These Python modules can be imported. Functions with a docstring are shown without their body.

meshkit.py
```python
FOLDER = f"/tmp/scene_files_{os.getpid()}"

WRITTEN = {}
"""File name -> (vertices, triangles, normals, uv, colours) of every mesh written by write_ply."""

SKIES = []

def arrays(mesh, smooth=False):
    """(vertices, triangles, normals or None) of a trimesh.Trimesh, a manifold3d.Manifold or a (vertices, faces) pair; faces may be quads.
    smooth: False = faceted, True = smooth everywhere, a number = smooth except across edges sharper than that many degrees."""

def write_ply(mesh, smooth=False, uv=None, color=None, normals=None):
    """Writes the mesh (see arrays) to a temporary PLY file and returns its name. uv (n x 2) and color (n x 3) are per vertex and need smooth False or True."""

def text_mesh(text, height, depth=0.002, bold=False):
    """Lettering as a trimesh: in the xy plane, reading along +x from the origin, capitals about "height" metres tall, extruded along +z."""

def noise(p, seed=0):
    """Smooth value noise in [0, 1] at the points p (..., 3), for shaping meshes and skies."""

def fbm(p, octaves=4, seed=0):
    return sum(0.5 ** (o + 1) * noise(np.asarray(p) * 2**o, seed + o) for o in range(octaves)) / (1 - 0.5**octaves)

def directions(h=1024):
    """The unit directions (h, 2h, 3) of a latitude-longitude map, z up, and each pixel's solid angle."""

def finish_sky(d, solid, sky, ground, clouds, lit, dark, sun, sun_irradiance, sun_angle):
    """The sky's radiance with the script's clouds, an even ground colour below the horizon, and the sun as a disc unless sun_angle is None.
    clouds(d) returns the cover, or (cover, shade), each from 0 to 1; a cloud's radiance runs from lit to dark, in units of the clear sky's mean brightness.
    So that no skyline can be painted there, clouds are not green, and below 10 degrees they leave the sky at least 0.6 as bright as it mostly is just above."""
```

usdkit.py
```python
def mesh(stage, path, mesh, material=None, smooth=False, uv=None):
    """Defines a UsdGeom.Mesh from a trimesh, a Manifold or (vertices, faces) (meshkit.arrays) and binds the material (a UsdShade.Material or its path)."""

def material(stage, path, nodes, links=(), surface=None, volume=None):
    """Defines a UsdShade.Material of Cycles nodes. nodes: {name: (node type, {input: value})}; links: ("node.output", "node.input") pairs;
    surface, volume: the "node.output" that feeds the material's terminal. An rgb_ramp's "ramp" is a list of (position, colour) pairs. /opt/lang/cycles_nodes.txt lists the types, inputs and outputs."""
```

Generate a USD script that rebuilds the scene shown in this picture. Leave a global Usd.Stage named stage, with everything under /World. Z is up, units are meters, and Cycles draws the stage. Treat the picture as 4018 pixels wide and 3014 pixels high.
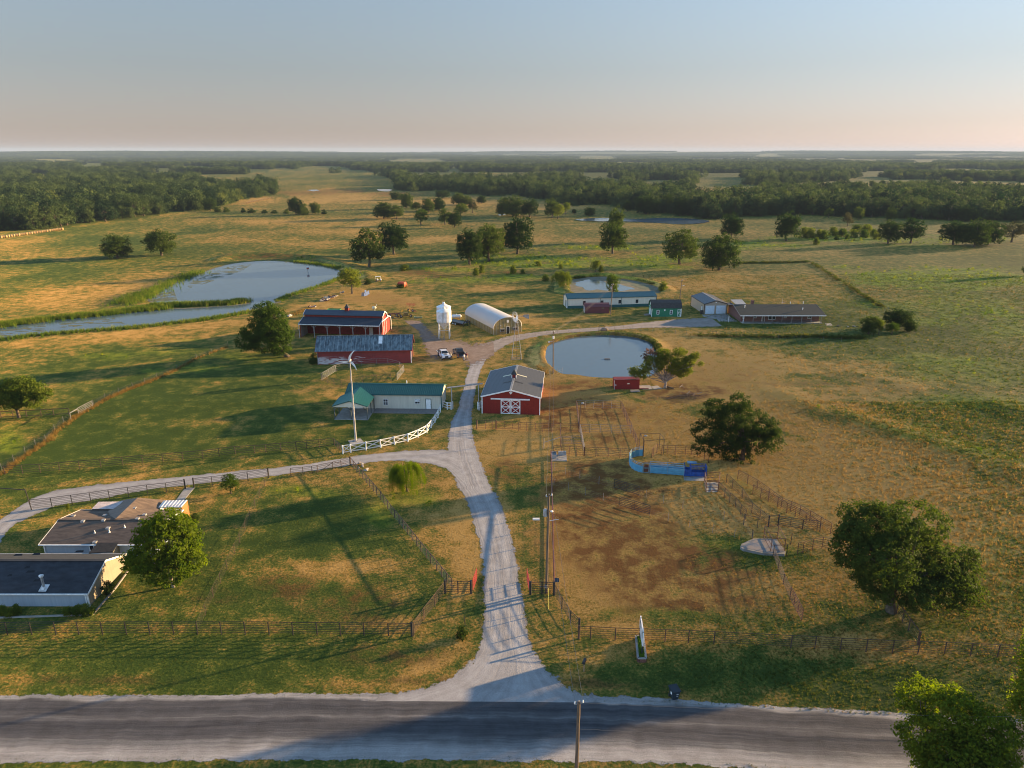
import math, random, numpy as np, trimesh, usdkit, meshkit
import manifold3d as m3
from shapely.geometry import Polygon, Point
from shapely import affinity, contains_xy, prepare
from pxr import Usd, UsdGeom, UsdLux, UsdShade, Gf, Sdf, Vt
stage = Usd.Stage.CreateInMemory()
UsdGeom.SetStageUpAxis(stage, 'Z'); UsdGeom.SetStageMetersPerUnit(stage, 1.0)
UsdGeom.Xform.Define(stage, '/World'); UsdGeom.Scope.Define(stage, '/World/Looks')
RNG = np.random.default_rng(7); random.seed(7)

# ---------------------------------------------------------------- camera, sky, sun, exposure
H = 48.0; F = 2786.0; PITCH = math.radians(18.1); CX, CY = 2009.0, 1507.0
cam = UsdGeom.Camera.Define(stage, '/World/camera')
cam.CreateHorizontalApertureAttr(36.0); cam.CreateFocalLengthAttr(36.0 * F / 4018.0)
cam.CreateClippingRangeAttr(Gf.Vec2f(0.5, 200000)); cam.CreateFStopAttr(0.0)
cam.AddTranslateOp().Set(Gf.Vec3d(0, 0, H)); cam.AddRotateXOp().Set(90 - math.degrees(PITCH))
cam.CreateExposureAttr(1.95)
SUN_EL, SUN_AZ = math.radians(9.2), math.radians(22.0)          # azimuth from +x towards +y
SD = np.array([math.cos(SUN_EL) * math.cos(SUN_AZ), math.cos(SUN_EL) * math.sin(SUN_AZ), math.sin(SUN_EL)])
ROT = math.atan2(SD[0], SD[1])
dome = UsdLux.DomeLight.Define(stage, '/World/sky')
sky = usdkit.material(stage, '/World/Looks/sky', {
    's': ('sky_texture', {'sky_type': 'single_scattering', 'sun_disc': False, 'sun_elevation': SUN_EL, 'sun_rotation': ROT, 'altitude': 300.0, 'air_density': 1.0, 'aerosol_density': 0.2, 'ozone_density': 2.0}),
    'tc': ('texture_coordinate', {}), 'sx': ('separate_xyz', {}), 'hs': ('hsv', {}), 'sr': ('map_range', {'from_min': 0.05, 'from_max': 0.45, 'to_min': 0.50, 'to_max': 1.02, 'clamp': True}),
    'rp': ('rgb_ramp', {'ramp': [(0.0, (0.285, 0.232, 0.250)), (0.04, (0.315, 0.270, 0.285)), (0.12, (0.365, 0.350, 0.362)), (0.22, (0.45, 0.46, 0.475)), (0.45, (0.9, 0.9, 0.9)), (0.7, (1.0, 1.0, 1.0)), (1.0, (1.0, 1.0, 1.0))]}), 'mx': ('mix', {'mix_type': 'multiply', 'fac': 1.0}),
    'b': ('background_shader', {'strength': 0.10})}, [('s.color', 'hs.color'), ('tc.generated', 'sx.vector'), ('sx.z', 'sr.value'), ('sr.result', 'hs.saturation'), ('sx.z', 'rp.fac'), ('hs.color', 'mx.color1'), ('rp.color', 'mx.color2'), ('mx.color', 'b.color')], surface='b.background')
UsdShade.MaterialBindingAPI.Apply(dome.GetPrim()).Bind(sky)
dome.GetPrim().SetCustomDataByKey('kind', 'structure')
sun = UsdLux.DistantLight.Define(stage, '/World/sun')
sun.CreateIntensityAttr(1.22); sun.CreateAngleAttr(0.7); sun.CreateColorAttr(Gf.Vec3f(1.0, 0.68, 0.34)); sun.CreateNormalizeAttr(True)
m = Gf.Matrix4d(); zz = Gf.Vec3d(*SD); xx = Gf.Cross(Gf.Vec3d(0, 0, 1), zz).GetNormalized(); yy = Gf.Cross(zz, xx)
m.SetRow(0, Gf.Vec4d(*xx, 0)); m.SetRow(1, Gf.Vec4d(*yy, 0)); m.SetRow(2, Gf.Vec4d(*zz, 0)); m.SetRow(3, Gf.Vec4d(0, 0, 0, 1))
sun.AddTransformOp().Set(m)

# ---------------------------------------------------------------- measuring: photo notes to metres on the ground
CR = dict(Z1a=(1640,1170,460/2212),Z1b=(1140,1190,520/2212),Z1c=(1280,1400,520/2212),Z1d=(1820,1400,400/2074),Z1e=(2400,1650,460/2180),Z1f=(2180,1120,560/2212),Z1g=(2680,1120,600/2212),Z1h=(2040,1930,360/1086),Z2a=(0,1930,850/2212),Z2b=(2640,1760,660/2190),Z2c=(2100,1530,460/2212),Z2d=(2350,1290,450/2212),Z2e=(1380,1050,280/2212),Z2f=(2860,2050,460/1775),Z2g=(2180,2380,580/1518),Z2h=(0,2650,1700/2212),A1=(1100,1100,1100/2212),A2=(2100,1000,1200/2212),A3=(0,1700,1100/2147),A4=(1000,1700,1200/2212),A5=(2000,1500,1200/2212),A6=(2900,1500,1118/1686),A7=(1600,2300,1300/2212),A8=(0,500,1400/2212),B1=(0,550,1400/2212),B2=(1300,550,1400/2212),B3=(2600,550,1418/2212),B4=(1300,850,1000/2212),B5=(2200,800,1000/2212),B6=(3100,850,918/2212),B7=(0,1300,900/2212),B8=(3300,2500,718/2212),P=(0,0,4018/2212))
def g(c, x, y, z=0.0):
    """where on the level z a point noted on the photograph lies, in metres"""
    a = CR[c]; sx, sy = a[0] + x * a[2], a[1] + y * a[2]
    u, v = (sx - CX) / F, (CY - sy) / F
    d = np.array([u, math.cos(PITCH) + v * math.sin(PITCH), -math.sin(PITCH) + v * math.cos(PITCH)])
    t = (z - H) / d[2]
    return np.array([d[0] * t, d[1] * t])
def gs(c, pts, z=0.0): return np.array([g(c, a, b, z) for a, b in pts])
def to_P(x, y, z=0.0):
    f = np.maximum(y * math.cos(PITCH) + (H - z) * math.sin(PITCH), 1e-3); up = y * math.sin(PITCH) - (H - z) * math.cos(PITCH)
    return (CX + F * x / f) * 2212 / 4018, (CY - F * up / f) * 2212 / 4018
def hz(base, c, x, y):
    """height of the point above base that is noted at row y"""
    a = CR[c]; v = (CY - (a[1] + y * a[2])) / F
    d = np.array([math.cos(PITCH) + v * math.sin(PITCH), -math.sin(PITCH) + v * math.cos(PITCH)])
    return H + d[1] * base[1] / d[0]

# ---------------------------------------------------------------- scene tree helpers
used = {}
def numbered(path):
    n = used.get(path, 0); used[path] = n + 1
    return path if n == 0 else f'{path}_{n:03d}'
def tag(p, label=None, cat=None, group=None, kind=None):
    p = p.GetPrim() if hasattr(p, 'GetPrim') else p
    for k, v in (('label', label), ('category', cat), ('group', group), ('kind', kind)):
        if v: p.SetCustomDataByKey(k, v)
    return p
def thing(name, label, cat, loc=(0, 0, 0), rot=0.0, group=None):
    x = UsdGeom.Xform.Define(stage, numbered('/World/' + name))
    x.AddTranslateOp().Set(Gf.Vec3d(*map(float, loc)))
    if rot: x.AddRotateZOp().Set(math.degrees(rot))
    return tag(x, label, cat, group)
def cat_(ms):
    if not isinstance(ms, list): return ms
    V, Fc, n = [], [], 0
    for q in ms:
        v, f, _ = meshkit.arrays(q); V.append(v); Fc.append(f + n); n += len(v)
    return (np.vstack(V), np.vstack(Fc))
def part(parent, name, mesh, mat, label=None, kind=None, smooth=False, uv=None):
    base = str(parent.GetPath()) if parent is not None else '/World'
    o = usdkit.mesh(stage, numbered(base + '/' + name), cat_(mesh), mat, smooth=smooth, uv=uv)
    return tag(o, label, None, None, kind)
def obj(name, mesh, mat, label, cat=None, group=None, kind=None, smooth=False, uv=None):
    o = usdkit.mesh(stage, numbered('/World/' + name), cat_(mesh), mat, smooth=smooth, uv=uv)
    return tag(o, label, cat, group, kind)
def copy_of(first, name, label, cat, loc, rot=0.0, scale=None, group=None):
    x = UsdGeom.Xform.Define(stage, numbered('/World/' + name))
    x.AddTranslateOp().Set(Gf.Vec3d(*map(float, loc))); x.AddRotateZOp().Set(math.degrees(rot))
    if scale is not None: x.AddScaleOp().Set(Gf.Vec3f(*map(float, np.broadcast_to(scale, 3))))
    p = x.GetPrim(); p.GetReferences().AddInternalReference(first); p.SetInstanceable(True)
    return tag(p, label, cat, group)

# ---------------------------------------------------------------- small shapes
def box(x0, x1, y0, y1, z0, z1):
    b = trimesh.creation.box((abs(x1 - x0), abs(y1 - y0), abs(z1 - z0))); b.apply_translation(((x0 + x1) / 2, (y0 + y1) / 2, (z0 + z1) / 2)); return b
def tube(a, b, r, n=6, r2=None):
    a, b = np.asarray(a, float), np.asarray(b, float); d = b - a; L = np.linalg.norm(d); d = d / max(L, 1e-9)
    u = np.cross(d, [0, 0, 1.0] if abs(d[2]) < 0.9 else [1.0, 0, 0]); u /= np.linalg.norm(u); w = np.cross(d, u)
    an = np.arange(n) * 2 * math.pi / n + math.pi / n
    ring = np.cos(an)[:, None] * u + np.sin(an)[:, None] * w
    v = np.vstack([a + ring * r, b + ring * (r if r2 is None else r2), [a], [b]])
    f = []
    for i in range(n):
        j = (i + 1) % n
        f += [(i, n + j, j), (i, n + i, n + j), (2 * n, i, j), (2 * n + 1, n + j, n + i)]
    return (v, np.array(f))
def beam(a, b, w, h):
    """a squared timber from a to b, w wide and h high"""
    a, b = np.asarray(a, float), np.asarray(b, float); d = b - a; L = np.linalg.norm(d); d = d / max(L, 1e-9)
    u = np.cross(d, [0, 0, 1.0] if abs(d[2]) < 0.95 else [0, 1.0, 0]); u /= np.linalg.norm(u); t = np.cross(u, d)
    v = np.array([p + su * u * w / 2 + st * t * h / 2 for p in (a, b) for su, st in ((-1, -1), (1, -1), (1, 1), (-1, 1))])
    f = [(0, 1, 2, 3), (7, 6, 5, 4), (0, 4, 5, 1), (1, 5, 6, 2), (2, 6, 7, 3), (3, 7, 4, 0)]
    return (v, np.array([t_ for q in f for t_ in ((q[0], q[2], q[1]), (q[0], q[3], q[2]))]))
def pipe(pts, r, n=6):
    return cat_([tube(pts[i], pts[i + 1], r, n) for i in range(len(pts) - 1)])
def slab(corners, th):
    """a flat board from a polygon of 3D corners, th thick along its normal"""
    c = np.asarray(corners, float); nrm = np.cross(c[1] - c[0], c[2] - c[0]); nrm /= np.linalg.norm(nrm); n = len(c)
    v = np.vstack([c, c - nrm * th]); f = []
    for i in range(1, n - 1): f += [(0, i, i + 1), (n, n + i + 1, n + i)]
    for i in range(n):
        j = (i + 1) % n; f += [(i, n + i, n + j), (i, n + j, j)]
    return (v, np.array(f))
def prism(poly_xz, y0, y1):
    """a polygon in the xz plane drawn out from y0 to y1"""
    e = trimesh.creation.extrude_polygon(Polygon(poly_xz), y1 - y0, engine='earcut')
    v = np.array(e.vertices); v = np.column_stack([v[:, 0], y1 - v[:, 2], v[:, 1]])
    return trimesh.Trimesh(v, np.array(e.faces), process=False)
def extr(poly_xy, z0, z1):
    e = trimesh.creation.extrude_polygon(poly_xy if isinstance(poly_xy, Polygon) else Polygon(poly_xy), z1 - z0, engine='earcut'); e.apply_translation((0, 0, z0)); return e
def ribbed(a, b, c, d, pitch, depth):
    """a ribbed sheet with corners a b c d; ribs run from ab to dc"""
    a, b, c, d = (np.asarray(p, float) for p in (a, b, c, d)); n = max(2, int(np.linalg.norm(b - a) / pitch))
    nrm = np.cross(b - a, d - a); nrm /= np.linalg.norm(nrm); s, o = [], []
    for i in range(n):
        s += [i / n, (i + 0.62) / n, (i + 0.72) / n, (i + 0.9) / n]; o += [0, 0, depth, depth]
    s.append(1.0); o.append(0); s, o = np.array(s)[:, None], np.array(o)[:, None]
    v = np.vstack([a + (b - a) * s + nrm * o, d + (c - d) * s + nrm * o]); k = len(s)
    i = np.arange(k - 1); f = np.vstack([np.column_stack([i, i + 1, k + i + 1]), np.column_stack([i, k + i + 1, k + i])])
    return (v, f)
def lathe(profile, n=16):
    p = np.asarray(profile, float); an = np.arange(n) * 2 * math.pi / n
    v = np.stack([p[:, None, 0] * np.cos(an), p[:, None, 0] * np.sin(an), np.broadcast_to(p[:, None, 1], (len(p), n))], -1).reshape(-1, 3); f = []
    for i in range(len(p) - 1):
        for j in range(n):
            k = (j + 1) % n; f += [(i * n + j, i * n + k, (i + 1) * n + k), (i * n + j, (i + 1) * n + k, (i + 1) * n + j)]
    return (v, np.array(f))
def moved(mesh, off=(0, 0, 0), rz=0.0, s=1.0):
    v, f, _ = meshkit.arrays(mesh); v = v * s; c, sn = math.cos(rz), math.sin(rz)
    return (np.column_stack([v[:, 0] * c - v[:, 1] * sn, v[:, 0] * sn + v[:, 1] * c, v[:, 2]]) + np.asarray(off, float), f)

# ---------------------------------------------------------------- materials
LK = '/World/Looks/'
def M(name, col, rough=0.6, var=0.12, scale=2.0, metallic=0.0, bump=0.0, bscale=None, spec=0.4, col2=None, lo=0.35, hi=0.65, stretch=(1, 1, 1)):
    col = np.array(col, float); c2 = np.array(col2, float) if col2 is not None else col * (1 - 2 * var); c1 = col if col2 is not None else np.minimum(col * (1 + var), 1)
    n = {'q': ('geometry', {}), 'm': ('mapping', {'scale': stretch}), 'n': ('noise_texture', {'scale': scale, 'detail': 4.0, 'roughness': 0.6}),
         'r': ('rgb_ramp', {'ramp': [(lo, c1), (hi, c2)]}), 'p': ('principled_bsdf', {'roughness': rough, 'metallic': metallic, 'specular_ior_level': spec})}
    l = [('q.position', 'm.vector'), ('m.vector', 'n.vector'), ('n.fac', 'r.fac'), ('r.color', 'p.base_color')]
    if bump:
        n['bn'] = ('noise_texture', {'scale': bscale or scale * 6, 'detail': 3.0}); n['b'] = ('bump', {'strength': 1.0, 'distance': bump})
        l += [('m.vector', 'bn.vector'), ('bn.fac', 'b.height'), ('b.normal', 'p.normal')]
    return usdkit.material(stage, LK + name, n, l, surface='p.BSDF')

# ---------------------------------------------------------------- lie of the land
def sm(a, b, x): t = np.clip((np.asarray(x, float) - a) / (b - a), 0, 1); return t * t * (3 - 2 * t)
def fb(x, y, s, seed=0, o=4): return meshkit.fbm(np.stack([np.asarray(x, float) / s, np.asarray(y, float) / s, np.full(np.shape(x), seed * 7.3)], -1), o, seed)
def pl_dist(x, y, pts):
    """distance from points to a polyline, and the share of the way along it"""
    x, y = np.asarray(x, float), np.asarray(y, float); best = np.full(x.shape, 1e9)
    for (ax, ay), (bx, by) in zip(pts[:-1], pts[1:]):
        dx, dy = bx - ax, by - ay; t = np.clip(((x - ax) * dx + (y - ay) * dy) / (dx * dx + dy * dy + 1e-9), 0, 1)
        best = np.minimum(best, np.hypot(x - ax - t * dx, y - ay - t * dy))
    return best
TERR = [gs('P', [(1690, 853), (1760, 878), (1860, 908), (1960, 940), (2080, 985), (2260, 1040)]), gs('P', [(1850, 812), (1960, 836), (2080, 860), (2260, 905)])]
DAM = gs('P', [(470, 562), (505, 553), (560, 550.5), (640, 553), (700, 560), (745, 571), (772, 583), (800, 602)])
PA1 = gs('P', [(325, 648), (345, 630), (390, 608), (440, 589), (490, 573), (540, 566), (590, 564), (640, 569), (690, 575), (736, 585), (733, 597), (705, 611), (660, 625), (620, 637), (590, 648), (560, 655), (535, 653), (500, 651), (430, 656), (380, 658), (345, 656)])
PA2 = gs('P', [(-120, 728), (-60, 718), (0, 709), (60, 698), (120, 691), (200, 684), (280, 675), (350, 669), (430, 666), (500, 661), (535, 656), (570, 648), (600, 650), (575, 662), (530, 671), (470, 682), (400, 692), (300, 703), (200, 711), (100, 719), (0, 731), (-90, 745)])
PB = gs('A2', [(75, 690), (95, 657), (150, 630), (250, 603), (380, 588), (520, 583), (640, 588), (740, 602), (820, 630), (860, 660), (876, 703), (888, 760), (884, 820), (854, 868), (780, 886), (650, 893), (560, 892), (480, 889), (400, 883), (300, 870), (200, 862), (160, 845), (120, 815), (90, 785), (72, 740)])
PC = gs('B5', [(80, 700), (110, 655), (240, 638), (380, 632), (520, 652), (640, 668), (740, 690), (830, 720), (872, 755), (840, 778), (640, 790), (400, 800), (200, 790), (90, 760)])
WET = [Polygon(q).buffer(0) for q in (PA1, PA2, PB, PC)]
for q in WET: prepare(q)
def shore(x, y):
    """0 in a pond, rising to 1 some way from its shore"""
    m = np.ones(x.shape)
    for q, pts in zip(WET, (PA1, PA2, PB, PC)):
        x0, y0, x1, y1 = q.bounds; k = (x > x0 - 30) & (x < x1 + 30) & (y > y0 - 30) & (y < y1 + 30)
        if k.any():
            d = pl_dist(x[k], y[k], list(pts) + [pts[0]]); d[contains_xy(q, x[k], y[k])] = 0; m[k] = np.minimum(m[k], sm(1.0, 22, d))
    return m
HILLS = [(-3300, 7800, 3000, 1300, 34), (-900, 11500, 4200, 1700, 30), (3500, 10800, 4200, 1700, 36), (7800, 12500, 3500, 2000, 46), (-5600, 11500, 2800, 1700, 36), (-5200, 9000, 2000, 1500, 24), (6200, 9000, 2600, 1300, 30)]
def land(x, y):
    x, y = np.asarray(x, float), np.asarray(y, float); r = np.hypot(x, y)
    far = sm(255, 420, y) + sm(95, 135, x) * sm(40, 70, y) + sm(80, 130, -x) * sm(120, 180, y); far = np.clip(far, 0, 1)
    z = far * (fb(x, y, 75, 3, 3) - 0.5) * 2.2
    z = z + sm(55, 85, x) * sm(95, 120, y) * (fb(x, y, 9, 5, 3) - 0.5) * 0.55 * sm(400, 250, r)
    for k, t in enumerate(TERR): z = z + (0.55 - 0.15 * k) * np.exp(-(pl_dist(x, y, t) / 4.5) ** 2) * (0.5 + fb(x, y, 7, 66, 3))
    sh = shore(x.ravel(), y.ravel()).reshape(x.shape); z = z * sh - 0.12 * (sh <= 0)
    z = z + 1.3 * np.exp(-(pl_dist(x, y, DAM) / 4.5) ** 2)
    z = z + sm(700, 2600, r) * (fb(x, y, 900, 8, 3) - 0.5) * 14
    for hx, hy, sx, sy, hh in HILLS: z = z + hh * np.exp(-((x - hx) / sx) ** 2 - ((y - hy) / sy) ** 2) * (0.75 + 0.5 * fb(x, y, 1400, 9, 3))
    return z
def at(c, x, y):
    """a noted point, moved onto the land"""
    p = g(c, x, y); z = float(land(p[0], p[1]))
    for _ in range(3):
        p = g(c, x, y, z); z = float(land(p[0], p[1]))
    return np.array([p[0], p[1], z])

# ---------------------------------------------------------------- what grows where: dry grass, bare red soil, lush weeds, dark soil
PATCH = []
def patch(ch, amt, *es):
    for e in es: PATCH.append((ch, amt) + tuple(e) + ((0,) if len(e) == 4 else ()))
# channels: 0 dry, 1 red soil, 2 lush, 3 dark soil
patch(0, -0.35, (420, 880, 420, 120), (300, 960, 300, 60), (130, 1060, 200, 60), (700, 1150, 260, 70), (330, 1180, 160, 120))
patch(0, -0.10, (520, 950, 480, 160), (500, 1200, 480, 170), (350, 700, 400, 60), (500, 1440, 600, 60), (1100, 620, 300, 40), (1500, 660, 300, 30))
patch(0, -0.2, (350, 560, 520, 110), (1000, 520, 420, 60), (1900, 560, 420, 50))
patch(1, 0.32, (1260, 900, 170, 70), (1650, 900, 330, 80), (1850, 1010, 260, 90), (1500, 800, 200, 40), (1330, 1200, 190, 150))
patch(0, -0.15, (600, 1250, 420, 120), (500, 1430, 620, 60))
patch(0, 0.30, (430, 912, 210, 16, -3), (760, 855, 120, 14), (720, 1230, 170, 35, -8), (180, 1045, 160, 12, -6), (900, 1130, 130, 40, 25), (620, 1225, 260, 22))
patch(0, 0.45, (1000, 1230, 30, 130), (1010, 1130, 40, 60), (930, 1440, 90, 20, -20), (940, 775, 60, 25))
patch(3, 0.75, (620, 1270, 85, 40, -8), (780, 1310, 120, 35), (850, 1420, 170, 28), (180, 1470, 170, 16), (470, 1290, 70, 22), (900, 1470, 120, 14))
patch(1, 0.3, (610, 1268, 75, 30), (800, 1280, 90, 22), (720, 1285, 60, 18))
patch(0, 0.3, (1960, 1090, 330, 160, 15), (1240, 1230, 60, 150), (1860, 1400, 200, 40))
patch(0, 0.22, (1700, 900, 420, 170, 15), (1500, 1000, 300, 200), (1400, 800, 260, 60))
patch(0, 0.5, (1350, 1200, 220, 210), (1290, 900, 230, 90), (1480, 1100, 260, 120), (1700, 1050, 260, 120, 25), (1600, 1280, 260, 70), (1120, 960, 90, 60))
patch(0, 0.4, (1950, 1000, 330, 90, 20), (1600, 850, 300, 50), (1450, 780, 280, 40), (1750, 790, 250, 26))
patch(1, 0.75, (1310, 890, 60, 22), (1330, 950, 70, 25), (1190, 895, 40, 28), (1230, 925, 50, 16), (1270, 870, 40, 14))
patch(1, 0.55, (1400, 1180, 210, 110, 6), (1500, 1265, 200, 50), (1360, 1075, 190, 60))
patch(3, 0.5, (1480, 1235, 180, 50, 5), (1330, 1060, 160, 40), (1560, 1310, 200, 25), (1420, 1150, 120, 30))
patch(1, 0.85, (1440, 1190, 150, 45, 8), (1500, 1240, 160, 34), (1300, 1045, 130, 30), (1480, 1290, 190, 28), (1090, 1010, 46, 28), (1440, 850, 110, 20), (1260, 830, 90, 12), (1560, 1200, 70, 20), (1350, 1120, 120, 22))
patch(3, 0.7, (1350, 1010, 160, 24), (1400, 1060, 130, 22), (1270, 838, 110, 7), (1440, 868, 90, 8), (1470, 1310, 130, 16), (1740, 830, 80, 9), (1300, 1475, 90, 14), (1420, 1490, 60, 10))
patch(0, -0.40, (1560, 1180, 260, 60, 10), (1420, 1330, 190, 22), (1650, 1100, 190, 30, 25), (1290, 1150, 90, 26), (1130, 1060, 46, 60), (1160, 1170, 40, 90), (1600, 1450, 360, 45), (1900, 1490, 250, 40))
patch(2, 0.35, (1560, 1170, 200, 30, 8), (1660, 1080, 150, 16, 28), (1420, 1320, 160, 14))
patch(2, 0.55, (1960, 945, 300, 16, 18), (2080, 960, 220, 26, 18), (2100, 800, 190, 26), (1980, 775, 130, 13), (2060, 870, 160, 16))
patch(2, 0.3, (2150, 1180, 90, 90), (2180, 1300, 80, 80), (2050, 1350, 90, 30))
patch(2, 0.95, (2010, 600, 200, 22), (1900, 600, 100, 16, 10), (2100, 590, 140, 13), (2130, 615, 100, 12))
patch(2, 0.6, (2070, 655, 210, 30), (2000, 690, 160, 16), (2170, 700, 80, 40))
patch(0, -0.35, (1950, 690, 300, 34), (1600, 700, 260, 18), (1800, 665, 170, 22))
patch(0, 0.25, (1730, 605, 150, 28), (1560, 600, 120, 26), (1800, 545, 260, 14), (1500, 620, 140, 14))
patch(2, 0.85, (1330, 570, 190, 15), (1180, 556, 150, 12), (1440, 560, 140, 14), (1080, 570, 110, 10), (980, 582, 90, 7), (1000, 605, 120, 8), (1640, 530, 130, 10), (1800, 515, 180, 10), (1560, 545, 60, 10), (1130, 598, 130, 7), (1290, 535, 120, 6), (2020, 520, 190, 10))
patch(1, 0.8, (905, 590, 55, 7), (950, 597, 50, 5), (580, 556, 90, 6), (1100, 590, 60, 4), (1270, 585, 60, 4))
patch(3, 0.6, (900, 588, 50, 6), (560, 556, 90, 5), (700, 563, 60, 5))
patch(0, 0.5, (790, 640, 110, 20), (700, 665, 80, 12), (880, 655, 120, 16), (1060, 625, 60, 8), (1170, 690, 120, 14), (1110, 655, 70, 8), (930, 720, 60, 24))
patch(1, 0.4, (800, 645, 90, 12), (870, 655, 70, 10))
patch(0, 0.35, (140, 735, 200, 18, -4), (420, 705, 160, 12, -6), (250, 620, 170, 28, -8), (90, 640, 140, 25), (620, 480, 260, 14), (780, 500, 160, 20), (720, 530, 130, 14), (900, 520, 160, 14), (1090, 520, 180, 18), (560, 520, 190, 12))
patch(0, -0.25, (330, 760, 330, 26, -6), (120, 575, 160, 16), (540, 490, 130, 9), (240, 520, 170, 14), (820, 545, 130, 10), (420, 500, 90, 8))
patch(2, 0.45, (350, 760, 60, 9), (430, 795, 60, 9), (230, 770, 70, 8), (560, 770, 60, 8), (10, 945, 46, 26), (330, 800, 40, 6), (400, 735, 60, 5), (650, 560, 40, 5))
patch(2, 0.6, (25, 945, 42, 30), (640, 1060, 80, 16), (890, 1075, 60, 20), (820, 1110, 34, 40), (560, 1030, 50, 12))
patch(1, 0.75, (680, 417, 120, 5), (760, 412, 90, 4), (850, 420, 80, 5))
patch(0, 0.5, (720, 425, 130, 16), (540, 433, 70, 10), (1000, 440, 120, 12), (1650, 412, 220, 6), (2050, 400, 240, 8), (1200, 445, 160, 8))
def masks(x, y, z=None):
    x, y = np.asarray(x, float), np.asarray(y, float); px, py = to_P(x, y, 0.0 if z is None else z)
    vis = (y > 20)
    a, b = fb(x, y, 46, 1, 3), fb(x, y, 8.5, 2, 3)
    ch = np.zeros((4,) + x.shape); ch[0] = 0.5 + (a - 0.5) * 0.9 + (b - 0.5) * 0.55
    w1, w2 = (fb(x, y, 13, 11, 4) - 0.5) * 2.0, (fb(x, y, 3.0, 12, 3) - 0.5) * 1.1
    for c, amt, ex, ey, rx, ry, rot in PATCH:
        cs, sn = math.cos(math.radians(rot)), math.sin(math.radians(rot)); near = vis & (np.abs(px - ex) < 1.5 * (rx + ry)) & (np.abs(py - ey) < 1.5 * (ry + abs(sn) * rx) + 4)
        if not near.any(): continue
        dx, dy = px[near] - ex, py[near] - ey
        q = np.hypot((dx * cs + dy * sn) / rx, (-dx * sn + dy * cs) / ry) + w1[near] + w2[near]
        ch[c][near] += amt * sm(1.2, 0.25, q)
    return np.clip(ch, 0, 1)
# woods, drawn as outlines of where trunks stand
def inP(px, py, poly):
    q = Polygon(poly); prepare(q); return contains_xy(q, px, py)
WOODS = [[(-900, 560), (-300, 520), (0, 499), (132, 494), (195, 481), (296, 474), (376, 459), (453, 453), (522, 431), (589, 421), (600, 408), (560, 398), (505, 392), (440, 396), (400, 380), (300, 384), (200, 376), (90, 382), (0, 376), (-900, 376)],
         [(855, 411), (883, 414), (942, 411), (1005, 421), (1064, 424), (1109, 421), (1134, 425), (1186, 435), (1238, 444), (1308, 442), (1378, 456), (1466, 468), (1466, 433), (1500, 410), (1440, 396), (1250, 390), (1060, 383), (960, 385), (870, 395)],
         [(1463, 469), (1537, 472), (1600, 469), (1657, 469), (1724, 465), (1784, 469), (1890, 470), (1960, 476), (2030, 476), (2212, 479), (2900, 500), (2900, 450), (2212, 433), (2190, 426), (2101, 419), (2031, 405), (1925, 409), (1869, 425), (1833, 425), (1826, 412), (1763, 412), (1713, 419), (1657, 426), (1537, 437), (1466, 433)],
         [(-1500, 377), (560, 377), (660, 371), (760, 376), (860, 398), (960, 390), (1120, 388), (1440, 398), (1540, 398), (1660, 402), (1800, 392), (2000, 388), (2212, 394), (3600, 398), (3600, 329), (-1500, 329)]]
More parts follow.
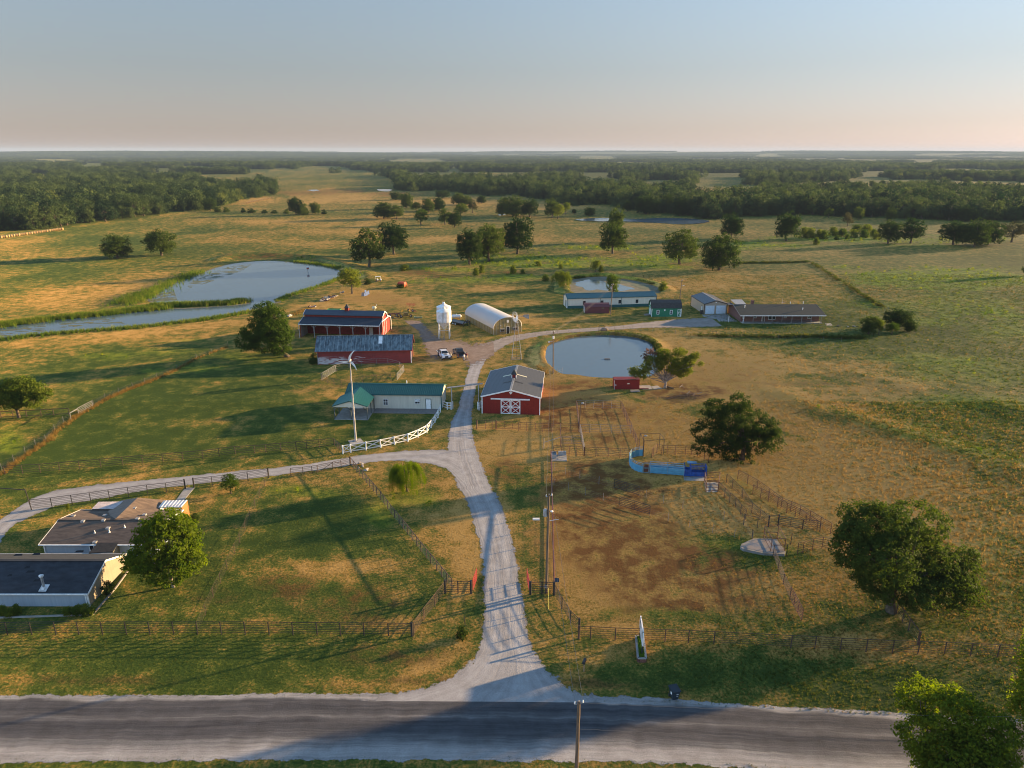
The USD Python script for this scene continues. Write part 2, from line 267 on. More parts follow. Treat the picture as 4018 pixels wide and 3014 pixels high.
GLADES = [(355, 376, 52, 2.6), (85, 379, 24, 2.6), (500, 388, 60, 4), (640, 384, 45, 14), (350, 351, 26, 1.6), (310, 351, 18, 1.5), (770, 372, 40, 4), (815, 389, 40, 8), (1080, 377, 120, 2.2), (1290, 387, 60, 2.2), (980, 366, 14, 1.2), (560, 374, 30, 2.5), (1780, 398, 80, 3.4), (1960, 391, 90, 2.6), (2160, 396, 90, 4), (1560, 399, 60, 3), (1660, 338, 40, 1), (1290, 340, 50, 1), (680, 385, 26, 3), (1880, 345, 60, .8), (200, 362, 30, 1.2), (930, 380, 60, 2.2), (1430, 392, 70, 2.0), (700, 362, 60, 1.6), (1130, 358, 70, 1.3), (420, 362, 40, 1.3), (1700, 372, 90, 1.6), (2080, 366, 80, 1.4), (1350, 352, 80, 1.0), (540, 350, 50, .9), (900, 345, 70, .8), (120, 345, 60, .9), (1980, 352, 60, 1.0), (1200, 373, 60, 1.6), (1560, 384, 60, 1.8), (1880, 383, 50, 1.6), (610, 366, 30, 1.6)]
def woods(px, py):
    w = np.zeros(np.shape(px), bool)
    for q in WOODS: w |= inP(px, py, q)
    for ex, ey, rx, ry in [(a, b + .14 * (b - 328), c, d + .15 * (b - 328)) for a, b, c, d in GLADES]: w &= ((px - ex) / rx) ** 2 + ((py - ey) / ry) ** 2 > 1
    return w

# ---------------------------------------------------------------- the ground, one sheet to the horizon
dep = np.concatenate([np.radians(np.linspace(80, 46, 8)), np.radians(np.linspace(45, 1.2, 430)), np.radians(np.geomspace(1.17, 0.165, 62))])
rr = np.concatenate([[0.5], H / np.tan(dep)])
th = np.concatenate([np.linspace(-180, -44, 24, endpoint=False), np.linspace(-44, 44, 470), np.linspace(44, 180, 25)[1:]])
TH, RR = np.meshgrid(np.radians(th), rr); GX, GY = RR * np.sin(TH), RR * np.cos(TH); GZ = land(GX, GY)
nr, nt = GX.shape; I = (np.arange(nr - 1)[:, None] * nt + np.arange(nt - 1)[None]).ravel()
gf = np.vstack([np.column_stack([I, I + 1, I + nt + 1]), np.column_stack([I, I + nt + 1, I + nt])])
gv = np.column_stack([GX.ravel(), GY.ravel(), GZ.ravel()])
ms = masks(GX.ravel(), GY.ravel())
GPX, GPY = to_P(gv[:, 0], gv[:, 1]); wd = woods(GPX, GPY) & (gv[:, 1] > 300)
ms[0][wd] = 0.1; ms[3][wd] = 0.5; ms[1][wd] = 0; ms[2][wd] = 0.1
farr = np.hypot(gv[:, 0], gv[:, 1]); ms[0] = ms[0] * (1 - 0.25 * sm(500, 1500, farr) * ~wd)
def turf(name, disp=0.09):
    n = {'q': ('geometry', {}), 'a': ('attribute', {'attribute': 'grow'}), 'sa': ('separate_color', {'color_type': 'rgb'}), 'a2': ('attribute', {'attribute': 'soil'}), 's2': ('separate_color', {'color_type': 'rgb'}),
         'n1': ('noise_texture', {'scale': 0.35, 'detail': 6.0, 'roughness': 0.68}), 'n2': ('noise_texture', {'scale': 3.2, 'detail': 4.0, 'roughness': 0.7}), 'n3': ('noise_texture', {'scale': 0.11, 'detail': 4.0, 'roughness': 0.6}),
         'd1': ('math', {'math_type': 'subtract', 'value2': 0.5}), 'd2': ('math', {'math_type': 'multiply_add', 'value2': 2.3}), 'd3': ('math', {'math_type': 'subtract', 'value2': 0.5}), 'd4': ('math', {'math_type': 'multiply_add', 'value2': 1.9}),
         'rd': ('rgb_ramp', {'ramp': [(0.0, (0.048, 0.078, 0.012)), (0.3, (0.092, 0.120, 0.018)), (0.5, (0.178, 0.162, 0.030)), (0.72, (0.390, 0.225, 0.050)), (1.0, (0.540, 0.310, 0.085))]}),
         'rl': ('rgb_ramp', {'ramp': [(0.3, (0.120, 0.190, 0.012)), (0.7, (0.320, 0.340, 0.028))]}),
         'rr': ('rgb_ramp', {'ramp': [(0.3, (0.095, 0.040, 0.010)), (0.7, (0.240, 0.100, 0.026))]}),
         'rk': ('rgb_ramp', {'ramp': [(0.3, (0.028, 0.020, 0.009)), (0.7, (0.085, 0.058, 0.020))]}),
         'm1': ('math', {'math_type': 'multiply_add', 'value2': 1.6, 'value3': -0.8}), 'm1b': ('math', {'math_type': 'add', 'use_clamp': True}),
         'kl': ('math', {'math_type': 'multiply_add', 'value2': 5.0, 'value3': -1.7, 'use_clamp': True}), 'kl2': ('math', {'math_type': 'multiply', 'use_clamp': True}),
         'kr2': ('math', {'math_type': 'multiply', 'use_clamp': True}), 'kk2': ('math', {'math_type': 'multiply', 'use_clamp': True}),
         'x1': ('mix', {}), 'x2': ('mix', {}), 'x3': ('mix', {}), 'kr': ('math', {'math_type': 'multiply_add', 'value2': 5.5, 'value3': -2.1, 'use_clamp': True}), 'kk': ('math', {'math_type': 'multiply_add', 'value2': 6.0, 'value3': -2.5, 'use_clamp': True}),
         'hh': ('math', {'math_type': 'add'}), 'b': ('bump', {'strength': 1.0, 'distance': disp}), 'p': ('principled_bsdf', {'roughness': 0.95, 'specular_ior_level': 0.1, 'diffuse_roughness': 1.0})}
    l = [('q.position', f'n{k}.vector') for k in (1, 2, 3)] + [('a.color', 'sa.color'), ('a2.color', 's2.color'),
         ('n1.fac', 'd1.value1'), ('d1.value', 'd2.value1'), ('sa.r', 'd2.value3'), ('n2.fac', 'd3.value1'), ('d3.value', 'd4.value1'), ('d2.value', 'd4.value3'), ('d4.value', 'rd.fac'),
         ('n1.fac', 'rl.fac'), ('n1.fac', 'rr.fac'), ('n2.fac', 'rk.fac'),
         ('n1.fac', 'kl.value1'), ('sa.b', 'kl2.value1'), ('kl.value', 'kl2.value2'), ('n1.fac', 'kr.value1'), ('sa.g', 'kr2.value1'), ('kr.value', 'kr2.value2'), ('n1.fac', 'kk.value1'), ('s2.r', 'kk2.value1'), ('kk.value', 'kk2.value2'),
         ('rd.color', 'x1.color1'), ('rl.color', 'x1.color2'), ('kl2.value', 'x1.fac'), ('x1.color', 'x2.color1'), ('rk.color', 'x2.color2'), ('kk2.value', 'x2.fac'), ('x2.color', 'x3.color1'), ('rr.color', 'x3.color2'), ('kr2.value', 'x3.fac'),
         ('n1.fac', 'hh.value1'), ('n2.fac', 'hh.value2'), ('hh.value', 'b.height'), ('b.normal', 'p.normal'), ('x3.color', 'p.base_color')]
    for k in ('m1', 'm1b'): n.pop(k)
    return usdkit.material(stage, LK + name, n, l, surface='p.BSDF')
TURF = turf('turf')
def primvar(o, name, arr):
    UsdGeom.PrimvarsAPI(o).CreatePrimvar(name, Sdf.ValueTypeNames.Color3fArray, 'vertex').Set(Vt.Vec3fArray.FromNumpy(np.ascontiguousarray(arr, np.float32)))
def ground_like(name, v, f, label=None, kind='structure', mk=None, smooth=True):
    k = masks(v[:, 0], v[:, 1]) if mk is None else mk
    o = usdkit.mesh(stage, numbered('/World/' + name), (v, f), TURF, smooth=smooth); tag(o, label, None, None, kind)
    primvar(o, 'grow', np.column_stack([k[0], k[1], k[2]])); primvar(o, 'soil', np.column_stack([k[3], k[3], k[3]])); return o
ground_like('ground', gv, gf, 'grassy ground of lawns, pastures and fields reaching to the wooded horizon', mk=ms)

# ---------------------------------------------------------------- roads
def catmull(pts, n=8):
    p = np.asarray(pts, float); p = np.vstack([2 * p[0] - p[1], p, 2 * p[-1] - p[-2]]); out = []
    for i in range(1, len(p) - 2):
        for t in np.linspace(0, 1, n, endpoint=False):
            a, b, c, d = p[i - 1:i + 3]; out.append(0.5 * (2 * b + (c - a) * t + (2 * a - 5 * b + 4 * c - d) * t * t + (3 * b - a - 3 * c + d) * t ** 3))
    out.append(p[-2]); return np.array(out)
def strip(name, left, right, z, mat, label, cols=14, n=10, jit=0.35, seed=0):
    L, R = catmull(left, n), catmull(right, n); mid = (L + R) / 2; u = np.concatenate([[0], np.cumsum(np.linalg.norm(np.diff(mid, axis=0), axis=1))])
    k = len(L)
    fine = np.linspace(0, u[-1], int(u[-1] / 0.35) + 2); L = np.column_stack([np.interp(fine, u, L[:, i]) for i in (0, 1)]); R = np.column_stack([np.interp(fine, u, R[:, i]) for i in (0, 1)]); k = len(fine)
    W = np.linalg.norm(R - L, axis=1); e = (R - L) / W[:, None]
    jl = (fb(L[:, 0], L[:, 1], 1.3, 21 + seed, 3) - 0.5) * jit * 2 + (fb(L[:, 0], L[:, 1], 6, 23 + seed, 2) - 0.5) * jit * 0.8; jr = (fb(R[:, 0], R[:, 1], 1.3, 22 + seed, 3) - 0.5) * jit * 2 + (fb(R[:, 0], R[:, 1], 6, 24 + seed, 2) - 0.5) * jit * 0.8
    L, R = L + e * (jl - .05 * W)[:, None], R + e * (jr + .05 * W)[:, None]; s = np.linspace(0, 1, cols)
    V = L[:, None] * (1 - s[None, :, None]) + R[:, None] * s[None, :, None]; v = np.concatenate([V, np.full(V.shape[:2] + (1,), z)], -1).reshape(-1, 3)
    I = (np.arange(k - 1)[:, None] * cols + np.arange(cols - 1)[None]).ravel(); f = np.vstack([np.column_stack([I, I + 1, I + cols + 1]), np.column_stack([I, I + cols + 1, I + cols])])
    if np.cross(np.append(R[0] - L[0], 0), np.append(L[1] - L[0], 0))[2] < 0: f = f[:, ::-1]
    uv = np.stack([np.broadcast_to(fine[:, None], (k, cols)), np.broadcast_to(s[None], (k, cols))], -1).reshape(-1, 2)
    return obj(name, (v, f), mat, label, kind='structure', uv=uv)
def gravel(name, ramp, tracks, streak=(0.25, 9.0), bump=0.03, speck=(0.86, 1.12), soft=9.0):
    """loose gravel: tone across the road from tracks, streaks along it, stones by noise"""
    n = {'u': ('uvmap', {'attribute': 'st'}), 'm': ('mapping', {'scale': (streak[0], streak[1], 1)}), 'n': ('noise_texture', {'scale': 1.0, 'detail': 4.0, 'roughness': 0.6, 'distortion': 0.3}),
         'sx': ('separate_xyz', {}), 'wv': ('noise_texture', {'scale': 0.12, 'detail': 2.0}), 'wo': ('math', {'math_type': 'multiply_add', 'value2': 0.22, 'value3': -0.11}), 'yy': ('math', {'math_type': 'add'}),
         't': ('rgb_ramp', {'ramp': [(p, (v, v, v)) for p, v in tracks]}), 'h': ('math', {'math_type': 'multiply_add', 'value2': 0.75, 'value3': -0.37}), 'k': ('math', {'math_type': 'add', 'use_clamp': True}),
         'c': ('rgb_ramp', {'ramp': ramp}), 'q': ('geometry', {}), 'g': ('noise_texture', {'scale': 7.0, 'detail': 5.0, 'roughness': 0.75}), 'g2': ('noise_texture', {'scale': 0.7, 'detail': 5.0, 'roughness': 0.6}),
         'gr': ('rgb_ramp', {'ramp': [(0.3, (speck[0],) * 3), (0.7, (speck[1],) * 3)]}), 'gr2': ('rgb_ramp', {'ramp': [(0.3, (0.82, 0.80, 0.78)), (0.7, (1.12, 1.12, 1.12))]}), 'x': ('mix', {'mix_type': 'multiply', 'fac': 1.0}), 'x2': ('mix', {'mix_type': 'multiply', 'fac': 1.0}),
         'b': ('bump', {'strength': 1.0, 'distance': bump}), 'hb': ('math', {'math_type': 'add'}), 'p': ('principled_bsdf', {'roughness': 0.95, 'specular_ior_level': 0.1}),
         'e1': ('math', {'math_type': 'subtract', 'value1': 1.0}), 'e2': ('math', {'math_type': 'minimum'}), 'e3': ('math', {'math_type': 'multiply', 'value2': soft}), 'en': ('noise_texture', {'scale': 0.9, 'detail': 6.0, 'roughness': 0.7}), 'e4': ('math', {'math_type': 'multiply_add', 'value2': 3.4, 'value3': -1.95}), 'e5': ('math', {'math_type': 'add'}), 'er': ('rgb_ramp', {'ramp': [(0.30, (0, 0, 0)), (0.52, (1, 1, 1))]}), 'tr': ('transparent_bsdf', {}), 'xx': ('mix_closure', {})}
    l = [('sx.y', 'e1.value2'), ('sx.y', 'e2.value1'), ('e1.value', 'e2.value2'), ('e2.value', 'e3.value1'), ('q.position', 'en.vector'), ('en.fac', 'e4.value1'), ('e3.value', 'e5.value1'), ('e4.value', 'e5.value2'), ('e5.value', 'er.fac'), ('er.color', 'xx.fac'), ('tr.BSDF', 'xx.closure1'), ('p.BSDF', 'xx.closure2'), ('u.UV', 'm.vector'), ('m.vector', 'n.vector'), ('u.UV', 'sx.vector'), ('q.position', 'wv.vector'), ('wv.fac', 'wo.value1'), ('sx.y', 'yy.value1'), ('wo.value', 'yy.value2'), ('yy.value', 't.fac'), ('t.color', 'k.value1'), ('n.fac', 'h.value1'), ('h.value', 'k.value2'), ('k.value', 'c.fac'),
         ('q.position', 'g.vector'), ('q.position', 'g2.vector'), ('g.fac', 'gr.fac'), ('g2.fac', 'gr2.fac'), ('c.color', 'x.color1'), ('gr.color', 'x.color2'), ('x.color', 'x2.color1'), ('gr2.color', 'x2.color2'), ('x2.color', 'p.base_color'), ('g.fac', 'hb.value1'), ('n.fac', 'hb.value2'), ('hb.value', 'b.height'), ('b.normal', 'p.normal')]
    return usdkit.material(stage, LK + name, n, l, surface='xx.closure')
MROAD = gravel('road_gravel', [(0.0, (0.056, 0.056, 0.062)), (0.35, (0.110, 0.106, 0.108)), (0.65, (0.23, 0.22, 0.212)), (1.0, (0.40, 0.375, 0.355))], [(0.0, 0.80), (0.10, 0.85), (0.15, 0.25), (0.28, 0.12), (0.38, 0.42), (0.47, 0.08), (0.60, 0.22), (0.72, 0.55), (0.84, 0.85), (1.0, 0.92)], streak=(0.10, 26), soft=22.0)
MDRIVE = gravel('drive_gravel', [(0.0, (0.165, 0.152, 0.146)), (0.5, (0.315, 0.300, 0.292)), (1.0, (0.46, 0.442, 0.43))], [(0.0, 0.30), (0.12, 0.5), (0.3, 0.72), (0.5, 0.5), (0.68, 0.74), (0.88, 0.5), (1.0, 0.28)], streak=(0.07, 20))
MBACK = gravel('packed_gravel', [(0.0, (0.18, 0.15, 0.125)), (0.5, (0.29, 0.25, 0.22)), (1.0, (0.38, 0.34, 0.31))], [(0.0, 0.4), (0.3, 0.65), (0.5, 0.45), (0.7, 0.65), (1.0, 0.35)], soft=6.0)
MDIRT = gravel('dirt', [(0.0, (0.15, 0.10, 0.075)), (0.5, (0.25, 0.185, 0.145)), (1.0, (0.33, 0.26, 0.21))], [(0.0, 0.4), (0.5, 0.6), (1.0, 0.4)], soft=3.2)
strip('road', gs('P', [(-900, 1508), (-400, 1507), (0, 1505), (400, 1503), (800, 1500), (1106, 1502), (1400, 1510), (1600, 1523), (1817, 1535), (2212, 1556), (2900, 1588)]), gs('P', [(-900, 1650), (-400, 1648), (0, 1645), (300, 1640), (800, 1640), (1106, 1641), (1400, 1645), (1600, 1657), (1817, 1672), (2212, 1698), (2900, 1735)]), 0.012, MROAD, 'dark dusty country road with pale gravel shoulders across the front', cols=16)
D1 = [(770, 1514, 1320, 1518), (900, 1487, 1240, 1488), (960, 1466, 1208, 1466), (1003, 1435, 1178, 1438), (1030, 1400, 1153, 1403), (1043, 1350, 1139, 1350), (1045, 1300, 1132, 1300), (1043, 1240, 1122, 1240), (1037, 1180, 1112, 1180), (1022, 1130, 1098, 1130), (1003, 1080, 1079, 1080), (984, 1043, 1058, 1043), (972, 1010, 1046, 1008), (966, 980, 1034, 976), (966, 950, 1025, 945), (973, 915, 1020, 912), (985, 890, 1021, 885), (998, 850, 1027, 850), (1007, 815, 1035, 812), (1014, 788, 1046, 785), (1025, 762, 1062, 765), (1036, 742, 1076, 748)]
strip('driveway', gs('P', [(a, b) for a, b, c, d in D1]), gs('P', [(c, d) for a, b, c, d in D1]), 0.014, MDRIVE, 'pale gravel driveway running from the road up between the barns')
D2 = [(990, 972, 1006, 1062), (955, 972, 962, 1014), (915, 972, 900, 1000), (860, 975, 845, 996), (800, 981, 800, 1000), (740, 990, 755, 1006), (640, 1005, 650, 1021), (500, 1019, 510, 1038), (352, 1033, 365, 1052), (270, 1041, 285, 1065), (197, 1049, 207, 1080), (113, 1061, 128, 1093), (60, 1083, 85, 1108), (0, 1121, 30, 1136), (-50, 1165, 0, 1172), (-110, 1240, -40, 1240)]
strip('side_drive', gs('P', [(a, b) for a, b, c, d in D2]), gs('P', [(c, d) for a, b, c, d in D2]), 0.018, MDRIVE, 'gravel side drive branching left past the grey roofed house')
D3 = [(1030, 744, 1062, 768), (1062, 736, 1080, 757), (1092, 727, 1105, 742), (1130, 720, 1145, 731), (1190, 714, 1200, 722), (1260, 709, 1265, 717), (1330, 704, 1338, 712), (1395, 696, 1410, 709), (1440, 691, 1460, 709), (1490, 687, 1510, 708), (1535, 686, 1562, 706)]
strip('back_drive', gs('P', [(a, b) for a, b, c, d in D3]), gs('P', [(c, d) for a, b, c, d in D3]), 0.018, MBACK, 'narrow gravel lane passing the round pond towards the brick house')
D4 = [(868, 690, 900, 712), (905, 688, 905, 724), (928, 706, 912, 750), (960, 724, 930, 785), (1000, 732, 985, 775), (1030, 735, 1015, 800), (1066, 732, 1068, 775)]
strip('farm_yard', gs('P', [(a, b) for a, b, c, d in D4]), gs('P', [(c, d) for a, b, c, d in D4]), 0.026, MDIRT, 'bare dusty farm yard where the trucks are parked')
D5 = [(905, 745, 905, 765), (950, 752, 950, 778), (1000, 762, 1000, 783)]
strip('dam_track', catmull(DAM[3:] + np.array([0.0, 1.2]), 3), catmull(DAM[3:] - np.array([0.0, 2.2]), 3), 1.72, MDIRT, 'bare track along the top of the pond dam', cols=5) if False else None

# ---------------------------------------------------------------- ponds
WATER = usdkit.material(stage, LK + 'water', {'q': ('geometry', {}), 'n': ('noise_texture', {'scale': 1.1, 'detail': 3.0}), 'n2': ('noise_texture', {'scale': 0.05, 'detail': 4.0, 'roughness': 0.65}), 'rr': ('map_range', {'from_min': 0.35, 'from_max': 0.65, 'to_min': 0.03, 'to_max': 0.16}), 'b': ('bump', {'strength': 0.25, 'distance': 0.02}), 'p': ('principled_bsdf', {'base_color': (0.075, 0.110, 0.135), 'roughness': 0.06, 'ior': 1.40, 'specular_ior_level': 0.7})},
    [('q.position', 'n.vector'), ('q.position', 'n2.vector'), ('n2.fac', 'rr.value'), ('rr.result', 'p.roughness'), ('n.fac', 'b.height'), ('b.normal', 'p.normal')], surface='p.BSDF')
MUD = M('mud', (0.20, 0.165, 0.115), 0.8, scale=0.5, col2=(0.10, 0.105, 0.05), bump=0.03)
SCUM = M('pond_scum', (0.16, 0.15, 0.075), 0.7, scale=0.6, col2=(0.075, 0.10, 0.045))
def outline(pts, step=0.8, jit=0.5, seed=0):
    c = catmull(np.vstack([pts, pts[:1]]), 10); u = np.concatenate([[0], np.cumsum(np.linalg.norm(np.diff(c, axis=0), axis=1))]); k = int(u[-1] / step)
    s = np.arange(k) / k * u[-1]; q = np.column_stack([np.interp(s, u, c[:, i]) for i in (0, 1)])
    d = np.roll(q, -1, 0) - np.roll(q, 1, 0); nrm = np.column_stack([d[:, 1], -d[:, 0]]) / (np.linalg.norm(d, axis=1)[:, None] + 1e-9)
    if Polygon(q).exterior.is_ccw is False: nrm = -nrm
    return q + nrm * ((fb(q[:, 0], q[:, 1], 2.2, 31 + seed, 3) - 0.5) * 2 * jit)[:, None], nrm
def sheet(poly, z):
    if not poly.is_valid: poly = poly.buffer(0)
    ps = getattr(poly, 'geoms', [poly]); out = []
    for p in ps:
        v, f = trimesh.creation.triangulate_polygon(p, engine='earcut'); v = np.column_stack([v, np.full(len(v), z)])
        fl = np.cross(v[f[:, 1]] - v[f[:, 0]], v[f[:, 2]] - v[f[:, 0]])[:, 2] < 0; f = np.array(f); f[fl] = f[fl][:, ::-1]; out.append((v, f))
    return cat_(out)
def bank(q, nrm, profile, label, seed=0, vary=0.5):
    d = np.roll(q, -6, 0) - np.roll(q, 6, 0); nr = np.column_stack([d[:, 1], -d[:, 0]]); nr /= np.linalg.norm(nr, axis=1)[:, None]
    if not Polygon(q).exterior.is_ccw: nr = -nr
    a = (1 - vary + 2 * vary * fb(q[:, 0], q[:, 1], 14, 40 + seed, 2)) * (0.3 + 0.7 * sm(-0.9, 0.1, nr[:, 1])); rings = []
    for o, h in profile: rings.append(np.column_stack([q + nr * o, h * a + (fb(q[:, 0] + o, q[:, 1], 1.6, 44, 2) - 0.5) * 0.25 * (h > 0.1)]))
    k = len(q); v = np.vstack(rings); f = []
    i = np.arange(k); j = (i + 1) % k
    for r in range(len(rings) - 1): f += [np.column_stack([r * k + i, (r + 1) * k + i, (r + 1) * k + j]), np.column_stack([r * k + i, (r + 1) * k + j, r * k + j])]
    f = np.vstack(f); nz = np.cross(v[f[0, 1]] - v[f[0, 0]], v[f[0, 2]] - v[f[0, 0]])
    if nz[2] < 0: f = f[:, ::-1]
    mk = masks(v[:, 0], v[:, 1]); inner = np.repeat([o < 0.5 for o, _ in profile], k); mk[3] = np.where(inner, 0.75, mk[3]); side = np.tile(nr[:, 1] > 0.2, len(profile)); mk[2] = np.where(side & ~inner & (v[:, 2] > .12), 0.6, mk[2])
    return ground_like('pond_bank', v, f, label, mk=mk)
POLYA = Polygon(outline(PA1, 1.2, 0.8, 0)[0]).buffer(0).union(Polygon(outline(PA2, 1.2, 0.6, 6)[0]).buffer(0))
obj('pond_margin', sheet(POLYA.buffer(1.3).difference(POLYA.buffer(-.2)), 0.02), MUD, 'muddy margin round the large pond', kind='structure')
obj('pond_water', sheet(POLYA, 0.035), WATER, 'large blue pond with a narrow channel running off to the left edge', kind='structure')
qb, nb = outline(PB, 0.6, 0.25, 1); POLYB = Polygon(qb).buffer(0)
obj('pond_water', sheet(POLYB, 0.035), WATER, 'round still pond beside the windmill and the lane', kind='structure')
bank(qb, nb, [(-0.1, 0.0), (0.15, 0.35), (0.45, 0.62), (1.2, 0.72), (2.4, 0.4), (3.6, 0.12), (4.8, -0.02)], 'low grassy bank ringing the round pond', 1, 0.55)
qc, nc = outline(PC, 0.8, 0.5, 2); POLYC = Polygon(qc).buffer(0)
obj('pond_bed', sheet(POLYC, 0.02), MUD, 'drying muddy bed of the small back pond', kind='structure')
bank(qc, nc, [(-0.1, 0.0), (0.5, 0.45), (1.4, 0.9), (2.6, 1.0), (4.2, 0.5), (6.0, -0.02)], 'raised earth bank round the drying back pond', 2, 0.45)
qd, nd = outline(gs('B5', [(122, 684), (180, 668), (240, 657), (300, 662), (360, 668), (395, 690), (450, 695), (500, 690), (535, 706), (590, 722), (645, 735), (600, 745), (545, 757), (470, 752), (400, 752), (330, 744), (240, 750), (200, 728), (150, 712)]), 0.5, 1.6, 3); POLYD = Polygon(qd).buffer(0)
obj('pond_water', sheet(POLYD, 0.032), WATER, 'shrunken pool of water in the muddy back pond', kind='structure')
def far_pond(pts, label, z=0.5):
    w = np.array([at('P', a, b)[:2] for a, b in pts]); q, _ = outline(w, 3.0, 1.5, 5); zz = float(np.max(land(q[:, 0], q[:, 1]))) + 0.05
    obj('pond_water', sheet(Polygon(q).buffer(0), zz), WATER, label, kind='structure')
far_pond([(1243, 474), (1300, 471), (1380, 473.5), (1420, 472), (1490, 473), (1530, 478), (1520, 483), (1470, 485), (1420, 482), (1340, 479), (1290, 479), (1250, 477)], 'long glinting pond in front of the distant belt of trees')
far_pond([(815, 410), (832, 409.5), (846, 411), (840, 413.5), (818, 413)], 'small white glint of water far out in the fields'); far_pond([(664, 411), (680, 410), (690, 412), (676, 413.2)], 'sliver of water at the far edge of the reddish field'); far_pond([(1075, 463), (1086, 462), (1092, 464), (1080, 466)], 'tiny pool left of the tree grove by the long pond')
def scum(name, poly, areas, n, label, z):
    out = []; rg = np.random.default_rng(3)
    for pts in areas:
        ap = Polygon(gs(*pts)).buffer(0).intersection(poly)
        x0, y0, x1, y1 = ap.bounds
        for _ in range(n):
            c = (rg.uniform(x0, x1), rg.uniform(y0, y1)); rx, ry = rg.uniform(0.4, 2.6), rg.uniform(0.3, 1.1); an = np.linspace(0, 2 * math.pi, 13)[:-1]
            b = Polygon(np.column_stack([c[0] + np.cos(an) * rx * rg.uniform(0.6, 1.2, 12), c[1] + np.sin(an) * ry * rg.uniform(0.6, 1.2, 12)])).buffer(0).intersection(ap)
            if b.area > 0.1: out.append(b)
    from shapely.ops import unary_union
    u = unary_union(out); obj(name, sheet(unary_union([p for p in getattr(u, 'geoms', [u]) if p.geom_type == 'Polygon']), z), SCUM, label, 'pond scum', kind='stuff')
scum('pond_scum', POLYA, [('A8', [(1180, 960), (1420, 860), (1560, 850), (1500, 890), (1300, 960), (1150, 1010)]), ('A8', [(880, 1050), (1080, 1015), (1100, 1070), (900, 1090)]), ('A8', [(0, 1260), (700, 1180), (780, 1220), (300, 1260), (0, 1320)])], 120, 'brown scum and lily mats floating along the edges of the large pond', 0.045)
scum('pond_scum', POLYC, [('B5', [(650, 690), (760, 700), (800, 740), (720, 745), (600, 700)]), ('B5', [(500, 665), (560, 668), (640, 690), (520, 690)])], 160, 'green scum on the bed of the back pond', 0.04)

# ---------------------------------------------------------------- plants
def leafmat(name, c1, c2, tr=0.3, scale=0.6):
    n = {'q': ('geometry', {}), 'n': ('noise_texture', {'scale': scale, 'detail': 3.0, 'roughness': 0.6}), 'o': ('object_info', {}), 'a': ('math', {'math_type': 'multiply_add', 'value2': 0.7, 'value3': -0.35}), 's': ('math', {'math_type': 'add', 'use_clamp': True}),
         'r': ('rgb_ramp', {'ramp': [(0.25, c1), (0.75, c2)]}), 'd': ('principled_bsdf', {'roughness': 0.7, 'specular_ior_level': 0.15}), 't': ('translucent_bsdf', {}), 'h': ('hsv', {'value': 1.25, 'saturation': 1.1}), 'x': ('mix_closure', {'fac': tr})}
    l = [('q.position', 'n.vector'), ('o.random', 'a.value1'), ('n.fac', 's.value1'), ('a.value', 's.value2'), ('s.value', 'r.fac'), ('r.color', 'd.base_color'), ('r.color', 'h.color'), ('h.color', 't.color'), ('d.BSDF', 'x.closure1'), ('t.BSDF', 'x.closure2')]
    return usdkit.material(stage, LK + name, n, l, surface='x.closure')
LEAF = leafmat('leaf_oak', (0.017, 0.042, 0.006), (0.072, 0.108, 0.016), .38)
LEAFB = leafmat('leaf_bright', (0.050, 0.095, 0.008), (0.160, 0.195, 0.022), 0.42)
LEAFW = leafmat('leaf_willow', (0.12, 0.18, 0.010), (0.26, 0.30, 0.025), 0.6)
LEAFD = leafmat('leaf_dusty', (0.028, 0.040, 0.016), (0.070, 0.072, 0.026))
LEAFF = leafmat('leaf_forest', (0.016, 0.040, 0.014), (0.085, 0.122, 0.034), 0.28, 0.03)
LEAFF2 = leafmat('leaf_forest_pale', (0.050, 0.090, 0.020), (0.150, 0.180, 0.040), 0.3, 0.05)
LEAFM = leafmat('leaf_maple', (0.080, 0.135, 0.010), (0.220, 0.270, 0.028), 0.58)
LEAFR = leafmat('leaf_russet', (0.13, 0.07, 0.045), (0.22, 0.13, 0.09), 0.3)
BARK = M('bark', (0.10, 0.075, 0.05), 0.9, 0.3, 3.0, bump=0.02)
BARKL = M('bark_pale', (0.24, 0.20, 0.16), 0.9, 0.25, 3.0, bump=0.02)
def leaves(C, N, size, rg, aspect=0.62, vary=0.35):
    n = len(C); N = N / (np.linalg.norm(N, axis=1)[:, None] + 1e-9); t = rg.normal(size=(n, 3)); t -= (t * N).sum(1)[:, None] * N; t /= np.linalg.norm(t, axis=1)[:, None]; b = np.cross(N, t)
    s = (size * (1 + vary * rg.uniform(-1, 1, n)))[:, None]; fold = 0.18 * s * N
    v = np.stack([C - t * s * .5, C + b * s * .5 * aspect + fold, C + t * s * .5, C - b * s * .5 * aspect + fold], 1).reshape(-1, 3)
    k = np.arange(n)[:, None] * 4; return (v, np.concatenate([k + [[0, 1, 2]], k + [[0, 2, 3]]]).astype(int))
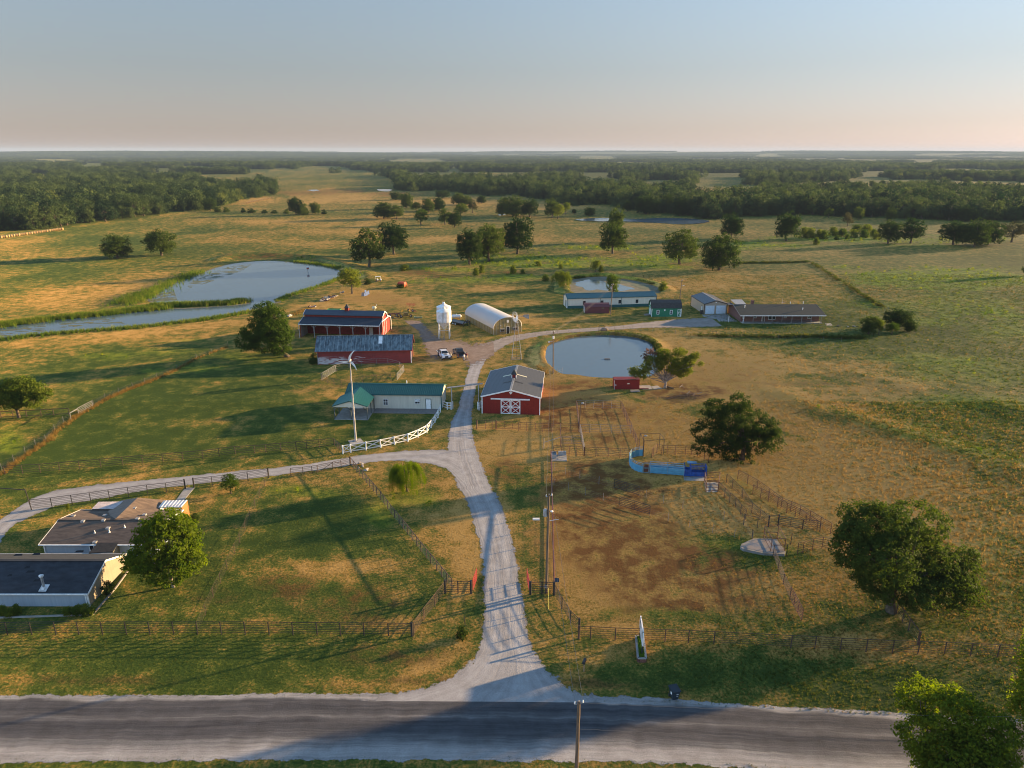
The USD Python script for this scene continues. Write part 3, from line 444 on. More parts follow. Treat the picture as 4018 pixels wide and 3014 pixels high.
def crown(lobes, ncl, per, size, rc, rg, shell=(0.5, 1.0), up=0.35, rnd=0.75, flat=0.8):
    L = np.array(lobes, float); vol = (L[:, 3] * L[:, 4] * L[:, 5]) ** 0.67; pick = rg.choice(len(L), ncl, p=vol / vol.sum())
    d = rg.normal(size=(ncl, 3)); d /= np.linalg.norm(d, axis=1)[:, None]; r = rg.uniform(shell[0] ** 2, shell[1] ** 2, ncl) ** 0.5
    cc = L[pick, :3] + d * L[pick, 3:6] * r[:, None]
    rcs = rc * rg.uniform(0.65, 1.35, ncl); q = np.repeat(np.arange(ncl), per); n = len(q)
    off = rg.normal(size=(n, 3)); off /= np.linalg.norm(off, axis=1)[:, None]; off *= (rg.uniform(0.15, 1, n) ** 0.5)[:, None]; off[:, 2] *= flat
    C = cc[q] + off * rcs[q][:, None]; N = off * 0.7 + d[q] * 0.5 + np.array([0, 0, up]) + rg.normal(size=(n, 3)) * rnd * 0.6
    return leaves(C, N, size, rg), cc
def limbs(base, top, rad, targets, rg, n=7):
    """a trunk from base to top and limbs from it to the targets"""
    base, top = np.array(base, float), np.array(top, float); k = 5; ts = np.linspace(0, 1, k); bend = rg.normal(size=3) * 0.05 * np.linalg.norm(top - base); bend[2] = 0
    p = base + (top - base) * ts[:, None] + bend * np.sin(ts * math.pi)[:, None]; rr_ = rad * (1.25 - 0.6 * ts); rr_[0] *= 1.25
    out = [tube(p[i], p[i + 1], rr_[i], n, rr_[i + 1]) for i in range(k - 1)]
    for t in targets:
        t = np.array(t, float); a = p[2] + (p[-1] - p[2]) * rg.uniform(0.0, 1.0); mid = a + (t - a) * 0.55 + rg.normal(size=3) * 0.06 * np.linalg.norm(t - a); r0 = rad * rg.uniform(0.32, 0.5)
        out += [tube(a, mid, r0, 5, r0 * 0.6), tube(mid, t, r0 * 0.6, 5, r0 * 0.2)]
    return cat_(out)
def proto(name, build):
    p = stage.CreateClassPrim('/World/' + name); x = UsdGeom.Xform(p) if False else p
    build(p); return p.GetPath()
def lobes_round(rg, n=9, z0=0.28, z1=1.0, w=0.5, rs=(0.20, 0.30), tall=0.5, low=1.0):
    out = [(0, 0, z0 + (z1 - z0) * 0.55, w * 0.62, w * 0.62, (z1 - z0) * 0.40)]
    for i in range(n):
        a = i / n * 2 * math.pi + rg.uniform(-.4, .4); zz = rg.uniform(z0 + 0.14, z1 - 0.2); lim = math.sqrt(max(0.05, 1 - ((zz - z0) / (z1 - z0) * 2 - 0.9) ** 2 * 0.8)); r = rg.uniform(*rs)
        out.append((math.cos(a) * (w - r) * lim * 1.05, math.sin(a) * (w - r) * lim * 1.05, zz, r, r, r * rg.uniform(0.6, 0.85)))
    if z0 < 0.16:
        for i in range(7): a = i / 7 * 6.283 + rg.uniform(-.4, .4); r = rg.uniform(0.17, 0.23); out.append((math.cos(a) * (w - r) * .95, math.sin(a) * (w - r) * .95, z0 + r * .8 + rg.uniform(0, .08), r, r, r * .75))
    out.append((rg.uniform(-.1, .1), rg.uniform(-.1, .1), z1 - 0.14, w * 0.45, w * 0.45, 0.14)); return out
def tree_proto(name, seed, mat, lob, ncl, per, size, rc, trad=0.03, bark=BARK, **kw):
    rg = np.random.default_rng(seed); lo = lob(rg)
    def b(p):
        (v, f), cc = crown(lo, ncl, per, size, rc, rg, **kw); v[:, 2] = np.maximum(v[:, 2], 0.02)
        part(p, 'crown', (v, f), mat); part(p, 'trunk', limbs((0, 0, -0.03), (0.02, 0.0, lo[0][2]), trad, [cc[i] for i in rg.choice(len(cc), min(12, len(cc)), replace=False)], rg), bark)
    return proto(name, b)
P_OAK = [tree_proto('kind_oak_broad', 1, LEAF, lambda r: lobes_round(r, 13, 0.13), 430, 15, 0.045, 0.075),
         tree_proto('kind_oak_open', 2, LEAF, lambda r: lobes_round(r, 11, 0.15, 1.0, 0.5, (0.17, 0.23)), 330, 15, 0.045, 0.07, 0.032, shell=(0.6, 1.0)),
         tree_proto('kind_oak_tall', 3, LEAF, lambda r: lobes_round(r, 14, 0.10, 1.0, 0.48, (0.2, 0.27)), 430, 15, 0.045, 0.07),
         tree_proto('kind_oak_low', 4, LEAF, lambda r: lobes_round(r, 13, 0.04, 1.0, 0.5, (0.22, 0.30)), 430, 15, 0.045, 0.075),
         tree_proto('kind_bright', 5, LEAFB, lambda r: lobes_round(r, 10, 0.20, 1.0, 0.5, (0.20, 0.28)), 300, 14, 0.045, 0.075)]
P_DUST = tree_proto('kind_dusty', 6, LEAFD, lambda r: lobes_round(r, 9, 0.18, 1.0, 0.5, (0.18, 0.26)), 240, 14, 0.045, 0.07)
P_BUSH = tree_proto('kind_bush', 7, LEAFB, lambda r: lobes_round(r, 8, 0.0, 1.0, 0.5, (0.24, 0.32)), 170, 13, 0.075, 0.11, 0.02)
P_BUSHD = tree_proto('kind_bush_dark', 8, LEAF, lambda r: lobes_round(r, 8, 0.0, 1.0, 0.5, (0.24, 0.32)), 170, 13, 0.075, 0.11, 0.02)
P_WOOD = [tree_proto(f'kind_wood_{"abcdef"[i]}', 20 + i, LEAFF2 if i == 4 else LEAFF, lambda r, i=i: lobes_round(r, 8, 0.02 + 0.03 * (i % 3), 1.0, 0.5, (0.2, 0.32)), 95, 15, 0.075, 0.115, 0.03, shell=(0.6, 1.0), up=0.6) for i in range(5)]
def strands(rg, n, w, h, size, per, base=0.05, top=0.62):
    """hanging locks of thin leaves, in bunches that fall from the ends of the limbs"""
    C, N = [], []; nb = max(10, n // 14)
    for b_ in range(nb):
        a0, r0 = rg.uniform(0, 2 * math.pi), 0.5 * w * rg.uniform(0.05, 0.95) ** 0.6; bt = h * (top + (1 - top) * math.sqrt(max(0, 1 - (2 * r0 / w) ** 2)) * rg.uniform(0.7, 1.0)); bl = h * rg.uniform(base, 0.45)
        for i in range(14):
            q = np.array([math.cos(a0) * r0, math.sin(a0) * r0]) + rg.normal(size=2) * w * 0.045; z1 = bt * rg.uniform(0.9, 1.0); z0 = min(bl + h * rg.uniform(-.06, .2), z1 - 0.12 * h); t = np.linspace(0, 1, per); o = q / (np.hypot(*q) + 1e-6); out = w * 0.05 * np.sin(t * 2.2)
            x = q[0] + o[0] * out + rg.normal(size=per) * size * 0.35; y = q[1] + o[1] * out + rg.normal(size=per) * size * 0.35
            C.append(np.column_stack([x, y, np.maximum(z1 + (z0 - z1) * t, 0.02 * h)])); N.append(np.column_stack([o[0] + rg.normal(size=per) * .6, o[1] + rg.normal(size=per) * .6, 0.5 + rg.normal(size=per) * .5]))
    return leaves(np.vstack(C), np.vstack(N), size, rg, 0.36)
def willow_proto(name, seed, mat):
    rg = np.random.default_rng(seed)
    def b(p):
        part(p, 'crown', strands(rg, 330, 1.0, 1.0, 0.055, 15), mat); part(p, 'trunk', limbs((0, 0, -0.03), (0, 0, 0.7), 0.03, [(rg.uniform(-.3, .3), rg.uniform(-.3, .3), 0.8) for _ in range(6)], rg), BARK)
    return proto(name, b)
P_WIL = willow_proto('kind_willow', 9, LEAFW); P_WILD = willow_proto('kind_willow_green', 10, LEAFB)

PLACED = []
def tree(kind, c, x, y, top, w, label, cat='tree', name='tree', group=None, hide=0.0):
    """one tree, from its foot, the row of its top and its width as noted"""
    b = at(c, x, y); a = CR[c]; h = max(0.5, hz(b[:2], c, x, top) - b[2]); dist = b[1] * math.cos(PITCH) + (H - b[2]) * math.sin(PITCH); wid = w * a[2] * dist / F
    sx, sy = a[0] + x * a[2], a[1] + y * a[2]; el = math.atan2(H - b[2], b[1]); h = max(0.55 * h, h - 0.25 * wid * math.sin(el)) if False else h
    PLACED.append((b[0], b[1], wid * 0.6)); return copy_of(kind, name, label, cat, (b[0], b[1], b[2] - 0.02 * h), RNG.uniform(0, 6.28), (wid * .98, wid * .98, h * 1.04), group)
O1, O2, O3, O4, OB = P_OAK
# the lone trees of the pasture on the left and behind the farm
tree(O4, 'A8', 728, 812, 655, 200, 'dense round dark tree, left of the pair standing in the left pasture')
tree(O1, 'A8', 1003, 795, 632, 204, 'dark spreading tree with a bare trunk, right of the pair in the left pasture')
tree(O1, 'B1', 1835, 462, 352, 104, 'taller dark tree of the clump at the end of the pasture hedge'); tree(O4, 'B1', 1955, 458, 381, 74, 'squat dark tree at the right of the clump ending the pasture hedge')
tree(P_BUSHD, 'B1', 1880, 463, 395, 80, 'dark bush between the two trees of the hedge clump', 'bush', 'bush')
tree(O4, 'B1', 1305, 440, 352, 95, 'dark tree on the wood corner where the pasture hedge begins')
for k, (x, t, w) in enumerate([(1350, 412, 50), (1405, 415, 45), (1510, 420, 34), (1560, 424, 60), (1640, 432, 44), (1700, 434, 46), (1775, 428, 40), (2010, 430, 40)]): tree(P_BUSHD, 'B1', x, 446 + (x - 1350) * 0.022, t, w, 'low bush in the hedge line across the end of the left pasture', 'bush', 'bush', 'hedge bushes of the left pasture')
tree(O4, 'B2', 325, 487, 375, 140, 'broad dark oak with two trunks, left of the farthest pasture trees'); tree(O2, 'B2', 405, 490, 402, 95, 'smaller oak leaning on the broad dark one in the far pasture')
tree(OB, 'B2', 556, 527, 430, 98, 'small pale green tree standing alone in the middle pasture'); tree(O2, 'B2', 706, 524, 422, 92, 'dark narrow tree, left of the pair beside the pale one'); tree(O3, 'B2', 766, 541, 435, 98, 'green tree with a leaning trunk, nearest of the middle pasture trees'); tree(OB, 'B2', 802, 472, 394, 95, 'pale round tree behind the leaning green one')
GR = 'trees of the grove beside the reddish field'
for x, y, t, w, k in [(400, 372, 318, 84, O4), (470, 421, 322, 96, O4), (525, 446, 384, 78, OB), (602, 446, 355, 92, O4), (668, 436, 350, 96, O4), (690, 362, 310, 104, O1), (788, 402, 320, 100, O4), (842, 404, 340, 70, O4), (876, 452, 368, 74, P_DUST), (930, 392, 340, 68, O4)]: tree(k, 'B2', x, y, t, w, 'tree in the loose grove beside the reddish field', group=GR)
tree(O2, 'B4', 325, 440, 100, 310, 'ragged wide oak with low side branches behind the pond dam'); tree(O3, 'B4', 545, 328, 35, 290, 'tall dark oak just behind the ragged one near the pond dam')
tree(O1, 'B4', 1203, 416, 105, 262, 'oak with a forked bare trunk, nearest of the pair in the weedy bottom'); tree(O1, 'B4', 1370, 388, 62, 300, 'taller rounded oak right behind the fork trunked one')
tree(O3, 'B4', 1615, 322, -12, 320, 'tall full oak standing right of the overlapping pair of oaks')
tree(O3, 'B5', 452, 432, 150, 275, 'tall tree with a white trunk in front of the far pond'); tree(O3, 'B5', 470, 330, 20, 170, 'tree peeping up behind the white trunked one')
tree(O2, 'B5', 1035, 526, 215, 325, 'flat topped open oak on a tall trunk in the bright weeds'); tree(O4, 'B5', 1375, 576, 245, 355, 'wide dense oak on the lawn edge right of the flat topped one'); tree(O3, 'B5', 1480, 305, 78, 225, 'oak standing behind the wide dense oak'); tree(O3, 'B5', 1960, 322, 62, 250, 'tall loose tree at the left end of the willow thicket')
RT = 'trees along the weedy draw on the right'
for x, y, t, w, k, s in [(1380, 636, 490, 150, O1, 'tree with a thin bare trunk, first of the draw on the right'), (1515, 632, 475, 155, O2, 'taller open tree next to the thin trunked one in the right draw'), (1780, 642, 495, 195, O1, 'forked tree left of the crowded trees on the right'), (1905, 656, 480, 195, O3, 'tallest crowded tree on the right, its trunk hung with leaves'), (1990, 642, 488, 165, O4, 'dense tree crowding behind the tallest on the right'), (2135, 625, 500, 160, P_DUST, 'grey green tree near the right edge beyond the weeds')]: tree(k, 'B3', x, y, t, w, s)
for x, y, t, w, k in [(1013, 476, 416, 62, OB), (1195, 487, 404, 72, O4), (1392, 492, 404, 74, O4), (1185, 328, 250, 135, O1), (1072, 288, 247, 58, O4), (1280, 286, 244, 42, O4), (1340, 286, 241, 42, O4), (1640, 286, 241, 58, O1), (1850, 498, 400, 125, O4), (1445, 280, 244, 46, O4), (1530, 279, 255, 26, O4), (610, 296, 256, 56, OB), (380, 352, 314, 92, O4), (875, 332, 268, 80, O4), (910, 290, 250, 50, O4), (1735, 273, 240, 46, O4), (1860, 268, 222, 56, O4)]: tree(k, 'B3', x, y, t, w, 'lone tree in the tan fields between the far woods on the right', group='lone trees in the far right fields')
tree(P_DUST, 'B3', 1130, 528, 444, 78, 'half bare greyish tree in front of the right belt of woods')
for x, y, t, w in [(860, 596, 530, 60), (900, 600, 535, 70), (955, 600, 545, 60), (985, 604, 548, 60), (1040, 585, 530, 70), (1100, 590, 540, 80), (1165, 596, 545, 60), (1190, 560, 515, 80), (1250, 570, 515, 90), (1290, 590, 545, 60), (1310, 606, 562, 50), (1065, 610, 580, 34), (1130, 606, 575, 30), (940, 640, 595, 44), (1230, 596, 545, 60)]: tree(P_BUSH, 'B3', x, y, t, w, 'rounded willow bush in the thicket along the right draw', 'bush', 'bush', 'willow bushes of the right draw')
for x, y, t, w, k in [(1130, 472, 340, 200, O4), (1060, 466, 375, 90, O4), (1232, 476, 360, 120, O3), (1370, 482, 360, 115, O3), (1405, 490, 400, 80, OB), (1452, 462, 386, 64, OB), (1600, 470, 413, 84, O4), (1505, 455, 424, 32, O4), (1835, 440, 372, 70, O4), (1950, 458, 335, 170, O4), (2085, 448, 330, 80, O4), (2160, 470, 340, 90, O4)]: tree(k, 'B2', x, y, t, w, 'tree of the leafy grove along the far pond', group='trees of the grove along the far pond')
# trees and bushes of the yards
tree(OB, 'B4', 180, 668, 445, 232, 'small bushy tree at the corner of the large pond by the old boards'); tree(P_BUSHD, 'B4', 318, 588, 535, 70, 'dark bush right of the small bushy tree at the pond corner', 'bush', 'bush')
tree(P_WILD, 'B4', 2000, 625, 462, 165, 'drooping willow left of the drying pond'); tree(OB, 'B5', 300, 594, 490, 100, 'bright green tree beyond the drying pond'); tree(P_BUSH, 'B5', 350, 592, 530, 50, 'small bush beside the bright tree beyond the drying pond', 'bush', 'bush')
tree(OB, 'A2', 560, 330, 140, 108, 'upright yellow green tree behind the teal roofed building'); tree(P_BUSH, 'B5', 887, 760, 672, 90, 'round yellow green bush at the right end of the drying pond', 'bush', 'bush')
for x, y, t, w, s in [(1255, 508, 440, 62, 'dark bush, left of the two under the fork trunked oak'), (1308, 490, 415, 60, 'dark bush, right of the two under the fork trunked oak'), (1580, 495, 418, 64, 'round green bush in the middle of the bright weeds'), (1795, 430, 380, 70, 'round bright bush at the top of the weeds'), (1660, 500, 455, 48, 'small bush right of the round one in the weeds'), (640, 468, 415, 90, 'bush above the dark mud beside the dam track'), (1990, 450, 410, 46, 'small bush in the weeds below the tall full oak'), (1860, 560, 500, 70, 'dusky bush left of the drooping willow')]: tree(P_BUSH, 'B4', x, y, t, w, s, 'bush', 'bush')
for x, y, t, w, s in [(740, 1112, 925, 170, 'leftmost small tree of the clump right of the brick house'), (835, 1118, 968, 95, 'slim yellowish tree at the front of the clump right of the brick house'), (957, 1118, 1002, 135, 'low spreading tree at the front of the clump right of the brick house'), (1135, 1092, 985, 125, 'rightmost small tree of the clump right of the brick house')]: tree(OB if 'low' in s or 'slim' in s else O4, 'B6', x, y, t, w, s)
tree(O1, 'B6', 1010, 1062, 872, 300, 'large dark domed tree at the back of the clump right of the brick house')
tree(OB, 'A3', 1773, 462, 325, 150, 'small young tree in the lawn beside the walk'); tree(OB, 'A3', 525, 604, 540, 34, 'spindly sapling behind the grey roofed house')
tree(P_BUSHD, 'A1', 262, 662, 575, 78, 'dark cedar bush at the left end of the old red barn', 'bush', 'bush')
tree(O3, 'B6', 2240, 560, 345, 120, 'dark tree cut by the right edge beyond the pasture')
tree(P_BUSHD, 'A4', 1500, 1480, 1390, 100, 'lone dark weed clump beside the drive near the road', 'bush', 'bush')
# ---- the big trees near the camera, each built leaf by leaf
def big_tree(name, label, base, lob, ncl, per, size, rc, mat, trunk_top, trad, seed, bark=BARK, nl=16, **kw):
    rg = np.random.default_rng(seed); t = thing(name, label, 'tree', base)
    lv, cc = crown(lob, ncl, per, size, rc, rg, **kw); part(t, 'crown', lv, mat)
    part(t, 'trunk', limbs((0, 0, -0.3), trunk_top, trad, [cc[i] for i in rg.choice(len(cc), nl, replace=False)] + [l[:3] for l in lob], rg, 9), bark)
    PLACED.append((base[0], base[1], 4.0)); return t
def scl(c, base, px): return px * CR[c][2] * (base[1] * math.cos(PITCH) + H * math.sin(PITCH)) / F
def lobs(c, base, items):
    """lobes noted in the photograph as (column, row, half width, half height, how far behind the trunk)"""
    out = []
    for x, y, rx, rz, dy in items:
        a = CR[c]; u = (a[0] + x * a[2] - CX) / F; v = (CY - a[1] - y * a[2]) / F; d = np.array([u, math.cos(PITCH) + v * math.sin(PITCH), -math.sin(PITCH) + v * math.cos(PITCH)]); t = (base[1] + dy) / d[1]; q = np.array([0, 0, H]) + d * t - base
        s = CR[c][2] * t / F; out.append((q[0], q[1], q[2], rx * s, rx * s, rz * s * 0.95))
    return out
b = at('P', 1926, 1322); big_tree('oak_tree', 'huge dark oak standing in the dry pasture at the right, bigger than any other tree', b, lobs('A6', b, [(760, 830, 180, 120, 1.5), (700, 980, 150, 130, 0), (880, 850, 190, 140, 0), (1060, 820, 180, 120, 2), (850, 1040, 200, 150, -2), (1000, 1000, 200, 160, 2), (900, 1180, 190, 120, -1), (780, 1130, 120, 110, 0.5), (1150, 1080, 170, 150, 0.5), (1290, 1090, 140, 150, 1.5), (1250, 1230, 180, 120, 0), (1320, 1200, 110, 110, -1), (1060, 1240, 160, 90, -2), (660, 900, 90, 90, 0)]), 1650, 30, 0.26, 0.52, LEAF, (0.3, 0.3, 4.4), 0.42, 51, shell=(0.62, 1.0))
b = at('P', 1602, 992); big_tree('oak_tree', 'large green tree with an open crown leaning over the cattle pens', b, lobs('A5', b, [(1490, 200, 110, 90, 0.5), (1660, 150, 90, 75, 0), (1620, 260, 150, 110, 0), (1440, 360, 130, 100, -1), (1560, 400, 130, 110, 0), (1760, 300, 140, 110, 1), (1860, 330, 100, 80, 0.5), (1900, 420, 90, 90, 0), (1750, 430, 140, 90, 0), (1430, 470, 110, 60, -0.5), (1700, 570, 66, 70, -1), (1590, 520, 70, 70, -0.5), (1640, 400, 150, 100, 1)]), 1150, 28, 0.26, 0.5, LEAF, (0.1, 0.2, 4.6), 0.32, 52, shell=(0.6, 1.0))
b = at('P', 376, 1268); big_tree('shade_tree', 'bright green maple like tree shading the corner of the grey roofed house', b, lobs('A3', b, [(1290, 680, 150, 100, 0), (1180, 740, 130, 110, 0.5), (1400, 720, 120, 120, 0.5), (1100, 800, 90, 100, 0), (1300, 820, 200, 130, -0.5), (1460, 830, 90, 120, 0), (1150, 940, 160, 110, -0.5), (1400, 970, 150, 130, -0.5), (1060, 980, 120, 80, 0), (1290, 1060, 190, 90, -0.5), (1490, 990, 80, 80, 0), (1000, 960, 70, 60, 0)]), 780, 22, 0.30, 0.46, LEAFM, (-0.2, 0.1, 3.0), 0.17, 53, BARKL, shell=(0.55, 1.0), rnd=1.0)
b = at('P', 623, 771); big_tree('oak_tree', 'green oak with a leaning trunk at the left end of the red barns', b, lobs('A8', b, [(1640, 1130, 80, 55, 0), (1620, 1200, 90, 70, 0), (1700, 1180, 80, 70, 0.5), (1560, 1270, 80, 60, -0.5), (1700, 1270, 110, 80, 0), (1530, 1330, 70, 60, -0.5), (1640, 1340, 100, 60, 0), (1760, 1290, 60, 60, 0), (1740, 1360, 70, 50, -0.5), (1660, 1240, 90, 70, -1)]), 1000, 24, 0.36, 0.75, LEAFB, (-4.0, 0.4, 5.6), 0.42, 54, shell=(0.6, 1.0))
b = at('B7', 190, 832); big_tree('oak_tree', 'olive green tree at the left edge over a fence, its shadow underneath', b, lobs('B7', b, [(60, 560, 120, 90, 0), (190, 520, 140, 90, 0), (300, 560, 130, 90, 0), (140, 650, 150, 90, -0.5), (280, 660, 140, 80, -0.5), (400, 610, 90, 60, 0), (0, 640, 110, 100, 0), (190, 580, 150, 100, 1)]), 700, 17, 0.36, 0.6, LEAFB, (0, 0.2, 3.0), 0.26, 55, shell=(0.6, 1.0))
b = at('P', 1436, 838); TD = big_tree('dying_tree', 'half dead tree with pale bare limbs beside the small red shed', b, lobs('Z2d', b, [(1350, 620, 170, 130, 0), (1560, 640, 170, 120, 0), (1750, 600, 130, 110, 0), (1450, 780, 160, 110, 0), (1700, 780, 130, 100, 0.5), (1200, 600, 140, 110, 0.5), (700, 830, 150, 90, 0), (900, 740, 120, 100, 0), (1000, 600, 130, 90, 0), (1250, 480, 180, 90, 0.5), (1550, 460, 150, 80, 0.5), (1850, 520, 100, 70, 0), (1600, 880, 110, 90, -0.5), (850, 880, 120, 80, -0.5), (1150, 720, 120, 100, 0), (1950, 690, 70, 50, 0)]), 900, 17, 0.28, 0.5, LEAFB, (0, 0, 2.4), 0.30, 56, BARKL, 14, shell=(0.4, 1.0))
rg = np.random.default_rng(5)
tw = []
for x, y in [(1500, 480), (1560, 560), (1650, 620), (1750, 640), (1400, 620), (1450, 700), (1850, 690), (1750, 760), (1300, 600), (1600, 700)]:
    q = np.array(lobs('Z2d', b, [(x, y, 10, 10, rg.uniform(-1, 1))])[0][:3]); a = np.array([0.1, 0, 2.6]); mid = a + (q - a) * 0.5 + rg.normal(size=3) * 0.3; tw += [tube(a, mid, 0.06, 5, 0.04), tube(mid, q, 0.04, 5, 0.012)]
    for _ in range(9): s0 = mid + (q - mid) * rg.uniform(0.1, 1); tw.append(tube(s0, s0 + rg.normal(size=3) * np.array([0.55, 0.55, 0.35]) + [0, 0, 0.35], 0.022, 3, 0.006))
part(TD, 'bare_limb', tw, BARKL, 'bare grey limbs with dead twigs', kind='stuff')
lv, _ = crown(lobs('Z2d', b, [(980, 440, 90, 50, 0), (880, 530, 70, 50, 0), (1060, 480, 60, 50, 0)]), 40, 12, 0.3, 0.4, rg); part(TD, 'russet_foliage', lv, LEAFR, 'russet dying leaves on the left side')
b = at('P', 880, 1062); w_, h_ = scl('P', b, 80), hz(b[:2], 'P', 880, 990); rg = np.random.default_rng(57); t = thing('weeping_willow', 'small bright weeping willow on the lawn inside the drive bend', 'tree', b)
part(t, 'crown', strands(rg, 620, w_ * .92, h_ * 0.95, 0.17, 26, 0.02, 0.5), LEAFW); part(t, 'trunk', limbs((0, 0, -0.1), (0, 0, h_ * 0.6), 0.13, [(rg.uniform(-1, 1), rg.uniform(-1, 1), h_ * 0.75) for _ in range(8)], rg), BARK)
b = np.array([31.8, 41.0, -1.0]); big_tree('roadside_tree', 'leafy tree in the lower right corner, its crown hiding the end of the road', b, [(-1.4, 1.4, 10.6, 2.0, 2.0, 1.5), (0.2, 1.0, 9.8, 2.6, 2.4, 1.9), (2.0, 0.0, 9.0, 2.6, 2.6, 2.0), (-1.9, 0.4, 8.3, 1.6, 1.8, 1.5), (0.0, -0.6, 7.4, 2.8, 2.6, 2.0), (-1.2, -1.4, 6.2, 1.8, 1.8, 1.4), (2.6, -1.0, 6.6, 2.6, 2.6, 2.0), (0.6, 0.4, 5.2, 2.6, 2.6, 1.6), (3.4, 0.6, 8.0, 2.4, 2.4, 2.0)], 1150, 26, 0.22, 0.46, LEAFM, (0, 0, 6.0), 0.24, 58, shell=(0.6, 1.0))
b = np.array([41.0, 43.5, 0.0]); big_tree('roadside_tree', 'taller tree behind the corner tree, cut by the right edge', b, [(-1.2, 0, 12.4, 2.2, 2.2, 1.8), (0.8, 0.4, 13.4, 2.4, 2.4, 1.8), (-1.6, -0.6, 10.2, 2.2, 2.2, 2.0), (1.0, 0, 10.6, 2.8, 2.8, 2.2), (0, 0, 7.8, 2.8, 2.8, 2.0), (2, 0.5, 8, 2.6, 2.6, 2.2), (-1.6, -1.0, 8.0, 2.0, 2.0, 1.6)], 850, 24, 0.24, 0.48, LEAFM, (0, 0, 8), 0.26, 59, shell=(0.6, 1.0))
# trees outside the frame on the right whose shadows fall across the road and the front lawn
for k, (x, y, h_, w_) in enumerate([(60, 48, 11, 11)]): copy_of(O4, 'tree', 'tree beyond the right edge of the picture', 'tree', (x, y, 0), k * 1.3, (w_, w_, h_), 'trees beyond the right edge')

# ---- the woods: the nearest three hundred trees one by one, the rest together
rg = np.random.default_rng(11)
def scatter(n, y0, y1, xmax):
    """random points on the ground, even in area"""
    yy = np.sqrt(rg.uniform(y0 ** 2, y1 ** 2, n)); xx = rg.uniform(-1, 1, n) * (xmax * yy); return xx, yy
fx, fy = scatter(90000, 430, 2600, 0.86); px, py = to_P(fx, fy, land(fx, fy) * 0); ok = woods(px, py) & ((py > 388) | (fb(fx * .45, fy, 330, 91, 2) > 0.47)); fx, fy = fx[ok], fy[ok]
cell = {}; keep = []
for i in np.argsort(np.hypot(fx, fy)):
    r = 6.2 if fy[i] < 900 else 7.6; key = (int(fx[i] // r), int(fy[i] // r))
    if key in cell: continue
    cell[key] = 1; keep.append(i)
fx, fy = fx[keep], fy[keep]; fz = land(fx, fy); pxx, pyy = to_P(fx, fy); vis = (pxx > -120) & (pxx < 2330)
print('forest trees', len(fx))
def wood_label(p, q):
    if p < 620: return 'tree of the dense wood left of the pasture', 'trees of the left wood'
    if p < 1466: return 'tree of the distant belt of woods beyond the far pond', 'trees of the middle woods'
    return 'tree of the long dark belt of woods on the right', 'trees of the right belt'
hh = rg.uniform(8.5, 17.0, len(fx)) * (0.7 + 0.6 * fb(fx, fy, 45, 51, 3)); ww = hh * rg.uniform(0.72, 1.05, len(fx)); kk = np.minimum(rg.integers(0, 9, len(fx)), 7) % 5; kk = np.where((kk == 4) & (fb(fx, fy, 120, 93, 2) < .45), 1, kk); ro = rg.uniform(0, 6.28, len(fx)); NEAR = np.zeros(len(fx), bool); cnt = 0
for i in range(len(fx)):
    if cnt < 300 and vis[i]:
        lb, gp = wood_label(pxx[i], pyy[i]); copy_of(P_WOOD[kk[i]], 'forest_tree', lb, 'tree', (fx[i], fy[i], fz[i] - 0.2), ro[i], (ww[i], ww[i], hh[i]), gp); NEAR[i] = True; cnt += 1
def instancer(name, label, protos, ids, pos, rot, scale, kind='stuff'):
    pi = UsdGeom.PointInstancer.Define(stage, numbered('/World/' + name)); tag(pi, label, None, None, kind); rel = pi.CreatePrototypesRel()
    for k, (pm, mt) in enumerate(protos):
        usdkit.mesh(stage, f'{pi.GetPath()}/form_{"abcdefgh"[k]}', pm, mt); rel.AddTarget(f'{pi.GetPath()}/form_{"abcdefgh"[k]}')
    pi.CreateProtoIndicesAttr(Vt.IntArray.FromNumpy(np.asarray(ids, np.int32))); pi.CreatePositionsAttr(Vt.Vec3fArray.FromNumpy(np.asarray(pos, np.float32)))
    rot = np.asarray(rot, float); pi.CreateOrientationsAttr(Vt.QuathArray.FromNumpy(np.column_stack([rot * 0, rot * 0, np.sin(rot / 2), np.cos(rot / 2)]).astype(np.float16))); pi.CreateScalesAttr(Vt.Vec3fArray.FromNumpy(np.asarray(scale, np.float32))); return pi
def wood_form(seed, n=64, per=9, size=0.10):
    r = np.random.default_rng(seed); lo = lobes_round(r, 8, 0.02, 1.0, 0.5, (0.2, 0.32)); return crown(lo, n, per, size, 0.14, r, shell=(0.6, 1.0), up=0.6)[0]
rest = ~NEAR
instancer('forest', 'dense woods stretching away behind the nearest trees', [(wood_form(60 + i), LEAFF2 if i == 4 else LEAFF) for i in range(5)], kk[rest], np.column_stack([fx, fy, fz - 0.2])[rest], ro[rest], np.column_stack([ww, ww, hh])[rest])
def grove_form(seed):
    r = np.random.default_rng(seed); out = []
    for _ in range(26):
        a = wood_form(r.integers(0, 9999), 14, 6, 0.25); h_ = r.uniform(7, 13); w_ = h_ * r.uniform(0.8, 1.1); out.append((a[0] * [w_, w_, h_] + [r.uniform(-30, 30), r.uniform(-30, 30), 0], a[1]))
    return cat_(out)
gx, gy = scatter(16000, 2500, 11000, 0.86); px, py = to_P(gx, gy); ok = woods(px, py) & (fb(gx * .4, gy, 600, 77, 3) > 0.46); gx, gy = gx[ok], gy[ok]; print('groves', len(gx))
gs_ = 1 + 0.7 * sm(4000, 9000, np.hypot(gx, gy))
instancer('forest', 'hazy forest covering the country up to the horizon', [(grove_form(80 + i), LEAFF) for i in range(3)], rg.integers(0, 3, len(gx)), np.column_stack([gx, gy, land(gx, gy) - 0.5]), rg.uniform(0, 6.28, len(gx)), np.column_stack([gs_, gs_, 0.8 + 0.3 * gs_]))

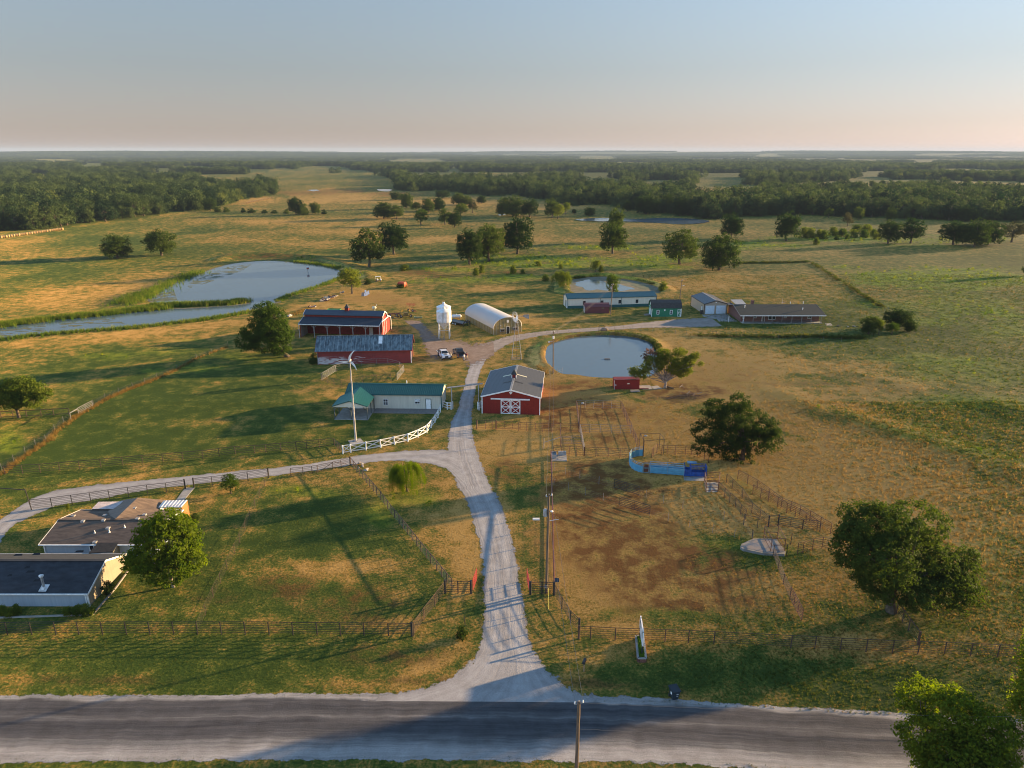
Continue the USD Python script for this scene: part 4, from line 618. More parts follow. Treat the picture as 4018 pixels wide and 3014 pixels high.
# ---------------------------------------------------------------- buildings
def sidingmat(name, col, col2, horiz=False, scale=(3.3, 3.3, 0.2), rough=0.55, peel=None):
    return M(name, col, rough, scale=1.0, col2=col2, lo=0.3, hi=0.75, stretch=(0.25, 0.25, 6.0) if horiz else scale)
RED = sidingmat('red_siding', (0.20, 0.009, 0.007), (0.145, 0.007, 0.006)); REDO = sidingmat('old_red_boards', (0.22, 0.030, 0.028), (0.135, 0.020, 0.020), True); CREAM = sidingmat('cream_siding', (0.60, 0.57, 0.47), (0.50, 0.47, 0.39))
WHITE = M('white_paint', (0.78, 0.78, 0.76), 0.5, 0.08); WHITEM = M('white_metal', (0.72, 0.73, 0.74), 0.35, 0.12, 1.2, col2=(0.52, 0.52, 0.50)); GREENR = sidingmat('green_metal_roof', (0.012, 0.095, 0.080), (0.010, 0.070, 0.060), rough=0.4); TEALR = sidingmat('teal_metal_roof', (0.014, 0.085, 0.105), (0.011, 0.065, 0.085), rough=0.4); TEALT = M('teal_trim', (0.010, 0.075, 0.075), 0.5)
SLATE = sidingmat('slate_grey_metal', (0.072, 0.074, 0.078), (0.056, 0.059, 0.063), rough=0.5); DKBLUE = sidingmat('blue_grey_shingle', (0.040, 0.052, 0.070), (0.026, 0.034, 0.048), True, rough=0.85)
TINR = M('weathered_tin', (0.115, 0.155, 0.172), 0.5, scale=0.9, col2=(0.036, 0.052, 0.064), lo=0.38, hi=0.60, stretch=(1.6, 0.8, 0.8)); SHNG = M('dark_shingle', (0.040, 0.038, 0.036), 0.9, scale=2.2, col2=(0.022, 0.022, 0.023), bump=0.01, bscale=14); SHNB = M('brown_shingle', (0.16, 0.115, 0.085), 0.9, scale=1.4, col2=(0.095, 0.068, 0.052), bump=0.012, bscale=12, stretch=(0.6, 2, 1)); SHND = M('charcoal_shingle', (0.036, 0.042, 0.052), 0.9, scale=1.0, col2=(0.020, 0.024, 0.031), bump=0.012, bscale=12, stretch=(0.7, 2, 1)); SHNR = M('green_black_shingle', (0.028, 0.040, 0.040), 0.9, scale=2.0, col2=(0.018, 0.027, 0.028))
TINS = M('pale_seam', (0.26, 0.30, 0.31), 0.6, 0.3, 1.5)
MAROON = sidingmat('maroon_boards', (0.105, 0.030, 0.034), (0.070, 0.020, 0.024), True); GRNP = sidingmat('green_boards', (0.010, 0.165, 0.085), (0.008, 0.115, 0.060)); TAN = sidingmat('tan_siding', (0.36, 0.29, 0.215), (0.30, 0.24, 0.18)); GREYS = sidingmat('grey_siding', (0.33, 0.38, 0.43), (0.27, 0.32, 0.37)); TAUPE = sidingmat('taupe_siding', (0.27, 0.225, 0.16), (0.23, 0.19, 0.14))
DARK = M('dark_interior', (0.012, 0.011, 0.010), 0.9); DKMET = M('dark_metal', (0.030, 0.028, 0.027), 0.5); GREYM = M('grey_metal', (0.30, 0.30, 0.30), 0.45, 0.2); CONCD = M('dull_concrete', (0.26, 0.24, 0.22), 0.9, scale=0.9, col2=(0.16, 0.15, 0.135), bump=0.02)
CONC = M('concrete', (0.36, 0.34, 0.31), 0.9, scale=1.2, col2=(0.25, 0.235, 0.215), bump=0.01); WOODG = M('grey_boards', (0.27, 0.24, 0.22), 0.85, scale=2.0, col2=(0.18, 0.16, 0.145), stretch=(6, 0.7, 1)); WOODP = M('pole_wood', (0.145, 0.105, 0.075), 0.85, scale=2.0, col2=(0.075, 0.052, 0.038), stretch=(6, 6, 0.5), bump=0.01); BRICK = usdkit.material(stage, LK + 'far_brick', {'q': ('geometry', {}), 'm': ('mapping', {'rotation': (math.pi / 2, 0, 0)}), 'b': ('brick_texture', {'color1': (0.17, 0.065, 0.045), 'color2': (0.10, 0.040, 0.032), 'mortar': (0.16, 0.13, 0.11), 'scale': 2.2, 'mortar_size': 0.012}), 'p': ('principled_bsdf', {'roughness': 0.9})}, [('q.position', 'm.vector'), ('m.vector', 'b.vector'), ('b.color', 'p.base_color')], surface='p.BSDF')
GLASS = usdkit.material(stage, LK + 'window_glass', {'p': ('principled_bsdf', {'base_color': (0.016, 0.020, 0.026), 'roughness': 0.08, 'specular_ior_level': 0.7})}, [], surface='p.BSDF')
DOORB = M('pale_blue_door', (0.52, 0.60, 0.66), 0.5, 0.05); POLYC = usdkit.material(stage, LK + 'yellowed_panel', {'q': ('geometry', {}), 'n': ('noise_texture', {'scale': 0.8, 'detail': 3.0}), 'r': ('rgb_ramp', {'ramp': [(0.3, (0.46, 0.36, 0.16)), (0.7, (0.34, 0.28, 0.14))]}), 'p': ('principled_bsdf', {'roughness': 0.35}), 't': ('translucent_bsdf', {}), 'x': ('mix_closure', {'fac': 0.35})}, [('q.position', 'n.vector'), ('n.fac', 'r.fac'), ('r.color', 'p.base_color'), ('r.color', 't.color'), ('p.BSDF', 'x.closure1'), ('t.BSDF', 'x.closure2')], surface='x.closure')
FILM = usdkit.material(stage, LK + 'white_film', {'p': ('principled_bsdf', {'base_color': (0.74, 0.74, 0.74), 'roughness': 0.35}), 't': ('translucent_bsdf', {'color': (0.7, 0.7, 0.66)}), 'x': ('mix_closure', {'fac': 0.3})}, [('p.BSDF', 'x.closure1'), ('t.BSDF', 'x.closure2')], surface='x.closure')
PEEL = usdkit.material(stage, LK + 'peeling_red_wall', {'q': ('geometry', {}), 'm': ('mapping', {'scale': (0.35, 0.35, 2.2)}), 'n': ('noise_texture', {'scale': 1.3, 'detail': 6.0, 'roughness': 0.65}), 's': ('separate_xyz', {}), 'zr': ('rgb_ramp', {'ramp': [(0.0, (1, 1, 1)), (0.42, (0.9, 0.9, 0.9)), (0.50, (0, 0, 0))]}), 'zz': ('math', {'math_type': 'multiply', 'value2': 0.25}),
    'xr': ('map_range', {'from_min': -46.5, 'from_max': -30.0, 'to_min': 0.16, 'to_max': -0.12, 'clamp': True}), 'ad': ('math', {'math_type': 'add'}), 'th': ('rgb_ramp', {'ramp': [(0.56, (0, 0, 0)), (0.61, (1, 1, 1))]}), 'mk': ('math', {'math_type': 'multiply'}), 'n2': ('noise_texture', {'scale': 1.5, 'detail': 3.0}), 'rd': ('rgb_ramp', {'ramp': [(0.3, (0.225, 0.026, 0.026)), (0.7, (0.155, 0.020, 0.022))]}), 'wv': ('wave_texture', {'bands_direction': 'z', 'scale': 1.05, 'profile': 'saw'}), 'bp': ('bump', {'distance': 0.03, 'strength': 0.8}), 'x': ('mix', {'color2': (0.50, 0.46, 0.46)}), 'p': ('principled_bsdf', {'roughness': 0.7})},
    [('q.position', 'm.vector'), ('m.vector', 'n.vector'), ('q.position', 's.vector'), ('s.z', 'zz.value1'), ('zz.value', 'zr.fac'), ('s.x', 'xr.value'), ('n.fac', 'ad.value1'), ('xr.result', 'ad.value2'), ('ad.value', 'th.fac'), ('th.color', 'mk.value1'), ('zr.color', 'mk.value2'), ('q.position', 'n2.vector'), ('n2.fac', 'rd.fac'), ('rd.color', 'x.color1'), ('mk.value', 'x.fac'), ('x.color', 'p.base_color'), ('q.position', 'wv.vector'), ('wv.fac', 'bp.height'), ('bp.normal', 'p.normal')], surface='p.BSDF')
class Frame:
    def __init__(s, c, l, r, yaw=None):
        s.o = g(c, *l); e = g(c, *r) - s.o; s.yaw = math.atan2(e[1], e[0]) if yaw is None else yaw; s.W = float(np.hypot(*e)); s.c, s.s = math.cos(s.yaw), math.sin(s.yaw); s.crop = c
    def loc(s, x, y, z=0.0, c=None):
        d = g(c or s.crop, x, y, z) - s.o; return np.array([d[0] * s.c + d[1] * s.s, -d[0] * s.s + d[1] * s.c])
    def world(s, x, y): return s.o + np.array([x * s.c - y * s.s, x * s.s + y * s.c])
    def h(s, x, y, u, v): return hz(s.world(u, v), s.crop, x, y)
    def thing(s, name, label, cat, group=None): return thing(name, label, cat, (s.o[0], s.o[1], 0), s.yaw, group)
def wb(face, at_, u0, u1, z0, z1, proud=0.03, back=0.02):
    """a flat piece on a wall: face f looks to -y, b to +y, r to +x, l to -x"""
    if face == 'f': return box(u0, u1, at_ - proud, at_ + back, z0, z1)
    if face == 'b': return box(u0, u1, at_ - back, at_ + proud, z0, z1)
    if face == 'r': return box(at_ - back, at_ + proud, u0, u1, z0, z1)
    return box(at_ - proud, at_ + back, u0, u1, z0, z1)
def window(t, face, at_, u0, u1, z0, z1, frame=None, bars=(1, 1), fw=0.08, label=None):
    fr = [wb(face, at_, u0 - fw, u1 + fw, z0 - fw, z0, .05), wb(face, at_, u0 - fw, u1 + fw, z1, z1 + fw, .05), wb(face, at_, u0 - fw, u0, z0, z1, .048), wb(face, at_, u1, u1 + fw, z0, z1, .048)]
    for i in range(bars[0]): u = u0 + (u1 - u0) * (i + 1) / (bars[0] + 1); fr.append(wb(face, at_, u - .025, u + .025, z0, z1, .036))
    for i in range(bars[1]): z = z0 + (z1 - z0) * (i + 1) / (bars[1] + 1); fr.append(wb(face, at_, u0, u1, z - .03, z + .03, .034))
    w = part(t, 'window', fr, frame or WHITE, label); part(w, 'pane', wb(face, at_, u0, u1, z0, z1, .02), GLASS); return w
def door(t, face, at_, u0, u1, z0, z1, mat, trim=None, label=None, knob=True):
    d = part(t, 'door', wb(face, at_, u0, u1, z0, z1, .045), mat, label)
    fw = .09; part(d, 'door_frame', [wb(face, at_, u0 - fw, u0, z0, z1 + fw, .06), wb(face, at_, u1, u1 + fw, z0, z1 + fw, .06), wb(face, at_, u0, u1, z1, z1 + fw, .058)], trim or WHITE)
    if knob: part(d, 'handle', wb(face, at_, u1 - .14, u1 - .08, (z0 + z1) / 2 - .08, (z0 + z1) / 2 + .02, .10), DKMET)
    return d
def rib_slope(a, b, c, d, th, pitch=0.45, rib=0.03):
    """a metal roof slope: board with a ribbed sheet on it; ab along the eave, dc along the ridge"""
    a, b, c, d = (np.asarray(p, float) for p in (a, b, c, d)); n = np.cross(b - a, d - a); n /= np.linalg.norm(n); up = n * 0.012
    out = [slab([a, b, c, d], th)]
    if pitch: out.append(ribbed(a + up, b + up, c + up, d + up, pitch, rib))
    return out
def gable(t, W, D, eave, ridge, axis, wall, roof, trim, oh=0.3, th=0.10, pitch=0.45, corner=True, base=None, capmat=None, walls=True):
    if axis == 'y':
        if walls: part(t, 'wall', prism([(0, 0), (W, 0), (W, eave), (W / 2, ridge), (0, eave)], 0, D), wall)
        k = (ridge - eave) / (W / 2); e = eave - k * oh + th; r = ridge + th
        part(t, 'roof_slope', rib_slope((-oh, D + oh, e), (-oh, -oh, e), (W / 2, -oh, r), (W / 2, D + oh, r), th, pitch), roof); part(t, 'roof_slope', rib_slope((W + oh, -oh, e), (W + oh, D + oh, e), (W / 2, D + oh, r), (W / 2, -oh, r), th, pitch), roof)
        part(t, 'ridge_cap', slab([(W / 2 - .22, -oh, r + .02), (W / 2 + .22, -oh, r + .02), (W / 2 + .22, D + oh, r + .02), (W / 2 - .22, D + oh, r + .02)], .03), capmat or roof)
        for y in (-oh - .03, D + oh + .03):
            for s in (0, 1): part(t, 'rake_trim', beam(((-oh, W + oh)[s], y, e - .08), (W / 2, y, r - .08), .05, .24), trim)
        for x in (-oh - .03, W + oh + .03): part(t, 'fascia', beam((x, -oh, e - .07), (x, D + oh, e - .07), .05, .16), trim)
    else:
        if walls: part(t, 'wall', moved(prism([(0, 0), (D, 0), (D, eave), (D / 2, ridge), (0, eave)], -W, 0), (0, 0, 0), math.pi / 2), wall)
        k = (ridge - eave) / (D / 2); e = eave - k * oh + th; r = ridge + th
        part(t, 'roof_slope', rib_slope((-oh, -oh, e), (W + oh, -oh, e), (W + oh, D / 2, r), (-oh, D / 2, r), th, pitch), roof); part(t, 'roof_slope', rib_slope((W + oh, D + oh, e), (-oh, D + oh, e), (-oh, D / 2, r), (W + oh, D / 2, r), th, pitch), roof)
        part(t, 'ridge_cap', slab([(-oh, D / 2 - .2, r + .02), (W + oh, D / 2 - .2, r + .02), (W + oh, D / 2 + .2, r + .02), (-oh, D / 2 + .2, r + .02)], .03), capmat or roof)
        for x in (-oh - .03, W + oh + .03):
            for s in (0, 1): part(t, 'rake_trim', beam((x, (-oh, D + oh)[s], e - .08), (x, D / 2, r - .08), .05, .2), trim)
        for y in (-oh - .03, D + oh + .03): part(t, 'fascia', beam((-oh, y, e - .07), (W + oh, y, e - .07), .05, .16), trim)
    if corner:
        for x in (0, W):
            for y in (0, D): part(t, 'corner_trim', box(x - .09, x + .09, y - .09, y + .09, 0, eave - .05), trim)
def cupola(t, x, y, z, s, wall, roof, trim):
    c = part(t, 'cupola', box(x - s / 2, x + s / 2, y - s / 2, y + s / 2, z - .35, z + s * .8), wall)
    part(c, 'cupola_roof', trimesh.Trimesh([(x - s * .72, y - s * .72, z + s * .8), (x + s * .72, y - s * .72, z + s * .8), (x + s * .72, y + s * .72, z + s * .8), (x - s * .72, y + s * .72, z + s * .8), (x, y, z + s * 2.0)], [(0, 1, 4), (1, 2, 4), (2, 3, 4), (3, 0, 4), (0, 2, 1), (0, 3, 2)], process=False), roof)
    part(c, 'cupola_trim', [box(x + a * s / 2 - .06, x + a * s / 2 + .06, y + b * s / 2 - .06, y + b * s / 2 + .06, z - .3, z + s * .8 - .01) for a in (-1, 1) for b in (-1, 1)], trim)

# -- the red barn by the drive
f = Frame('Z1d', (375, 1150), (1540, 1185)); W = f.W; eave = (f.h(365, 800, 0, 0) + f.h(1550, 815, W, 0)) / 2 - .1; ridge = f.h(960, 665, W / 2, 0) - .1; D = f.loc(1565, 325, eave)[1]
t = f.thing('red_barn', 'red metal barn with white crossed sliding doors and a small cupola beside the drive', 'barn'); gable(t, W, D, eave, ridge, 'y', RED, SLATE, WHITE, oh=0.22, pitch=0.6, capmat=GREYM)
px = lambda x: (x - 375) / 1165 * W
x0, x1, zt = px(755), px(1150), f.h(755, 872, px(755), 0); xm = (x0 + x1) / 2
for a, b in ((x0, xm - .03), (xm + .03, x1)):
    d = part(t, 'sliding_door', wb('f', 0, a, b, .08, zt, .07), RED); w = .16; zm = (.08 + zt) / 2; y = -.10; fr = []
    fr += [box(a, a + w, y - .02, y + .03, .08, zt), box(b - w, b, y - .02, y + .03, .08, zt), box(a + w, b - w, y - .02, y + .03, .08, .08 + w), box(a + w, b - w, y - .02, y + .03, zt - w, zt), box(a + w, b - w, y - .02, y + .03, zm - w / 2, zm + w / 2)]
    part(d, 'door_frame', fr, WHITE)
    part(d, 'cross_brace', [beam((p, y + .002, q), (r, y + .002, s), .03, .11) for q, s in ((.2, zm - .06), (zm + .06, zt - .12)) for p, r in ((a + w, b - w), (b - w, a + w))], WHITE)
part(t, 'door_track', box(px(555), px(1345), -.20, -.02, zt + .05, zt + .30), WHITE)
zc = f.h(945, 730, W / 2, 0); part(t, 'diamond_vent', moved(box(-.24, .24, -.05, .02, -.24, .24), (0, 0, 0)) if False else beam((W / 2, -.05, zc - .34), (W / 2, -.05, zc + .34), .06, .0) if False else prism([(W / 2, zc - .36), (W / 2 + .34, zc), (W / 2, zc + .36), (W / 2 - .34, zc)], -.06, -.01), WHITE)
part(t, 'wall_lamp', [tube((W / 2 + .1, -.02, zc - .75), (W / 2 + .1, -.3, zc - .65), .03), lathe([(.02, zc - .62), (.14, zc - .78)], 8) if False else moved(lathe([(.02, .12), (.15, -.06)], 8), (W / 2 + .1, -.32, zc - .68))], DKMET)
cy = f.loc(985, 425, ridge)[1]; cupola(t, W / 2, cy, ridge + .12, .85, RED, DKMET, WHITE)
SKYL = M('skylight_panel', (0.52, 0.50, 0.36), 0.4, 0.06); k = (ridge - eave) / (W / 2)
for yy_, mat, nm, ex in ((f.loc(1010, 362, ridge)[1], SKYL, 'skylight', 2.1), (f.loc(970, 530, ridge - .3)[1], DKMET, 'dark_roof_panel', 1.6)):
    for s in (-1, 1): a_, b_ = W / 2 + s * .35, W / 2 + s * (.35 + ex); z_ = lambda x: ridge + .10 - k * abs(x - W / 2) + .07; q = [(a_, yy_ - .22, z_(a_)), (b_, yy_ - .22, z_(b_)), (b_, yy_ + .22, z_(b_)), (a_, yy_ + .22, z_(a_))]; part(t, nm, slab(q if s > 0 else q[::-1], .03), mat)

# -- the cream building with the green roof
f = Frame('Z1c', (820, 870), (1925, 885)); zr = 3.0; f.o = g('Z1c', 1925, 885); f.o = f.world(-f.loc(1970, 460, 4.6)[0] * 0, 0); eave = f.h(1920, 640, 0, 0)
D = f.loc(2015, 702)[1]; xl = f.loc(345, 445, 4.8)[0]; W = -xl; f.o = f.world(xl, 0); ridge = f.h(1965, 462, W, D / 2) - .05; ridge = max(ridge, eave + .9)
t = f.thing('cream_building', 'long cream metal building with a green roof and a gabled porch left of the drive', 'building'); gable(t, W, D, eave, ridge, 'x', CREAM, GREENR, TEALT, oh=0.16, pitch=0.38)
X = lambda x: f.loc(x, 880)[0]
ribs = ribbed((0.05, -.012, .05), (W - .05, -.012, .05), (W - .05, -.012, eave - .06), (.05, -.012, eave - .06), .3, .018); part(t, 'wall_sheet', ribs, CREAM, kind=None); part(t, 'wall_sheet', ribbed((W + .012, 0.05, .05), (W + .012, D - .05, .05), (W + .012, D - .05, eave), (W + .012, .05, eave), .3, .018), CREAM)
z = lambda x, y: f.h(x, y, X(x), 0)
window(t, 'f', -.03, X(960), X(1030), z(990, 800), z(990, 710), WHITE, (1, 2)); w = window(t, 'f', -.03, X(1490), X(1565), z(1525, 780), z(1525, 712), WHITE, (1, 1)); part(w, 'air_conditioner', wb('f', -.03, X(1492), X(1560), z(1525, 748), z(1525, 716), .12), WHITEM)
door(t, 'f', -.03, X(1672), X(1752), .12, z(1710, 708), WHITE, TEALT)
part(t, 'vent_pipe', tube((X(1278) + .2, D * .62, eave), (X(1278) + .2, D * .62, ridge + .55), .11, 8), WHITEM)
part(t, 'roof_gutter', beam((0, -.24, eave - .02), (W, -.24, eave - .02), .1, .1), TEALT)
# porch
c0, c1, c2, c3 = (f.loc(*p) for p in ((145, 1050), (685, 1050), (745, 945), (285, 875))); py0 = (c0[1] + c1[1]) / 2; pxa, pxb = c0[0], c1[0] + .05; pe = f.h(130, 815, pxa, py0); pa = f.h(385, 738, (pxa + pxb) / 2, py0); pm = (pxa + pxb) / 2
kk_ = (ridge - eave) / (D / 2); yb = (pa - eave) / kk_; ybe = (pe - eave) / kk_
pr = part(t, 'porch_roof', rib_slope((pxa - .3, ybe, pe), (pxa - .3, py0 - .3, pe), (pm, py0 - .3, pa + .1), (pm, yb, pa + .1), .08, .38) + rib_slope((pxb + .3, py0 - .3, pe), (pxb + .3, ybe, pe), (pm, yb, pa + .1), (pm, py0 - .3, pa + .1), .08, .38), GREENR)
part(pr, 'porch_gable', prism([(pxa - .2, pe - .22), (pxb + .2, pe - .22), (pxb + .2, pe - .02), (pm, pa - .02), (pxa - .2, pe - .02)], py0 - .24, py0 - .16), CREAM)
for s in (0, 1): part(pr, 'porch_rake', beam(((pxa - .3, pxb + .3)[s], py0 - .33, pe - .04), (pm, py0 - .33, pa + .06), .05, .16), TEALT); part(pr, 'porch_beam', beam(((pxa, pxb)[s], py0, pe - .16), ((pxa, pxb)[s], -.1, pe - .16), .16, .2), CREAM)
POSTG = M('green_grey_post', (0.07, 0.085, 0.08), 0.6)
for x, y in ((pxa, py0), (pm, py0), (pxb, py0), (pxa, py0 * .5), (pxb, py0 * .45), (pxb, -.15)): part(t, 'porch_post', box(x - .08, x + .08, y - .08, y + .08, .05, pe - .26), POSTG)
for x, s in ((pm, 1), (pm, -1), (pxa, 1), (pxb, -1)): part(t, 'post_brace', beam((x, py0 + .0, pe - .95), (x + s * .6, py0, pe - .3), .08, .08), POSTG)
part(t, 'garage_door', wb('f', -.02, X(455), X(600), .05, 2.3, .05), WHITE)
for a, b in ((475, 515), (545, 585)): part(t, 'garage_window', wb('f', -.02, X(a), X(b), 1.55, 1.9, .07), GLASS)
part(t, 'porch_floor', extr([(c0[0] - .1, py0 - .15), (c1[0] + .2, py0 - .15), (c1[0] + .2, -.05), (c0[0] - .1, -.05)], 0, .10), CONC)
bw = .24; dk = f.loc(1300, 952)[1]; nb = int((W - .3 - pxb - .3) / bw); part(t, 'deck', [box(pxb + .3 + i * bw, pxb + .3 + i * bw + bw - .02, dk, -.05, .04, .16 + .01 * (i % 3)) for i in range(nb)], WOODG, 'weathered plank walk along the front wall', kind='stuff')

# -- small wind turbine
b = at('Z1c', 495, 1415); hh_ = hz(b[:2], 'Z1b', 990, 945); s_ = CR['Z1b'][2] * (b[1] * math.cos(PITCH) + (H - hh_) * math.sin(PITCH)) / F
obj('concrete_pad', extr(gs('Z1c', [(365, 1410), (570, 1370), (637, 1442), (430, 1478)]), 0, .12), CONC, 'square concrete pad under the tall turbine pole', 'concrete pad')
t = thing('wind_turbine', 'tall slim wind turbine with three curved blades in front of the green roofed building', 'wind turbine', b + [0, 0, .1]); PALEM = M('galvanised_pole', (0.38, 0.36, 0.35), 0.45, 0.15)
part(t, 'pole', [tube((0, 0, 0), (0, 0, hh_ * .5), .19, 12, .14), tube((0, 0, hh_ * .5), (0, 0, hh_ - .35), .135, 12, .085)], PALEM); part(t, 'base_flange', [lathe([(0.01, .07), (.42, .07), (.42, 0)], 12)] + [tube((math.cos(a) * .34, math.sin(a) * .34, 0), (math.cos(a) * .34, math.sin(a) * .34, .2), .035, 5) for a in np.arange(8) * math.pi / 4], GREYM)
part(t, 'nacelle', moved(trimesh.creation.icosphere(2, 1.0), (0, 0, 0), 0) if False else trimesh.Trimesh(trimesh.creation.icosphere(2, 1.0).vertices * [.2, .55, .24] + [0, .1, hh_ - .2], trimesh.creation.icosphere(2, 1.0).faces), PALEM, smooth=True)
part(t, 'hub', trimesh.Trimesh(trimesh.creation.icosphere(2, 1.0).vertices * [.2, .26, .2] + [0, -.48, hh_ - .18], trimesh.creation.icosphere(2, 1.0).faces), PALEM, smooth=True)
for dx, dz in ((90, 172), (-200, 12), (105, -145)):
    L = np.hypot(dx, dz) * s_ * 1.02; d = np.array([dx - .25 * dz * 1.0, 0, dz + .25 * dx]) / np.hypot(dx - .25 * dz, dz + .25 * dx); nrm = np.array([d[2], 0, -d[0]]) ; ts = np.linspace(0, 1, 12); ctr = np.array([0, -.5, hh_ - .18]) + d * (ts * L)[:, None] + nrm * (0.42 * L * ts ** 2.2 - .16 * L * ts)[:, None]; wd_ = .16 + .26 * np.sin(np.clip(ts * 1.25, 0, 1) * math.pi) ** .7 * (1 - .55 * ts)
    v = np.vstack([ctr + nrm * wd_[:, None] * .5 + [0, -.03, 0], ctr - nrm * wd_[:, None] * .5 + [0, .03, 0], ctr + [0, .05, 0]]); n_ = 12; fc = []
    for i in range(n_ - 1):
        for a, b_ in ((0, 1), (1, 2), (2, 0)): fc += [(a * n_ + i, b_ * n_ + i, b_ * n_ + i + 1), (a * n_ + i, b_ * n_ + i + 1, a * n_ + i + 1)]
    part(t, 'blade', (v, np.array(fc)), WHITEM)

# -- the old red barn with the tin roof
f = Frame('Z1b', (460, 1025), (2015, 995)); eave = (f.h(450, 772, 0, 0) + f.h(2015, 775, f.W, 0)) / 2; W = f.W; D = f.loc(2140, 868)[1]; D = max(6.5, D); ridge = f.h(2075, 520, W, D / 2) - .1
t = f.thing('old_red_barn', 'long old red barn with peeling paint and a weathered bluish tin roof', 'barn'); gable(t, W, D, eave, ridge, 'x', RED, TINR, REDO, oh=0.45, pitch=0.75, corner=False)
part(t, 'board_wall', wb('f', 0, .02, W - .02, .05, eave - .2, .035), PEEL, 'front wall with white patches of peeling paint'); part(t, 'white_corner_post', box(W - .05, W + .1, -.16, .02, 0, eave - .1), WHITE); part(t, 'gable_rake', beam((W + .06, D + .1, eave - .1), (W + .06, D / 2, ridge - .2), .06, .22), WHITE)
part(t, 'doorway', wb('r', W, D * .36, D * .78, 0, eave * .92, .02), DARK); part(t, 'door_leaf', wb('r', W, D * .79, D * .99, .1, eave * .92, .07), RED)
part(t, 'corner_trim', box(-.06, .06, -.12, .0, 0, eave - .2), WOODG); k = (ridge - eave) / (D / 2); q0, q1 = f.loc(1485, 630, ridge - .7), f.loc(1575, 528, ridge); xs = f.loc(1487, 630, eave + .9)[0]; ya, yb_ = D * .18, D * .46; part(t, 'roof_seam', [slab([(x, -.4, eave + .13 - k * .4), (x + .07, -.4, eave + .13 - k * .4), (x + .07, D / 2 - .2, ridge + .07), (x, D / 2 - .2, ridge + .07)], .03) for x in np.arange(.6, W, 1.05)], TINS, 'pale weathered seams of the tin sheets', kind='stuff'); part(t, 'skylight', slab([(xs, ya, eave + k * ya + .17), (xs + .95, ya, eave + k * ya + .17), (xs + .95, yb_, eave + k * yb_ + .17), (xs, yb_, eave + k * yb_ + .17)], .03), WHITEM)

# -- the red shed with the raised middle roof
f = Frame('Z1b', (155, 582), (1480, 640)); e_l = f.h(140, 352, 0, 0); f = Frame('Z1b', (155, 582), (1480, 640)); rr_ = g('Z1b', 1460, 385, e_l - .1); ll_ = g('Z1b', 138, 352, e_l - .1); f.o = ll_ + np.array([.15, .25]); dv = rr_ - ll_; f.yaw = math.atan2(dv[1], dv[0]); f.c, f.s = math.cos(f.yaw), math.sin(f.yaw); W = float(np.hypot(*dv)) - .1; eave = e_l
D = f.loc(1682, 440)[1]; D = 10.4 if not 8 < D < 12.5 else D; z1, z2, z3 = eave + 1.15, eave + 1.75, eave + 2.65; ya, yb_, ym = D * .34, D * .66, D * .5
t = f.thing('red_shed', 'open fronted red shed with a raised middle roof, white trim and a cupola', 'shed')
prof = [(0, 0), (D, 0), (D, eave), (yb_, z1), (yb_, z2), (ym, z3), (ya, z2), (ya, z1), (0, eave)]
yz = lambda poly, x0, x1: moved(prism(poly, -x1, -x0), (0, 0, 0), math.pi / 2)
part(t, 'gable_wall', yz(prof, W - .15, W), RED, 'sunlit end wall with sliding doors'); part(t, 'gable_wall', yz(prof, 0, .15), RED); part(t, 'inner_wall', box(.15, W - .15, D * .42, D * .42 + .15, 0, z1 - .1), RED); part(t, 'back_wall', box(.15, W - .15, D - .15, D, 0, eave), RED); part(t, 'raised_wall', [box(.15, W - .15, ya - .05, ya + .08, z1 - .25, z2 - .02), box(.15, W - .15, yb_ - .08, yb_ + .05, z1 - .25, z2 - .02)], RED)
part(t, 'low_roof', rib_slope((-.25, -.35, eave + .02), (W + .25, -.35, eave + .02), (W + .25, ya - .06, z1 + .02), (-.25, ya - .06, z1 + .02), .1, None), DKBLUE); part(t, 'low_roof', rib_slope((W + .25, D + .3, eave + .02), (-.25, D + .3, eave + .02), (-.25, yb_ + .06, z1 + .02), (W + .25, yb_ + .06, z1 + .02), .1, None), DKBLUE)
part(t, 'high_roof', rib_slope((-.25, ya - .3, z2 + .02), (W + .25, ya - .3, z2 + .02), (W + .25, ym, z3 + .14), (-.25, ym, z3 + .14), .1, None), DKBLUE); part(t, 'high_roof', rib_slope((W + .25, yb_ + .3, z2 + .02), (-.25, yb_ + .3, z2 + .02), (-.25, ym, z3 + .14), (W + .25, ym, z3 + .14), .1, None), DKBLUE)
for x in (-.29, W + .29):
    for a, b in (((-.35, eave - .08), (ya - .08, z1 - .08)), ((ya - .2, z1 - .1), (ya - .2, z2 - .1)), ((ya - .3, z2 - .08), (ym, z3 + .05)), ((ym, z3 + .05), (yb_ + .3, z2 - .08)), ((yb_ + .2, z2 - .1), (yb_ + .2, z1 - .1)), ((yb_ + .08, z1 - .08), (D, eave - .08))): part(t, 'white_trim', beam((x, a[0], a[1]), (x, b[0], b[1]), .06, .24) if a[0] != b[0] else box(x - .03, x + .03, a[0] - .1, a[0] + .1, min(a[1], b[1]), max(a[1], b[1])), WHITE)
    part(t, 'corner_trim', box(x - .03, x + .03, -.1, .15, 0, eave - .1), WHITE); part(t, 'corner_trim', box(x - .03, x + .03, D - .1, D + .1, 0, eave - .1), WHITE)
part(t, 'front_fascia', beam((-.25, -.38, eave - .06), (W + .25, -.38, eave - .06), .05, .2), WHITE); part(t, 'front_beam', box(.15, W - .15, -.08, .08, eave - .4, eave - .12), WOODG)
for xq in (350, 580, 800, 1025, 1245):
    x = f.loc(xq, 370, eave)[0]; po = part(t, 'post', box(x - .11, x + .11, -.11, .11, 0, eave - .4), WOODG)
    part(po, 'brace', [beam((x, 0, eave - 1.1), (x + s * .7, 0, eave - .42), .1, .1) for s in (-1, 1)], WOODG)
